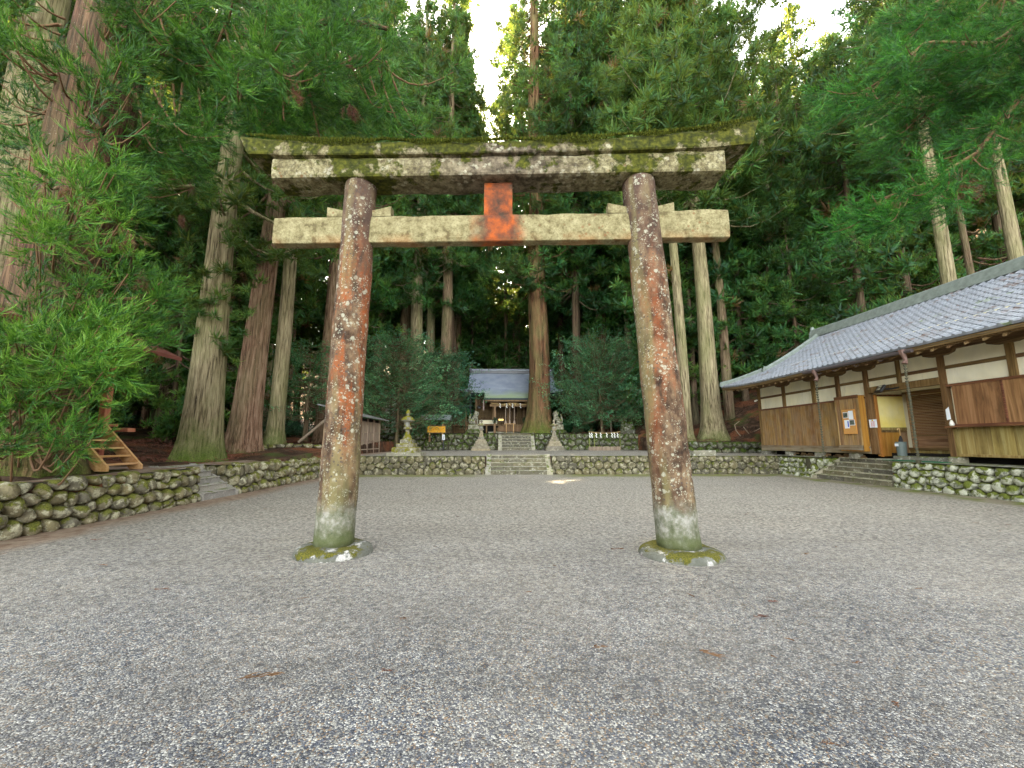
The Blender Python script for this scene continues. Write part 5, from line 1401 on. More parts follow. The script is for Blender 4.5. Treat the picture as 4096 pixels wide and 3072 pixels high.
# side gate left of the shrine
gt = thing('side_gallery', 'dark open timber gallery between the shrine and the sign board', 'gallery', (-4.5, 42, G2))
for x in (-5.9, -3.8): sb_('post', 'shrine_post', x - .09, x + .09, 41.6, 41.8, G2, 5.1, .01, gt)
sb_('gallery_roof', 'sroof_edge', -7.2, -3.2, 41.2, 43, 5.1, 5.3, .02, gt); sb_('low_wall', 'shrine_wood', -6.4, -3.1, 41.8, 41.9, G2, 3.9, .01, gt); sb_('rail', 'shrine_post', -6.4, -3.1, 41.6, 41.7, 3.2, 3.3, .01, gt)

# stone lanterns in front of the shrine
def pale_lantern(cx, cy, label, mat):
    t = thing('stone_lantern', label, 'stone lantern', (cx, cy, G1))
    m = M[mat]
    z = 0
    for w, h in ((1.5, .16), (1.38, .2), (1.1, .2), (.9, .2), (.7, .14), (.5, .2)):
        b = MB(); b.bbox(-w / 2, w / 2, -w / 2, w / 2, z, z + h, .015); b.build('base_step', m, t); z += h
    b = MB(); b.frustum((0, 0), .36, .36, .17, .17, z, z + .48); b.build('shaft', m, t)
    for dz, ch in ((.3, '献'), (.13, '燈')): text_part('carved_character', ch, .11, M['dark_ink'], t, (cx, cy - (.145 if dz > .2 else .168), G1 + z + dz), (R(90) - .19, 0, 0))
    z += .48
    b = MB(); b.frustum((0, 0), .2, .2, .3, .3, z, z + .06); b.frustum((0, 0), .36, .36, .4, .4, z + .06, z + .16); b.build('platform', m, t); z += .16
    b = MB()
    for sx in (-1, 1):
        for sy in (-1, 1): b.box(sx * .12 - .025, sx * .12 + .025, sy * .12 - .025, sy * .12 + .025, z, z + .22)
    b.box(-.14, .14, -.14, .14, z, z + .03); b.box(-.14, .14, -.14, .14, z + .2, z + .24); b.build('fire_box', m, t)
    b = MB(); b.box(-.09, .09, -.09, .09, z + .03, z + .2); b.build('lamp_pane', M['lamp_paper'], t); z += .24
    b = MB(); vs = []
    for k, (w, h, c) in enumerate(((.3, .05, .06), (.31, .08, .05), (.2, .17, 0), (.1, .26, 0), (.07, .3, 0))):
        for i in range(8):
            a = math.pi / 4 * i; q_ = w * (1.35 if i % 2 else 1.0) * (1 if k < 3 else .85)
            vs.append((q_ * math.cos(a), q_ * math.sin(a), z + h - .05 + (c if i % 2 else 0)))
    fs = [(k * 8 + i, k * 8 + (i + 1) % 8, k * 8 + 8 + (i + 1) % 8, k * 8 + 8 + i) for k in range(4) for i in range(8)] + [tuple(range(7, -1, -1)), tuple(range(32, 40))]
    b.add(vs, fs); b.build('roof', m, t); z += .24
    b = MB(); b.lathe([(.07, 0), (.05, .03), (.1, .09), (.11, .15), (.06, .23), (.01, .28)], 12, (0, 0, z)); b.build('finial', m, t, smooth=True)
    return t
a_ = q4(525, 1215, 32.5); c_ = q4(1412, 1215, 32.5)
pale_lantern(a_[0], 32.7, 'pale stone lantern on a stepped base left of the upper steps', 'stone_pale')
pale_lantern(c_[0], 32.7, 'brownish stone lantern on a stepped base right of the upper steps', 'stone_pale')
ml = thing('stone_lantern', 'old stone lantern covered in yellow green moss on the gravel path, left', 'stone lantern', (-4.92, 20.95, G1))
def ml_part(name, fn, smooth=False):
    b = MB(); fn(b); return b.build(name, M['stone_mosslantern'], ml, smooth=smooth)
b = MB(); b.bbox(-.86, .86, -.7, .7, 0, .17, .02); b.build('plinth', M['stone_plain'], ml)
ml_part('base_step', lambda b: b.bbox(-.62, .62, -.62, .62, .17, .43, .03)); ml_part('base_step', lambda b: b.bbox(-.45, .45, -.45, .45, .43, .63, .03)); ml_part('base_step', lambda b: b.bbox(-.3, .3, -.3, .3, .63, .84, .03))
ml_part('shaft', lambda b: b.lathe([(.25, .84), (.25, .88), (.13, 1.1), (.1, 1.25), (.11, 1.3), (.24, 1.36), (.25, 1.44)], 6))
ml_part('platform', lambda b: b.lathe([(.14, 1.44), (.17, 1.5), (.17, 1.52)], 6))
def fb(b):
    for i in range(4):
        a = math.pi / 4 + math.pi / 2 * i; b.box(.15 * math.cos(a) - .03, .15 * math.cos(a) + .03, .15 * math.sin(a) - .03, .15 * math.sin(a) + .03, 1.5, 1.74)
ml_part('fire_box', fb)
b = MB(); b.box(-.08, .08, -.08, .08, 1.5, 1.74); b.build('lamp_pane', M['lamp_paper'], ml)
ml_part('roof', lambda b: b.lathe([(.2, 1.72), (.36, 1.78), (.37, 1.82), (.3, 1.88), (.24, 1.97), (.12, 2.02), (.08, 2.05)], 12, jit=.07), True)
ml_part('finial', lambda b: b.lathe([(.08, 2.03), (.06, 2.08), (.12, 2.13), (.13, 2.2), (.08, 2.3), (.01, 2.38)], 12), True)

# guardian lions
def blob(name, balls, mat, vox, par):
    import bmesh
    bm = bmesh.new()
    for c, r_, e in balls:
        mt = Matrix.Translation(c) @ Euler(e).to_matrix().to_4x4() @ Matrix.Diagonal((r_[0], r_[1], r_[2], 1))
        bmesh.ops.create_icosphere(bm, subdivisions=2, radius=1, matrix=mt)
    me = bpy.data.meshes.new(name); bm.to_mesh(me); bm.free()
    o = bpy.data.objects.new(name, me); COL.objects.link(o)
    md = o.modifiers.new('r', 'REMESH'); md.mode = 'VOXEL'; md.voxel_size = vox; md.use_smooth_shade = True
    dg = bpy.context.evaluated_depsgraph_get(); m2 = bpy.data.meshes.new_from_object(o.evaluated_get(dg))
    bpy.data.objects.remove(o); m2.materials.clear(); m2.materials.append(mat)
    return link(name, m2, par)
def lion(cx, cy, s_, label, zb=G2):
    t = thing('guardian_lion', label, 'statue', (cx, cy, zb))
    b = MB()
    for i in range(7):
        a = i / 7 * 6.28; b.lathe([(.4, 0), (.36, .3), (.2, .42)], 7, (math.cos(a) * .45, math.sin(a) * .35, -.05), rot=i, jit=.12)
    b.build('rock_base', M['stone_moss'], t)
    b = MB(); b.bbox(-.5, .5, -.36, .36, .36, .8, .03); b.build('pedestal', M['stone_lion'], t)
    z = .8
    B = [((-.2 * s_, 0, z + .26), (.3, .24, .27), (0, 0, 0)), ((-.02 * s_, 0, z + .5), (.22, .2, .36), (0, .5 * s_, 0)), ((.16 * s_, 0, z + .72), (.2, .2, .26), (0, 0, 0)),
         ((.18 * s_, -.02, z + 1.02), (.21, .2, .2), (0, 0, 0)), ((.33 * s_, -.08, z + .95), (.12, .13, .1), (0, 0, 0)), ((.33 * s_, -.08, z + .86), (.1, .1, .05), (0, 0, 0)),
         ((.1 * s_, -.14, z + 1.18), (.05, .04, .08), (0, 0, 0)), ((.1 * s_, .12, z + 1.18), (.05, .04, .08), (0, 0, 0)), ((.18 * s_, -.1, z + 1.13), (.12, .1, .06), (0, 0, 0))]
    for yy in (-.12, .12):
        B += [((.28 * s_, yy, z + .35), (.075, .075, .36), (0, -.08 * s_, 0)), ((.34 * s_, yy, z + .06), (.13, .085, .07), (0, 0, 0)), ((-.1 * s_, yy * 1.6, z + .2), (.22, .1, .2), (0, 0, 0)), ((.04 * s_, yy * 1.6, z + .06), (.15, .08, .06), (0, 0, 0))]
    for k in range(16):
        a = k / 16 * 6.28; B.append(((.08 * s_ + .17 * math.cos(a) * .6 - .05 * s_, .2 * math.sin(a), z + .86 + .22 * math.cos(a * 1.0)), (.08, .08, .08), (0, 0, 0)))
    for k in range(5): B.append(((-.42 * s_ + .02 * k * s_, .02 * (-1) ** k, z + .4 + .12 * k), (.1, .1, .1), (0, 0, 0)))
    blob('lion_body', B, M['stone_lion'], .035, t)
p = q4(440, 1000, 35.6); lion(p[0], 35.6, 1, 'lichened stone lion on a pedestal left of the shrine steps, head to the right')
p = q4(1448, 990, 35.6); lion(p[0], 35.6, -1, 'lichened stone lion on a pedestal right of the giant trunk, head to the left')

# sign board with its own little roof, on a stone bench
r3f = lambda x, y: (1200 + x / 2.765, 1400 + y / 2.765)
def q3(x, y, Y_): return at_y(*r3f(x, y), Y_)
SY = 32.9
ib = thing('sign_board', 'orange notice board full of brown writing under a small grey roof', 'sign', tuple(q3(1510, 1105, SY)[:2]) + (G1,))
a_, c_ = q3(1370, 1010, SY), q3(1640, 1010, SY)
stone_wall('stone_bench', 'low stone plinth below the orange notice board', (a_[0], SY - .1, 0), (1, 0, 0), (0, -1, 0), c_[0] - a_[0], G1 - .02, a_[2], .45, .35, M['stone_moss'], rnd, .02, .3, .01, 0, 8, .35, core=.6)['category'] = 'stone plinth'
a_, c_ = q3(1413, 843, SY), q3(1607, 912, SY)
b = MB(); b.bbox(a_[0], c_[0], SY - .06, SY - .02, c_[2], a_[2], .01); b.build('board', M['orange_board'], ib, world=True)
for x0, x1, z0, z1 in ((a_[0] - .05, a_[0], c_[2] - .05, a_[2] + .05), (c_[0], c_[0] + .05, c_[2] - .05, a_[2] + .05), (a_[0], c_[0], a_[2], a_[2] + .05), (a_[0], c_[0], c_[2] - .05, c_[2])):
    b = MB(); b.bbox(x0, x1, SY - .08, SY, z0, z1, .005); b.build('frame', M['shrine_post'], ib, world=True)
W_ = c_[0] - a_[0]
cols = ['室生龍穴神社由緒', '龍神を祀る古き社', '雨を祈り水を守る', '杉木立の中に鎮まり', '古来より信仰厚く', '例祭は秋に行はれ', '境内に老杉多し', '奥宮は山中にあり', '静かに参拝のこと', '水の神を祀る', '御神木を大切に', '室生の里を護る', '末永く栄えん', '平成吉日']
for i, tx in enumerate(cols):
    text_part('writing', '\n'.join(tx), (a_[2] - c_[2]) / 9.5, M['brown_ink'], ib, (c_[0] - .12 - i * (W_ - .22) / 13, SY - .064, (a_[2] + c_[2]) / 2), (R(90), 0, 0))
for xx in (1437, 1580):
    p = q3(xx, 800, SY); pb = q3(xx, 1010, SY)
    b = MB(); b.box(p[0] - .07, p[0] + .07, SY, SY + .14, pb[2] - .05, p[2] + .25); b.build('post', M['shrine_post'], ib, world=True)
    for zz in (a_[2] + .05, c_[2] - .2):
        b = MB(); b.box(p[0] - .04, p[0] + .04, SY - .03, SY, zz, zz + .15); b.build('bracket', M['pine'], ib, world=True)
a1, c1 = q3(1350, 775, SY), q3(1672, 728, SY)
b = MB(); b.prism([(SY - .55, a1[2]), (SY - .5, a1[2] + .08), (SY + .05, c1[2] + .1), (SY + .6, a1[2] + .08), (SY + .6, a1[2]), (SY + .05, c1[2])], 'x', a1[0], c1[0]); b.build('roof', M['greysign_roof'], ib, world=True)
a2, c2 = q3(1573, 935, SY - .3), q3(1600, 995, SY - .3)
ws = thing('white_sign', 'small upright white sign with dark characters below the orange board', 'sign', (a2[0], SY - .3, G1))
b = MB(); b.box(a2[0], c2[0], SY - .32, SY - .29, c2[2], a2[2]); b.build('sign_face', M['paper'], ws, world=True)
b = MB(); b.box((a2[0] + c2[0]) / 2 - .04, (a2[0] + c2[0]) / 2 + .04, SY - .29, SY - .24, a2[2] - 1.3, a2[2] - .05); b.build('stake', M['black'], ws, world=True)
text_part('writing', '火\n気\n厳\n禁', (a2[2] - c2[2]) / 4.6, M['dark_ink'], ws, ((a2[0] + c2[0]) / 2, SY - .324, (a2[2] + c2[2]) / 2), (R(90), 0, 0))
# silvered shed wall at left
sh_ = thing('lattice_shed', 'long silvered plank shed with lean-to roof behind the left pillar', 'shed', (-8.6, 25, G1))
SXX = -8.3
for y0, y1 in ((22.6, 23.7), (23.78, 24.9), (24.98, 26.1), (26.18, 27.3)):
    n = 5; w = (y1 - y0) / n
    for i in range(n):
        for z0, z1 in ((1.15, 1.62), (1.68, 2.12), (2.18, 2.75)):
            b = MB(); b.bbox(SXX - .04, SXX + random.uniform(-.004, .004), y0 + i * w + .006, y0 + (i + 1) * w - .006, z0, z1, .004); b.build('plank', M['greywood'], sh_, world=True, fix=False)
    for z in (1.1, 1.62, 2.12, 2.75):
        b = MB(); b.bbox(SXX - .02, SXX + .03, y0 - .04, y1 + .04, z, z + .06, .004); b.build('rail', M['greywood'], sh_, world=True, fix=False)
for y in (22.56, 23.74, 24.94, 26.14, 27.34):
    b = MB(); b.bbox(SXX - .05, SXX + .05, y - .05, y + .05, G1, 3.0, .006); b.build('post', M['greywood'], sh_, world=True)
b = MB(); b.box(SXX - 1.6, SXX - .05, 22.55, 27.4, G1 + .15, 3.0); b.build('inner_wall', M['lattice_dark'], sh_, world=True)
b = MB(); b.add([(SXX + .45, 22.2, 2.98), (SXX + .45, 27.9, 2.98), (SXX - 1.9, 27.9, 3.6), (SXX - 1.9, 22.2, 3.6), (SXX + .45, 22.2, 3.04), (SXX + .45, 27.9, 3.04), (SXX - 1.9, 27.9, 3.67), (SXX - 1.9, 22.2, 3.67)], [(3, 2, 1, 0), (4, 5, 6, 7), (0, 1, 5, 4), (1, 2, 6, 5), (2, 3, 7, 6), (3, 0, 4, 7)]); b.build('roof', M['sheet_roof'], sh_, world=True)
# white storehouse
kx0, kx1 = q3(950, 600, 44)[0], q3(1530, 600, 44)[0]
ku = thing('white_storehouse', 'white walled storehouse with gable roof behind the trees left of the shrine', 'storehouse', ((kx0 + kx1) / 2, 46, G2))
b = MB(); mid = (kx0 + kx1) / 2; zt_, ze = 7.5, 5.9
b.prism([(kx0, G2), (kx1, G2), (kx1, ze), (mid, zt_), (kx0, ze)], 'y', 44, 49); b.build('wall', M['plaster_white'], ku, world=True)
for s_ in (-1, 1):
    b = MB(); w = (kx1 - kx0) / 2 + .8; dz = (zt_ - ze) / ((kx1 - kx0) / 2) * w
    b.add([(mid, 43.3, zt_ + .12), (mid, 49.4, zt_ + .12), (mid + s_ * w, 49.4, zt_ + .12 - dz), (mid + s_ * w, 43.3, zt_ + .12 - dz), (mid, 43.3, zt_ + .3), (mid, 49.4, zt_ + .3), (mid + s_ * w, 49.4, zt_ + .27 - dz), (mid + s_ * w, 43.3, zt_ + .27 - dz)], [(3, 2, 1, 0), (4, 5, 6, 7), (0, 1, 5, 4), (1, 2, 6, 5), (2, 3, 7, 6), (3, 0, 4, 7)])
    b.build('roof', M['sheet_roof'], ku, world=True)
for x in (kx0 + .6, mid - .6, mid + .9, kx1 - .6):
    b = MB(); b.box(x - .1, x + .1, 43.94, 44, G2, 6.4); b.build('post', M['shrine_wood'], ku, world=True)
for z in (5.2, 3.0):
    b = MB(); b.box(kx0 + .1, kx1 - .1, 43.96, 44.0, z, z + .2); b.build('rail', M['shrine_wood'], ku, world=True)
# bamboo enclosure in front of the right terrace wall
r5 = lambda x, y: (2100 + x / 3.0157, 1400 + y / 3.0157)
def q5(x, y, Y_): return at_y(*r5(x, y), Y_)
be = thing('bamboo_enclosure', 'green bamboo poles with straw rope and white papers before the dark mossy wall', 'enclosure', (q5(960, 1200, 32.7)[0], 32.7, G1))
for xx, t_ in ((775, 985), (835, 1010), (1142, 1000)):
    p = q5(xx, t_, 32.7); b = MB(); b.tube([(p[0], 32.7, G1), (p[0], 32.7, p[2])], .025, 6); b.build('pole', M['bamboo'], be, world=True)
a_, c_ = q5(765, 985, 32.65), q5(1150, 985, 32.65)
b = MB(); b.tube([(a_[0] + (c_[0] - a_[0]) * k / 10, 32.66, a_[2] - .12 * math.sin(math.pi * k / 10)) for k in range(11)], .02, 5); b.build('rope', M['rope'], be, world=True)
for xx in (780, 805, 858, 912, 985, 1048, 1078, 1115):
    p = q5(xx, 1005, 32.62); b = MB()
    for i in range(4): b.box(p[0] - .05 + .045 * (i % 2), p[0] + .025 + .045 * (i % 2), 32.62, 32.627, p[2] - .1 * (i + 1) + .05, p[2] - .1 * i + .04)
    b.build('paper_streamer', M['shide'], be, world=True)
a_, c_ = q5(770, 1165, 32.5), q5(1160, 1200, 32.5)
n = 34
for i in range(n):
    x = a_[0] + (c_[0] - a_[0]) * i / n; b = MB(); b.bbox(x, x + (c_[0] - a_[0]) / n * .8, 32.48, 32.52, G1, a_[2] + random.uniform(-.02, .02), .004); b.build('fence_slat', M['greywood'], be, world=True, fix=False)
# standing stones on the shrine terrace at right
for (xx, yy, w, h, lab) in ((1205, 998, .62, 1.25, 'tall flat memorial stone standing on the shrine terrace under the leafy tree'), (1275, 995, .7, 1.0, 'leaning triangular rock right of the tall memorial stone')):
    p = q5(xx, yy, 34.6); b = MB(); b.lathe([(w * .62, -.1), (w * .6, h * .3), (w * .52, h * .7), (w * .3, h * .95), (w * .1, h)], 9, jit=.1)
    b.v = [(v[0], v[1] * .45, v[2]) for v in b.v]; o = b.build('standing_stone', M['stone_moss'], None, smooth=True, base=True); o.location = (p[0], 34.6, G2 - .05); props(o, lab, 'standing stone')
rl = MB(); rl.lathe([(.04, 0), (.07, .05), (.07, .12), (.02, .17)], 8); o = rl.build('alarm_lamp', M['red_paint'], None, base=True); p = q5(1035, 812, 36); o.location = tuple(p); 
props(o, 'small bright red fire alarm dome on a post under the right leafy tree', 'alarm lamp')
b = MB(); b.tube([(p[0], 36.05, G2), (p[0], 36.05, p[2])], .05, 6); props(b.build('alarm_post', M['greywood'], None), 'thin grey post carrying the small red dome', 'post')
# stone blocks at the ends of the walls
b = MB(); b.bbox(-.6, .6, -.2, .2, 0, .26, .02); o = b.build('kerb_block', M['stone_plain'], None, base=True); o.location = (10.55, 21.1, G1); props(o, 'single grey kerb block on the far wall behind the right torii pillar', 'stone block')
# ================================================================== TREES
UP = np.array([0, 0, 1.0])
def unit(a): return a / np.maximum(1e-9, np.linalg.norm(a, axis=-1, keepdims=True))
def frames(D, rng):
    """rotation matrices whose x axis is D, rolled at random about it"""
    D = unit(D); n = len(D)
    a = np.cross(D, np.where(np.abs(D[:, 2:3]) > .9, np.array([1.0, 0, 0]), UP)); a = unit(a); b = np.cross(D, a)
    t = rng.uniform(-.9, .9, n)[:, None]
    y = a * np.cos(t) + b * np.sin(t); z = np.cross(D, y)
    return np.stack([D, y, z], 2)
def expand(temp, P, Rm, S, tint):
    """copies of a (V, F, tint) template at P with rotations Rm and sizes S"""
    V, F, T_ = temp; n, m = len(P), len(V)
    W = np.einsum('nij,mj->nmi', Rm, V) * S[:, None, None] + P[:, None, :]
    Ff = (F[None] + (np.arange(n) * m)[:, None, None]).reshape(-1, 3)
    tt = np.where(tint[:, None] > .95, 1.0, np.clip(tint[:, None] + T_[None], 0, .93))
    return W.reshape(-1, 3), Ff, tt.ravel()
def join(parts):
    V = []; F = []; T_ = []; n = 0
    for v, f, t in parts:
        V.append(v); F.append(f + n); T_.append(t); n += len(v)
    return np.concatenate(V), np.concatenate(F), np.concatenate(T_)
def ribbon(P, D, L, W, droop, nseg, rng, tt=0.0):
    """n tapered drooping ribbons"""
    n = len(P); D = unit(D); s_ = unit(np.cross(D, rng.normal(0, 1, (n, 3))))
    V = []; F = []
    for k in range(nseg + 1):
        t = k / nseg; c = P + D * (L * t)[:, None] - UP * (droop * L * t * t)[:, None]
        if k < nseg:
            w = (W * (1 - .45 * t))[:, None]; V += [c - s_ * w, c + s_ * w]
        else: V += [c]
    m = len(V); V = np.stack(V, 1).reshape(-1, 3)
    for k in range(nseg - 1):
        F += [(2 * k, 2 * k + 1, 2 * k + 3), (2 * k, 2 * k + 3, 2 * k + 2)]
    F += [(2 * nseg - 2, 2 * nseg - 1, 2 * nseg)]
    F = np.array(F)
    Ff = (F[None] + (np.arange(n) * m)[:, None, None]).reshape(-1, 3)
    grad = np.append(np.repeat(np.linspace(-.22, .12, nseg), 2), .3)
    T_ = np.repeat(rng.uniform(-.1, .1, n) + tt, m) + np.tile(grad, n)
    return V, Ff, T_
def frond_template(rng, n=24):
    """one cedar spray along +x, about 1 long: thin curved shoots leaving a stem"""
    t = rng.uniform(.05, .95, n) ** .9
    P = np.stack([t, .05 * np.sin(t * 4), -.10 * t * t], 1)
    a = rng.uniform(0, 2 * math.pi, n)
    D = np.stack([np.full(n, 1.1), np.cos(a) * .75, np.sin(a) * .6], 1)
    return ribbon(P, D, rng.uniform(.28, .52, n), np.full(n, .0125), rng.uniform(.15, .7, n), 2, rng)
def tuft_template(rng, n, w=.05, up=.25):
    """a puff of shoots around a point, radius about 1"""
    D = rng.normal(0, 1, (n, 3)); D[:, 2] = D[:, 2] * .75 + up; D = unit(D)
    P = D * rng.uniform(.05, .5, n)[:, None] * np.array([1, 1, .7])
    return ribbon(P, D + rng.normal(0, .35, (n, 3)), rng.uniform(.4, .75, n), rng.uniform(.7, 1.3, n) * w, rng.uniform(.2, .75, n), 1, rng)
def leafspray_template(rng, n, size):
    """broad leaves spread flat along a twig"""
    t = rng.uniform(0, 1, n); s_ = rng.choice([-1, 1], n)
    P = np.stack([t, s_ * rng.uniform(0, .42, n) * (1 - .5 * t), rng.normal(0, .05, n) - .1 * t * t], 1)
    D = unit(np.stack([rng.uniform(.4, 1, n), s_ * rng.uniform(.3, 1, n), rng.normal(-.1, .25, n)], 1))
    s2 = unit(np.cross(D, np.array([0, 0, 1.0]) + rng.normal(0, .35, (n, 3))))
    L = rng.uniform(.7, 1.2, n)[:, None] * size
    V = np.stack([P, P + D * L * .5 + s2 * L * .26, P + D * L, P + D * L * .5 - s2 * L * .26], 1).reshape(-1, 3)
    F = np.array([(0, 1, 2), (0, 2, 3)]); Ff = (F[None] + (np.arange(n) * 4)[:, None, None]).reshape(-1, 3)
    return V, Ff, np.repeat(rng.uniform(-.2, .2, n), 4)
tr = np.random.default_rng(3)
FROND = [frond_template(tr) for _ in range(4)]
TUFT_M = [tuft_template(tr, 62, .06) for _ in range(4)]
TUFT_F = [tuft_template(tr, 36, .09) for _ in range(4)]
LEAF = [leafspray_template(tr, 22, .17) for _ in range(4)]
def place(temps, P, D, S, tint, rng):
    """spread placements over the templates"""
    n = len(P); k = rng.integers(0, len(temps), n); Rm = frames(D, rng); out = []
    for i, te in enumerate(temps):
        m = k == i
        if m.any(): out.append(expand(te, P[m], Rm[m], S[m], tint[m]))
    return join(out)

def trunk_geo(H, r0, seed, seg=20, rings=26, flare=.55, lean=(0, 0), top=.12, flute=.06, sw=0.0):
    """tapered fluted bole with spreading root flare, base at the origin"""
    rng = np.random.default_rng(seed); V = []; 
    ph = rng.uniform(0, 6.28, 4)
    zs_ = np.concatenate([[-.8], H * np.linspace(0, 1, rings) ** 1.7])
    for z in zs_:
        q_ = max(z, 0); t = q_ / H
        r_ = r0 * ((1 - t) ** .8 * (1 - top) + top) + r0 * flare * math.exp(-q_ / (r0 * 1.25)) + r0 * sw * math.exp(-q_ / 4.5)
        a = np.arange(seg) * 2 * math.pi / seg
        fl = flute * (1 + 2.2 * math.exp(-q_ / (r0 * 1.6)))
        w = 1 + fl * (.5 * np.sin(3 * a + ph[0] + z * .05) + .35 * np.sin(5 * a + ph[1] - z * .08) + .3 * np.sin(8 * a + ph[2]) + .2 * np.sin(13 * a + ph[3] + z * .2) + (.16 * np.sin(21 * a + ph[1] + .3 * math.sin(z)) + .12 * np.sin(31 * a + ph[2] - z * .3) if seg > 40 else 0))
        sway = .10 * r0 * math.sin(z * .35 + ph[0])
        V.append(np.stack([r_ * w * np.cos(a) + lean[0] * z + sway, r_ * w * np.sin(a) + lean[1] * z, np.full(seg, z)], 1))
    n = len(zs_); V = np.concatenate(V)
    i = np.arange(n - 1)[:, None] * seg; k = np.arange(seg)[None]; l = (k + 1) % seg
    Q = np.stack([i + k, i + l, i + seg + l, i + seg + k], 2).reshape(-1, 4)
    return V, Q
def tube_np(pts, rad, seg=5):
    pts = np.asarray(pts, float); n = len(pts)
    t = unit(np.gradient(pts, axis=0)); ref = np.array([0.3, .2, 1.0]); a = unit(np.cross(t, ref)); b = np.cross(t, a)
    an = np.arange(seg) * 2 * math.pi / seg
    V = (pts[:, None] + (a[:, None] * np.cos(an)[None, :, None] + b[:, None] * np.sin(an)[None, :, None]) * np.asarray(rad)[:, None, None]).reshape(-1, 3)
    i = np.arange(n - 1)[:, None] * seg; k = np.arange(seg)[None]; l = (k + 1) % seg
    return V, np.stack([i + k, i + l, i + seg + l, i + seg + k], 2).reshape(-1, 4)
def joinq(parts):
    V = []; Q = []; n = 0
    for v, q_ in parts: V.append(v); Q.append(q_ + n); n += len(v)
    return np.concatenate(V), np.concatenate(Q)
def limb_path(rng, z, az, L, up, n=6, r0=.3):
    t = np.linspace(0, 1, n); d = np.array([math.cos(az), math.sin(az)]); side = np.array([-d[1], d[0]])
    bend = rng.normal(0, .12) * L
    xy = d[None] * (r0 * .6 + L * t)[:, None] + side[None] * (bend * t * t)[:, None]
    dz = L * (up * t - .38 * np.sin(math.pi * t * .9) * .6 + .14 * t ** 3)
    return np.stack([xy[:, 0], xy[:, 1], z + dz], 1)
def cedar_geo(seed, H, r0, hb, Rc, nl, temps, ts, lean=(0, 0), seg=12, rings=16, gap=.75, top_pow=.75, dens=1.0, low=.0, yel=0.0, flare=.45, sw=0.0):
    rng = np.random.default_rng(seed)
    tp = [trunk_geo(H, r0, seed, seg, rings, flare, lean, sw=sw)]
    P = []; D = []; S = []; T_ = []
    hs = hb + (H - hb) * (np.arange(nl) + rng.uniform(0, 1, nl)) / nl
    for h in hs:
        q_ = (h - hb) / (H - hb)
        L = Rc * ((1 - q_) ** top_pow) * rng.uniform(.55, 1.12) * (.65 + .35 * min(1, q_ * 5)) + .4
        az = rng.uniform(0, 2 * math.pi); up = -.22 + .75 * q_ + rng.normal(0, .1)
        path = limb_path(rng, h, az, L, up, 6, r0 * (1 - h / H)) + np.array([lean[0] * h, lean[1] * h, 0])
        r_ = np.linspace(.035 + .014 * L, .012, 6)
        tp.append(tube_np(path, r_, 4))
        m = max(2, int(L / (ts * gap) * dens * 1.35))
        t = rng.uniform(.22, 1.03, m) ** .75
        c = np.stack([np.interp(t, np.linspace(0, 1, 6), path[:, j]) for j in range(3)], 1)
        spread = (.08 + .26 * np.sin(math.pi * np.clip(t, 0, .9)))[:, None] * L
        c = c + rng.normal(0, 1, (m, 3)) * spread * np.array([1, 1, .32])
        cl = rng.normal(.4, .12)
        P.append(c); D.append(np.stack([np.full(m, math.cos(az)), np.full(m, math.sin(az)), rng.normal(.2, .3, m)], 1) + rng.normal(0, .3, (m, 3)))
        S.append(ts * rng.uniform(.7, 1.25, m)); T_.append(np.where(rng.random(m) < .018, 1.0, cl + rng.normal(0, .12, m)) + yel)
    P, D, S, T_ = (np.concatenate(a) for a in (P, D, S, T_))
    T_ = np.where(T_ < .98, np.clip(T_, .05, .86), 1.0)
    return joinq(tp), place(temps, P, D, S, T_, rng)
def tree_thing(name, label, cat, loc, rz, group, tme, cme, sc=1.0, scz=None, mat_slot=None):
    t = thing(name, label, cat, loc, rz, group)
    t.scale = (sc, sc, scz or sc)
    link('trunk', tme, t)
    if cme is not None: link('crown', cme, t)
    return t
def cedar(label, x, y, z, r0, H, hb, Rc, nl, bark, seed, temps=TUFT_M, ts=.6, lean=(0, 0), seg=36, rings=40, cat='tree', name='cedar_tree', group=None, dens=1.0, flare=.5, extra=None, **k):
    (TV, TQ), (CV, CF, CT) = cedar_geo(seed, H, r0, hb, Rc, nl, temps, ts, lean, seg, rings, dens=dens, flare=flare, **k)
    if extra is not None:
        rng = np.random.default_rng(seed + 99)
        P = np.array(extra)[:, :3]; s_ = np.array(extra)[:, 3]
        n = len(P); e = place(temps, P, unit(P * [1, 1, 0] + 1e-3) + rng.normal(0, .3, (n, 3)), s_, np.clip(rng.normal(.45, .15, n), 0, .85), rng)
        CV, CF, CT = join([(CV, CF, CT), e])
    return tree_thing(name, label, cat, (x, y, z), 0, group, mesh_np('trunk', TV, quads=TQ, mat=M[bark], smooth=True), mesh_np('crown', CV, tris=CF, mat=M['cedar'], tint=CT))
def px2(xv, yv, Y_): return at_y(xv * VS, yv * VS, Y_)

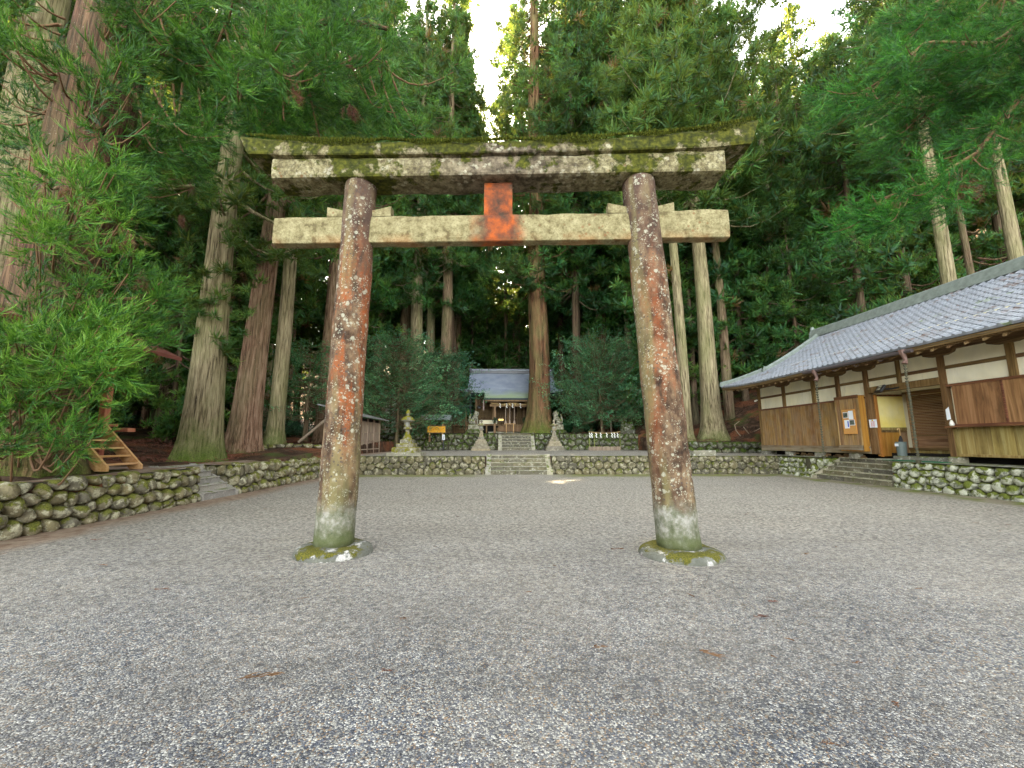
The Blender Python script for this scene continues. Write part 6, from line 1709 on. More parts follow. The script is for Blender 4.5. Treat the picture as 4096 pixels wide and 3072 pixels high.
# --- named big trees, left to right
x = px2(26, 900, 12)[0]
T_A0 = cedar('tall cedar at the far left edge with golden light on its bark', -15.4, 12.0, 1.25, .74, 36, 12.5, 4.5, 34, 'bark_pale', 101, ts=.55, lean=(-.004, 0), dens=.8)
xb_, zb_ = px2(428, 960, 14.9)[0], ground_at(-10.7, 14.9)
ex = []
rg = np.random.default_rng(5)
for _ in range(95):
    z = rg.uniform(5.2, 12.5) if rg.random() < .8 else rg.uniform(3.6, 6); a = rg.uniform(-2.9, .3) if rg.random() < .75 else rg.uniform(0, 6.28); q_ = rg.uniform(.55, 1.35) * (1 + .08 * (z - 5))
    ex.append((math.cos(a) * q_, math.sin(a) * q_, z, rg.uniform(.28, .5)))
ex = [e for e in ex if e[2] > 4.6 or e[0] > .4]
cedar('big pale grooved cedar with mossy foot, left of the small concrete steps', xb_, 14.9, zb_, .47, 36, 9, 4.8, 70, 'bark_pale', 102, ts=.55, lean=(.008, 0), sw=.45, flare=.3, extra=ex, seg=48)
xb_ = px2(523, 960, 17.8)[0]
cedar('leaning reddish cedar right of the pale grooved one, with dark upper bole', xb_, 17.8, ground_at(xb_, 17.8), .5, 36, 12, 4.8, 64, 'bark_red', 103, ts=.6, lean=(.05, 0), sw=.25, flare=.35, seg=44)
xb_ = px2(595, 935, 21.5)[0]
cedar('pale straight cedar behind the leaning reddish one, beside the left end of the crossbar', xb_, 21.5, ground_at(xb_, 21.5), .4, 40, 14, 4.8, 64, 'bark_pale', 104, ts=.62, flare=.6, seg=36)
xb_ = px2(697, 930, 25)[0]
cedar('dark red cedar just left of the left torii pillar', xb_, 25, ground_at(xb_, 25), .42, 34, 12, 4.4, 36, 'bark_red', 105, ts=.62)
for k, (xv, yv, Y_, r_, lab, bk) in enumerate(((340, 960, 21, .26, 'slim trunk left of the big pale grooved cedar, the left of a leaning pair', 'bark_brown'), (362, 955, 22, .27, 'slim trunk left of the big pale grooved cedar, the right of a leaning pair', 'bark_brown'),
     (325, 950, 26, .2, 'very thin pale trunk behind the leaning pair at left', 'bark_pale'))):
    p = px2(xv, yv, Y_); cedar(lab, p[0], Y_, ground_at(p[0], Y_), r_, 26, 9.5, 3.2, 30, bk, 110 + k, ts=.6, lean=(.015, 0), seg=14, rings=20, flare=.3)
p = px2(1166, 915, 36.6)
gx = p[0]
ex = []
for _ in range(70):
    z = rg.uniform(12.5, 22); a = rg.uniform(0, 6.28); q_ = rg.uniform(1.0, 3.0); ex.append((math.cos(a) * q_ - .2, math.sin(a) * q_, z, rg.uniform(.5, .75)))
cedar('giant cedar with shredded red brown bark right in front of the shrine', gx, 36.6, G2, 1.0, 60, 14, 5.6, 170, 'bark_giant', 120, ts=.75, lean=(-.006, 0), seg=48, flare=.6, extra=ex, dens=.8)
xb_ = px2(1542, 930, 27.4)[0]
cedar('tall bare cedar with a bright mossy foot left of the long building, biggest of three', xb_, 27.4, 1.55, .56, 44, 16, 7.4, 120, 'bark_pale', 121, ts=.85, lean=(-.012, 0), sw=.25, flare=.8, seg=44, dens=1.15)
xb_ = px2(1486, 930, 27.2)[0]
cedar('tall greenish bare cedar nearest to the right torii pillar', xb_, 27.2, 1.5, .37, 42, 17, 5.8, 95, 'bark_pale', 122, ts=.8, lean=(-.014, 0), flare=.6, seg=32)
xb_ = px2(1580, 930, 29.5)[0]
cedar('slimmer brown cedar just right of the mossy footed one, touching the roof corner', xb_, 29.5, 1.9, .37, 38, 16, 5.2, 40, 'bark_brown', 123, ts=.8, lean=(-.01, 0), flare=.5, seg=28)
for k, (xv, yv, Y_, r_, H, hb, bk, lab) in enumerate((
    (2052, 600, 19.5, .36, 34, 17, 'bark_pale', 'white mottled trunk rising behind the middle of the tiled roof'),
    (2198, 560, 19.5, .34, 34, 17, 'bark_pale', 'white mottled trunk behind the tiled roof at the right frame edge'),
    (2100, 590, 22, .2, 30, 16, 'bark_brown', 'slim brown trunk between the two white mottled trunks'),
    (1628, 700, 34, .36, 32, 9, 'bark_red', 'red trunk standing on the dark slope above the roof corner'),
    (1690, 720, 31, .4, 33, 10, 'bark_pale', 'grey trunk with broad base on the dark slope, right of the red trunk'),
    (1735, 690, 36, .34, 33, 8, 'bark_brown', 'brown trunk on the dark slope above the roof ridge end'))):
    p = px2(xv, yv, Y_); z = ground_at(p[0], Y_)
    cedar(lab, p[0], Y_, z, r_, H, hb, 4.6, 64, bk, 130 + k, ts=.7, lean=(-.01, 0), seg=20, rings=22, flare=.3)
for k, (xv, Y_, r_, bk, lab) in enumerate((
    (925, 42.5, .55, 'bark_pale', 'pale trunk behind the sign board and the small leafy tree'), (985, 47, .5, 'bark_red', 'dark red trunk left of the shrine roof'),
    (868, 41, .6, 'bark_brown', 'stout trunk in front of the white storehouse'), (893, 39, .7, 'bark_pale', 'stout trunk right in front of the white storehouse, with spreading roots'),
    (1092, 52, .3, 'bark_brown', 'slim trunk behind the shrine ridge'), (1030, 55, .35, 'bark_brown', 'thin trunk behind the left end of the shrine ridge'),
    (1215, 46, .4, 'bark_far', 'dark trunk right of the giant cedar'), (1305, 41, .65, 'bark_red', 'broad rooted trunk behind the right guardian lion'),
    (1345, 44, .55, 'bark_pale', 'tall grey trunk behind the right leafy tree'), (815, 44, .5, 'bark_brown', 'brown trunk right of the left torii pillar'), (960, 38.5, .62, 'bark_brown', 'short looking trunk right beside the orange sign board'))):
    p = px2(xv, 900, Y_); z = ground_at(p[0], Y_)
    cedar(lab, p[0], Y_, z, r_, 50, 13 + 3 * (k % 3), 5.0, 105, bk, 150 + k, ts=.75, seg=20, rings=24, flare=.5, dens=.9)

# --- shared variants for the wood behind
VAR = []
for k in range(8):
    H = 30; hb = (7, 9, 6, 8, 10, 5, 7.5, 9)[k]
    VAR.append([None] * 3)
    (TV, TQ), (CV, CF, CT) = cedar_geo(300 + k, H, .36, hb, (3.8, 3.2, 4.2, 3.5, 3.6, 4.3, 3.4, 4.0)[k], 70, TUFT_F, .85, seg=10, rings=12, dens=1.15, top_pow=.55, yel=(0, .1, 0, .05, .12, 0, .08, .03)[k])
    VAR[k] = (mesh_np('trunk', TV, quads=TQ, mat=M['bark_far'], smooth=True), mesh_np('trunk', TV, quads=TQ, mat=M['bark_pale'], smooth=True), mesh_np('trunk', TV, quads=TQ, mat=M['bark_red'], smooth=True), mesh_np('crown', CV, tris=CF, mat=M['cedar'], tint=CT))
for k in range(3):
    (TV, TQ), (CV, CF, CT) = cedar_geo(340 + k, 56, .5, (11, 14, 17)[k], (4.6, 5.2, 4.4)[k], 150, TUFT_F, .95, seg=12, rings=14, dens=1.05, top_pow=.5, yel=(.1, .0, .15)[k])
    VAR.append((mesh_np('trunk', TV, quads=TQ, mat=M['bark_far'], smooth=True), mesh_np('trunk', TV, quads=TQ, mat=M['bark_pale'], smooth=True), mesh_np('trunk', TV, quads=TQ, mat=M['bark_red'], smooth=True), mesh_np('crown', CV, tris=CF, mat=M['cedar'], tint=CT)))
for k in range(3):
    (TV, TQ), (CV, CF, CT) = cedar_geo(360 + k, 17, .22, (2.0, 1.4, 3.0)[k], (3.0, 3.4, 2.6)[k], 60, TUFT_F, .62, seg=8, rings=9, dens=1.1, top_pow=.7, yel=(.05, .12, .0)[k])
    VAR.append((mesh_np('trunk', TV, quads=TQ, mat=M['bark_far'], smooth=True), mesh_np('trunk', TV, quads=TQ, mat=M['bark_pale'], smooth=True), mesh_np('trunk', TV, quads=TQ, mat=M['bark_red'], smooth=True), mesh_np('crown', CV, tris=CF, mat=M['cedar'], tint=CT)))
frng = random.Random(42)
taken = [(o.location.x, o.location.y) for o in COL.objects if o.get('category') == 'tree']
def free(x, y, d): return all((x - a) ** 2 + (y - b_) ** 2 > d * d for a, b_ in taken)
def wood(n, x0, x1, y0, y1, d, lab, group, ok=lambda x, y: True, s0=.85, s1=1.25, z0=.95, z1=1.25, tall=False):
    c = 0; tries = 0
    while c < n and tries < n * 60:
        tries += 1
        x = frng.uniform(x0, x1); y = frng.uniform(y0, y1)
        if not ok(x, y) or not free(x, y, d): continue
        pa = proj((x, y, 12))
        if not (-700 < pa[0] < 4800): continue
        taken.append((x, y)); v = VAR[11 + frng.randrange(3) if tall == 'low' else 8 + frng.randrange(3) if tall else frng.randrange(8)]; s_ = frng.uniform(s0, s1); bk = frng.choice((0, 0, 0, 0, 0, 1, 2, 2))
        g_ = ground_at(x, y); px_ = proj((x, y, g_ + 3))[0]
        side = next(w for lim, w in ((250, 'at the left frame edge'), (750, 'behind the pine stair'), (1150, 'behind the grooved cedars'), (1420, 'just left of the left torii pillar'), (1650, 'just right of the left torii pillar'), (1870, 'above the orange sign board'), (2060, 'above the shrine roof'),
            (2300, 'right beside the giant trunk'), (2560, 'left of the right torii pillar'), (2900, 'between the right pillar and the roof corner'), (3300, 'above the roof corner'), (3700, 'above the middle of the tiled roof'), (9999, 'at the right frame edge')) if px_ < lim)
        lb = f"{'stout' if s_ > (s0 + s1) / 2 else 'slender'} {('dark', 'pale', 'reddish')[bk]} {lab} {side}"
        tree_thing('cedar_tree', lb, 'tree', (x, y, g_ - .1), frng.uniform(0, 6.28), f"{group} {side}", v[bk], v[3], s_, s_ * frng.uniform(z0, z1)); c += 1
    return c
wood(34, -44, -11.5, 23, 60, 3.3, 'cedar in the left wood', 'cedars of the wood on the left', ok=lambda x, y: x < -12.5 and not (-19 < x < -8 and 41 < y < 51))
wood(12, -34, -17.5, 9, 22, 3.6, 'cedar behind the big leafy cedar', 'cedars behind the big leafy cedar', ok=lambda x, y: x < -1.22 * y + 1 and not (-20.5 < x < -17 and 12 < y < 17))
wood(14, -17, -2.5, 39.5, 53, 2.4, 'towering cedar beside the shrine', 'towering cedars left of the shrine', ok=lambda x, y: not (-15 < x < -6.4 and 43 < y < 50) and not (x > -5.2), s0=.85, s1=1.05, z0=.95, z1=1.1, tall=True)
wood(10, 7, 15, 36, 51, 2.4, 'towering cedar beside the shrine', 'towering cedars right of the shrine', s0=.85, s1=1.05, z0=.95, z1=1.1, tall=True)
wood(30, -16, 18, 50, 76, 3.6, 'cedar in the sunlit wood', 'cedars behind the shrine', ok=lambda x, y: (y < 57 or abs(x - 1) > 10) and abs(x + 1.6) > 2.5, s0=.9, s1=1.15, z0=.95, z1=1.1, tall=True)
wood(12, -30, 32, 84, 110, 4.5, 'far cedar on the back slope', 'far cedars on the slope behind the shrine', ok=lambda x, y: abs(x - 1) > 14, s0=1.1, s1=1.4)
wood(46, 11, 48, 31, 66, 3.2, 'cedar on the dark hillside', 'cedars on the right hillside', ok=lambda x, y: x > 11 + max(0, 40 - y) * .2 and (x - 9) * .9 + (y - 26) * .3 > 4, s0=.8, s1=1.15)
wood(26, 24, 60, 12, 42, 3.6, 'cedar on the hillside behind the hall', 'cedars behind the tiled roof', ok=lambda x, y: x > 24 and not (x / y > 1.0 and y < 27), s0=.8, s1=1.15)

wood(30, -40, -12, 21, 48, 2.0, 'young cedar on the left bank', 'young cedars on the left bank', ok=lambda x, y: x < -13 and not (-19 < x < -8 and 41 < y < 51), s0=.5, s1=1.0, tall='low')
wood(12, -17, 16, 40, 51, 1.6, 'young cedar near the shrine', 'young cedars close round the shrine', ok=lambda x, y: not (-14.5 < x < 7 and y < 50.0) and not (-15 < x < -5 and 42 < y < 50), s0=.6, s1=1.0, tall='low')
wood(34, 13, 38, 27.5, 38, 1.9, 'midsize cedar on the hillside', 'mid sized cedars at the edge of the right hillside', ok=lambda x, y: (x - 15.2) > 0 and not (x < 19.5 and y < 31), s0=.8, s1=1.35, tall='low')
wood(14, -26, -13, 19.5, 30, 1.7, 'midsize cedar on the left bank', 'mid sized cedars at the edge of the left wood', ok=lambda x, y: x < -.62 * y - 1, s0=.6, s1=1.1, tall='low')
wood(30, -10, 12, 62, 90, 2.4, 'sunlit young cedar on the back slope', 'sunlit young cedars behind the shrine', s0=.85, s1=1.4, tall='low')
wood(34, -16, 20, 47.5, 66, 2.2, 'young cedar on the back slope', 'young cedars behind the shrine', s0=.6, s1=1.2, tall='low')
wood(44, 12, 44, 29, 52, 2.2, 'young cedar on the hillside', 'young cedars on the right hillside', ok=lambda x, y: (x - 10) * .9 + (y - 26) * .3 > 5, s0=.6, s1=1.15, tall='low')
# --- big leafy cedar at left with hanging fronds
AX_, AY_ = -10.02, 8.75
def near_cedar():
    rng = np.random.default_rng(77)
    tp = [trunk_geo(34, .8, 7, 64, 70, .3, (.03, 0), flute=.05, top=.35)]
    br = []; FP = []; FD = []; FS = []; FT = []; dead = []
    def cluster(c, out, n, rad, size, tint):
        """a bunch of fronds radiating from c, mostly outward, drooping at the ends"""
        d = rng.normal(0, .75, (n, 3)) + np.asarray(out) * .9 + np.array([0, 0, .28])
        d = unit(d); FP.append(np.asarray(c) + d * rng.uniform(.0, rad, n)[:, None]); FD.append(d)
        FS.append(size * rng.uniform(.75, 1.25, n)); FT.append(np.clip(tint + rng.normal(0, .13, n), .05, .88))
    def shoot(c, root_z, r=.018):
        """thin branch from the bole to the bunch"""
        c = np.asarray(c, float); root = np.array([c[0] * .0 + math.copysign(.0, c[0]), 0, root_z]); q_ = unit(np.array([[c[0], c[1], 0]]))[0]
        root = q_ * .6 + np.array([0, 0, root_z]); t = np.linspace(0, 1, 6)[:, None]
        p = root * (1 - t) + c * t; p[:, 2] -= np.sin(math.pi * t[:, 0]) * .18 * np.linalg.norm(c - root)
        br.append(tube_np(p, np.linspace(r * 1.6, r * .6, 6), 5))
    # bunches around the bole: list of (pixel on the 2212 wide view, depth Y, size, tint)
    spots = []
    def region(xa, xb, ya, yb, n, Ya, Yb, sz, tint, test=None):
        k = 0
        while k < n:
            xv, yv = rng.uniform(xa, xb), rng.uniform(ya, yb)
            if test and not test(xv, yv): continue
            Y_ = rng.uniform(Ya, Yb); p = px2(xv, yv, Y_) - np.array([AX_, AY_, 0.0]); spots.append((p, sz * rng.uniform(.8, 1.2), tint)); k += 1
    region(-60, 270, 700, 830, 44, 6.6, 7.8, .42, .62)
    region(-60, 210, 820, 975, 32, 6.7, 7.8, .38, .5)
    region(120, 350, 590, 760, 24, 7.2, 9.0, .36, .5)
    region(20, 380, 600, 720, 18, 7.3, 9.4, .38, .4)
    region(60, 270, 360, 560, 26, 7.0, 8.2, .42, .6)
    region(200, 300, 360, 480, 14, 7.6, 9.2, .4, .4)
    region(120, 330, 110, 300, 20, 7.0, 9.0, .46, .42)
    region(20, 130, 560, 700, 9, 7.4, 9.2, .36, .35)
    region(-20, 130, 100, 420, 26, 7.6, 10.5, .4, .3)
    region(-40, 70, -30, 130, 14, 6.8, 8.2, .42, .6)
    region(220, 420, -80, 110, 22, 7.5, 10, .5, .42)
    region(250, 420, 280, 420, 8, 9.0, 11, .42, .35)
    for p, sz, tint in spots:
        o = unit(np.array([[p[0], p[1], 0.05]]))[0]
        cluster(p, o, 11, .22, sz, tint + rng.normal(0, .07)); shoot(p, p[2] + rng.uniform(-.9, .5))
    # the two great limbs over the court with hanging bunches
    def limb(pts, rad, nside):
        pts = np.array(pts) - np.array([AX_, AY_, 0]); n = len(pts)
        t = np.linspace(0, n - 1, n * 5); P = np.stack([np.interp(t, np.arange(n), pts[:, j]) for j in range(3)], 1)
        P[:, 2] += .1 * np.sin(t * 2.1); tp.append(tube_np(P, np.interp(t, [0, n - 1], rad), 9))
        for _ in range(nside):
            u = rng.uniform(.25, 1) * (n - 1); b0 = np.array([np.interp(u, np.arange(n), pts[:, j]) for j in range(3)])
            e = b0 + np.array([rng.normal(.5, .9), rng.normal(0, 1.2), rng.normal(-1.0, .8)])
            s_ = np.linspace(0, 1, 8)[:, None]; q_ = b0 * (1 - s_) + e * s_; q_[:, 2] -= np.sin(math.pi * s_[:, 0]) * .55
            br.append(tube_np(q_, np.linspace(.03, .012, 8), 5))
            for v in (4, 5, 6, 7, 7): cluster(q_[v] + rng.normal(0, .16, 3), (e - b0) / 2.2, 8, .2, .46, .42)
    limb([(AX_ + .4, AY_, 13.3), (-9.2, 8.8, 12.9), (-7.4, 9, 12.3), (-5.9, 9.1, 11.95)], (.15, .1), 15)
    limb([(AX_ + .3, AY_, 12.9), (-7.9, 9.6, 11.6), (-6.0, 9.3, 11.4), (-4.5, 9.0, 11.5), (-3.0, 9.1, 11.3)], (.13, .05), 26)
    limb([(AX_ + .5, AY_ + .1, 9.9), (-9.0, 9.0, 10.3), (-8.0, 9.4, 10.9), (-6.6, 9.6, 10.8)], (.13, .05), 10)
    def canopy(xa, xb, ya, yb, n, Ya, Yb, sz, tint, test=None):
        k = 0
        while k < n:
            xv, yv = rng.uniform(xa, xb), rng.uniform(ya, yb)
            if test and not test(xv, yv): continue
            p = px2(xv, yv, rng.uniform(Ya, Yb)) - np.array([AX_, AY_, 0.0]); k += 1
            cluster(p, np.array([.6, -.1, -.25]), 12, .26, sz * rng.uniform(.8, 1.2), tint + rng.normal(0, .08))
    canopy(330, 870, -60, 260, 120, 8.6, 11, .48, .38, lambda a, b_: b_ < 285 - max(0, a - 780) * .9 and not (a < 420 and b_ > 150))
    canopy(420, 860, 180, 300, 44, 9.5, 12, .46, .45)
    canopy(600, 800, -60, 180, 20, 7.8, 9, .5, .3)
    for xv, yv, Y_ in ((278, 500, 7.6), (150, 400, 7.4), (300, 590, 8.2), (395, 465, 13.5), (640, 190, 8.6), (760, 230, 9), (395, 380, 13.5)):
        dead.append(px2(xv, yv, Y_) - np.array([AX_, AY_, 0]))
    TV, TQ = joinq(tp); BV, BQ = joinq(br)
    P, D, S, T_ = (np.concatenate(a) for a in (FP, FD, FS, FT))
    D = unit(D + np.array([0, 0, -.18])); CV, CF, CT = place(FROND, P, D, S, T_, rng)
    t = thing('cedar_tree', 'huge near cedar hung with bright green fronds beside the pine stair', 'tree', (AX_, AY_, G1))
    off = np.array([0, 0, -G1])
    link('trunk', mesh_np('trunk', TV, quads=TQ, mat=M['bark_dark'], smooth=True), t)
    for nm, V_, a, kw in (('branch', BV, M['twig'], dict(quads=BQ)),):
        props(link(nm, mesh_np(nm, V_ + off, mat=a, **kw), t), kind='stuff')
    link('crown', mesh_np('crown', CV + off, tris=CF, mat=M['cedar_near'], tint=CT), t)
    for p in dead:
        n = 16; dd = np.tile(np.array([0, 0, -1.0]), (n, 1)) + rng.normal(0, .22, (n, 3))
        V, F, tt = place(FROND, np.asarray(p) * 0 + rng.normal(0, .07, (n, 3)), dd, np.full(n, .34), rng.uniform(.2, .8, n), rng)
        link('dead_frond', mesh_np('dead_frond', V, tris=F, mat=M['dead'], tint=tt), t, tuple(p + off))
    return t
near_cedar()
# limbs in the trunk mesh are given at their own height: the bole stands on the terrace
# --- right canopy: a cedar standing outside the frame, its boughs reaching in
def right_boughs():
    rng = np.random.default_rng(88); bx, by = 14.9, 2.2
    base = np.array([bx, by, 0]); br = []; FP = []; FD = []; FS = []; FT = []
    def cl(p, n, sz, tint):
        d = unit(rng.normal(0, .6, (n, 3)) + np.array([-.75, .1, -.35])); FP.append(p + d * rng.uniform(0, .25, n)[:, None]); FD.append(d); FS.append(sz * rng.uniform(.75, 1.25, n)); FT.append(np.clip(tint + rng.normal(0, .12, n), .05, .8))
    def bough(pts, r0, n, sz):
        pts = np.array(pts) - base; m = len(pts); t = np.linspace(0, m - 1, m * 6)
        P = np.stack([np.interp(t, np.arange(m), pts[:, j]) for j in range(3)], 1); br.append(tube_np(P, np.linspace(r0, .012, len(P)), 7))
        for _ in range(n):
            u = rng.uniform(.3, 1) * (m - 1); b0 = np.array([np.interp(u, np.arange(m), pts[:, j]) for j in range(3)])
            e = b0 + np.array([rng.normal(-.5, .5), rng.normal(.2, .6), rng.normal(-.55, .35)]); s_ = np.linspace(0, 1, 7)[:, None]
            q_ = b0 * (1 - s_) + e * s_; q_[:, 2] -= np.sin(math.pi * s_[:, 0]) * .2; br.append(tube_np(q_, np.linspace(.018, .008, 7), 4))
            for v in (3, 4, 5, 6): cl(q_[v] + rng.normal(0, .12, 3), 8, sz, .42)
    A = lambda xv, yv, Y_: tuple(px2(xv, yv, Y_))
    bough([(bx, by, 10.2), (13.6, 5.5, 10.6), A(2200, 215, 8.3), A(2110, 330, 8.5), A(1990, 400, 8.8), A(1900, 430, 9)], .09, 34, .34)
    bough([(bx, by, 12), (13.2, 6, 12.3), A(2150, 95, 8.4), A(2000, 90, 8.8), A(1880, 190, 9.2)], .08, 38, .36)
    bough([(bx, by, 11), (13.4, 6, 11.2), A(2180, 180, 9), A(2060, 195, 9.4), A(1930, 290, 9.8)], .07, 34, .34)
    bough([(bx, by, 13), (13.4, 6, 13.2), A(2190, 0, 8.6), A(2080, -30, 8.9), A(1960, 40, 9.4)], .07, 24, .36)
    for xv, yv in [(rng.uniform(1860, 2210), rng.uniform(20, 330)) for _ in range(34)]:
        if yv > 300 and xv < 1900: continue
        cl(px2(xv, yv, rng.uniform(8.6, 11)) - base, 13, .34, .4)
    t = thing('cedar_tree', 'near cedar boughs with hanging fronds reaching in at the upper right corner', 'tree', (bx, by, G1))
    off = np.array([0, 0, -G1]); TV, TQ = trunk_geo(26, .6, 9, 32, 30, .4)
    BV, BQ = joinq(br)
    P, D, S, T_ = (np.concatenate(a) for a in (FP, FD, FS, FT)); CV, CF, CT = place(FROND, P, D, S, T_, rng)
    link('trunk', mesh_np('trunk', TV, quads=TQ, mat=M['bark_brown'], smooth=True), t)
    props(link('branch', mesh_np('branch', BV + off, quads=BQ, mat=M['twig'], smooth=True), t), kind='stuff')
    link('crown', mesh_np('crown', CV + off, tris=CF, mat=M['cedar_near'], tint=CT), t)
    V, F, tt = place(FROND, px2(2085, 395, 8.7) - base + rng.normal(0, .12, (26, 3)), np.tile([0.1, 0, -1.0], (26, 1)) + rng.normal(0, .2, (26, 3)), np.full(26, .4), rng.uniform(.2, .8, 26), rng)
    link('dead_frond', mesh_np('dead_frond', V + off, tris=F, mat=M['dead'], tint=tt), t)
right_boughs()

# --- broadleaf trees either side of the shrine, undergrowth
def broad_tree(label, x, y, z, H, Rx, hb, n, seed, size=.9, mat='broad', stems=1, bark='bark_brown', name='evergreen_tree', tint=.5):
    rng = np.random.default_rng(seed); tp = []
    P = []; D = []; S = []
    for s_ in range(stems):
        lx, ly = rng.normal(0, .02 if s_ == 0 else .12), rng.normal(0, .02 if s_ == 0 else .1)
        V, Q = trunk_geo(H * .93, .13 if stems > 1 else .16, seed + s_, 10, 12, .3, (lx, ly), top=.05); tp.append((V, Q))
    m = 0
    while m < n:
        k = rng.uniform(hb, H) ; q_ = (k - hb) / (H - hb); L = Rx * math.sin(math.pi * min(1, .22 + .78 * (1 - q_)) * .62) * rng.uniform(.55, 1.08); az = rng.uniform(0, 6.28)
        path = limb_path(rng, k, az, L, .12 + .3 * q_, 5, .05); tp.append(tube_np(path, np.linspace(.035, .01, 5), 4))
        c = max(4, int(9 * L / Rx)); t = rng.uniform(.3, 1.0, c); pp = np.stack([np.interp(t, np.linspace(0, 1, 5), path[:, j]) for j in range(3)], 1)
        pp += rng.normal(0, 1, (c, 3)) * np.array([.24, .24, .09]) * L * .9
        P.append(pp); D.append(np.stack([np.full(c, math.cos(az)), np.full(c, math.sin(az)), rng.normal(.0, .18, c)], 1) + rng.normal(0, .3, (c, 3)) * [1, 1, .4]); S.append(size * rng.uniform(.7, 1.2, c)); m += 1
    P, D, S = (np.concatenate(a) for a in (P, D, S)); C_ = place(LEAF, P, D, S, np.clip(rng.normal(tint, .18, len(P)), 0, 1), rng); TV, TQ = joinq(tp)
    return tree_thing(name, label, 'tree', (x, y, z), 0, None, mesh_np('trunk', TV, quads=TQ, mat=M[bark], smooth=True), mesh_np('crown', C_[0], tris=C_[1], mat=M[mat], tint=C_[2]))
p = px2(856, 960, 31); broad_tree('leafy evergreen with layered pale branches left of the shrine, rising from the gravel', p[0], 31, G1, 8.6, 3.9, 1.9, 250, 500, .85, tint=.58)
p = px2(955, 930, 35.5); broad_tree('dark glossy evergreen right above the orange sign board', p[0], 35.5, G2, 7.2, 2.9, 1.2, 190, 501, .85, tint=.25)
p = px2(1300, 925, 35.4); broad_tree('leafy evergreen with flat layered branches right of the giant trunk', p[0], 35.4, G2, 8.2, 4.6, 1.3, 300, 502, .9, stems=3, tint=.55)
p = px2(1372, 930, 36.5); broad_tree('dark evergreen behind the right torii pillar', p[0], 36.5, G2, 7.0, 3.2, .8, 160, 503, .9, tint=.3)
p = px2(660, 930, 24); broad_tree('small glossy evergreen between the straight cedars and the left torii pillar', p[0], 24, ground_at(p[0], 24), 6.0, 2.2, 1.6, 90, 504, .7, tint=.5)
p = px2(805, 930, 30); leaf = broad_tree('fresh green young tree just right of the left torii pillar', p[0] - .3, 30.5, G1, 5.4, 1.2, 2.0, 60, 505, .6, tint=.9)
UG = []
for k in range(4):
    rng = np.random.default_rng(600 + k); n = 90
    a = rng.uniform(0, 6.28, n); q_ = rng.uniform(.1, 1, n) ** .6; z = rng.uniform(.1, 1.0, n) * (1.15 - q_ * .5)
    P = np.stack([np.cos(a) * q_, np.sin(a) * q_, z], 1); D = np.stack([np.cos(a), np.sin(a), rng.uniform(-.1, .6, n)], 1)
    V, F, T_ = place(LEAF, P, D, np.full(n, .5), np.clip(rng.normal(.4, .2, n), 0, 1), rng)
    UG.append(mesh_np('shrub', V, tris=F, mat=M['undergrowth'], tint=T_))
def shrubs(n, x0, x1, y0, y1, lab, group, ok=lambda x, y: True, s0=.8, s1=2.0):
    c = 0; tr_ = 0
    while c < n and tr_ < n * 40:
        tr_ += 1; x, y = frng.uniform(x0, x1), frng.uniform(y0, y1)
        if not ok(x, y): continue
        s_ = frng.uniform(s0, s1); u = frng.randrange(4); px_ = proj((x, y, ground_at(x, y)))[0]; side = 'left' if px_ < 1350 else 'centre' if px_ < 2500 else 'right'; third = int(px_ // 256)
        o = link('shrub', UG[u], None, (x, y, ground_at(x, y) - .05), (0, 0, frng.uniform(0, 6.28)), (s_, s_, s_ * frng.uniform(.8, 1.4))); props(o, f"{'large' if s_ > (s0 + s1) / 2 else 'small'} {lab}, about {max(0, min(100, round(third * 6.25 + 3)))}% across the photo", 'shrub', group); c += 1
shrubs(34, -34, -12.5, 18, 36, 'leafy shrub between trunks on the left bank', 'shrubs of the left bank', s0=.7, s1=1.9, ok=lambda x, y: y > 21 or x < -17)
shrubs(50, -12, 16, 49, 64, 'shrub on the slope behind the shrine', 'shrubs behind the shrine', s0=.9, s1=1.9)
shrubs(22, 6.0, 14, 36.5, 47, 'shrub in the shade right of the shrine', 'shrubs right of the shrine', s0=.8, s1=1.6)
shrubs(70, 14, 40, 29, 50, 'shrub on the steep right hillside', 'shrubs of the right hillside', ok=lambda x, y: (x - 12) * .75 + (y - 27) * .5 > 4, s0=.8, s1=1.6)
shrubs(14, 23, 40, 12, 34, 'shrub behind the tiled roof', 'shrubs behind the tiled roof', s0=.8, s1=1.4)
p = px2(1610, 925, 26.5); o = link('shrub', UG[1], None, (p[0] + .2, 26.8, 1.55), (0, 0, 1), (.55, .55, .6)); props(o, 'small bluish shrub beside the corner of the long building', 'shrub')
# bare pale sticks beside it
for k, (pts) in enumerate((((1600, 942), (1590, 930), (1587, 918), (1597, 910)), ((1622, 942), (1612, 930), (1606, 922)), ((1622, 942), (1630, 932), (1642, 925)))):
    b = MB(); b.tube([tuple(px2(a, c, 26.2)) for a, c in pts], .03, 5); props(b.build('dead_branch', M['dry'], None), ('curved', 'straight', 'forked')[k] + ' pale bare stick on the needle bank beside the long building', 'stick')
# leaning pole at left of the pillar
b = MB(); b.tube([tuple(px2(645, 955, 22)), tuple(px2(705, 905, 22))], .07, 8); props(b.build('fallen_pole', M['dry'], None), 'bare pole leaning against the dark red cedar at left', 'pole')
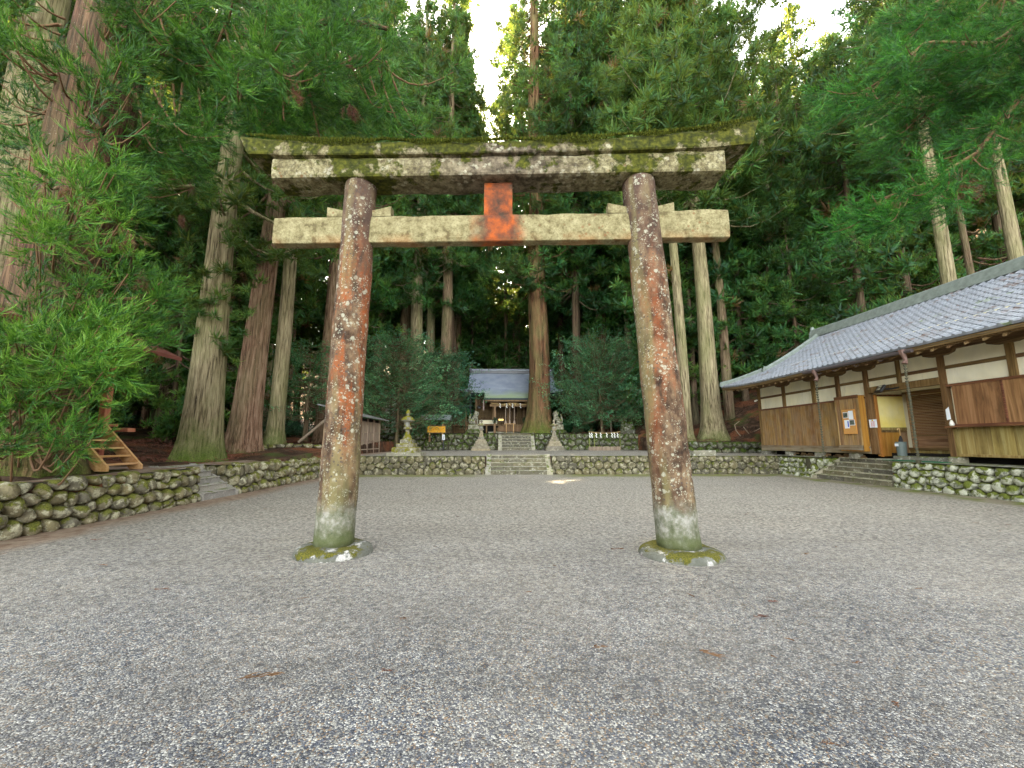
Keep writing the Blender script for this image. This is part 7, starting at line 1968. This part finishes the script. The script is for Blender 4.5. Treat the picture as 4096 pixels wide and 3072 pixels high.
# brown needle litter heaps
def litter(name, lab, x0, x1, y0, y1, n, zoff=.03, heap=.0):
    rng = np.random.default_rng(abs(hash(lab)) % 1000 if False else len(lab) * 7 + int(x0 * 3) % 50)
    x, y = rng.uniform(x0, x1, n), rng.uniform(y0, y1, n); z = ground_h(x, y) + zoff
    cl_ = np.array([mn.noise(Vector((float(a) * .9, float(b_) * .9, 1))) for a, b_ in zip(x, y)]); z = z + np.clip(cl_, 0, 1) * heap
    keep = rng.random(n) < np.clip(.5 + cl_ * 1.2, .1, 1); x, y, z = x[keep], y[keep], z[keep]; n = len(x)
    V, F, T_ = ribbon(np.stack([x, y, z], 1), np.stack([rng.normal(0, 1, n), rng.normal(0, 1, n), rng.uniform(-.05, .45, n)], 1), rng.uniform(.12, .35, n), rng.uniform(.006, .014, n), rng.uniform(.1, .6, n), 2, rng)
    c = np.array([x.mean(), y.mean(), z.mean()])
    return props(link(name, mesh_np(name, V - c, tris=F, mat=M['dead'], tint=np.clip(T_ * 3 + .35, 0, 1)), loc=tuple(c)), lab, 'needles', kind='stuff')
litter('needle_litter', 'reddish brown fallen cedar twigs heaped on the left bank', -17, -9.6, 12.8, 26, 9000, .05, .35)
litter('needle_litter', 'fallen brown twigs around the feet of the tall bare cedars', 11.5, 20, 25.9, 34, 5000, .05, .25)
litter('needle_litter', 'fallen brown twigs on the shrine terrace right', 4, 11.3, 33.9, 40, 3500, .05, .1)
def litter2():
    rng = np.random.default_rng(9); n = 700
    x = rng.uniform(-7.9, 13.5, n); y = rng.uniform(2.6, 20, n); k = (x < -6) | (rng.random(n) < .4); x, y = x[k], y[k]; n = len(x)
    V, F, T_ = ribbon(np.stack([x, y, np.full(n, .025)], 1), np.stack([rng.normal(0, 1, n), rng.normal(0, .4, n), rng.uniform(0, .1, n)], 1), rng.uniform(.03, .12, n), rng.uniform(.002, .006, n), np.full(n, .1), 2, rng)
    return props(link('needle_litter', mesh_np('needle_litter', V, tris=F, mat=M['dead'], tint=np.clip(T_ * 3 + .3, 0, 1))), 'tiny brown twigs strewn over the gravel court', 'needles', kind='stuff')
litter2()
# fallen sprigs one can pick out on the gravel
for k, (xv, yv, L, rz) in enumerate(((205, 1165, .22, .2), (222, 1220, .2, -.1), (345, 1272, .2, .1), (555, 1462, .34, .25), (870, 1335, .14, -.5), (832, 1447, .1, .1), (1290, 1397, .14, .1), (1535, 1410, .26, -.6), (1640, 1330, .2, -.2), (1665, 1298, .14, .0), (1740, 1195, .14, -.1), (1935, 1520, .1, .3), (1850, 1430, .12, .1), (1788, 1605, .09, .5), (1330, 1185, .26, .05), (880, 1062, .2, 0))):
    L *= .62; p = at_z(xv * VS, yv * VS, 0.03); rng = np.random.default_rng(900 + k); n = 14
    t = rng.uniform(-.5, .5, n); P = np.stack([t * L, rng.normal(0, .01, n), np.zeros(n)], 1)
    V, F, T_ = ribbon(P, np.stack([np.full(n, 1.0), rng.normal(0, .35, n), rng.uniform(0, .25, n)], 1), rng.uniform(.3, .6, n) * L, np.full(n, .003 + L * .008), np.full(n, .2), 2, rng)
    o = link('fallen_sprig', mesh_np('fallen_sprig', V, tris=F, mat=M['dead'], tint=np.clip(T_ + .35, 0, 1)), None, tuple(p), (0, 0, rz))
    where = 'left of the torii' if xv < 640 else 'between the pillars' if xv < 1400 else 'right of the torii'
    near_ = 'near the camera' if yv > 1380 else 'beside the torii feet' if yv > 1150 else 'beyond the torii'
    props(o, f'brown sprig {near_}, {where}, ' + ('%d%% across the photo' % round(xv / 22.12)), 'sprig', 'dry sprigs fallen on the gravel')
# roof litter and wall-top moss strip
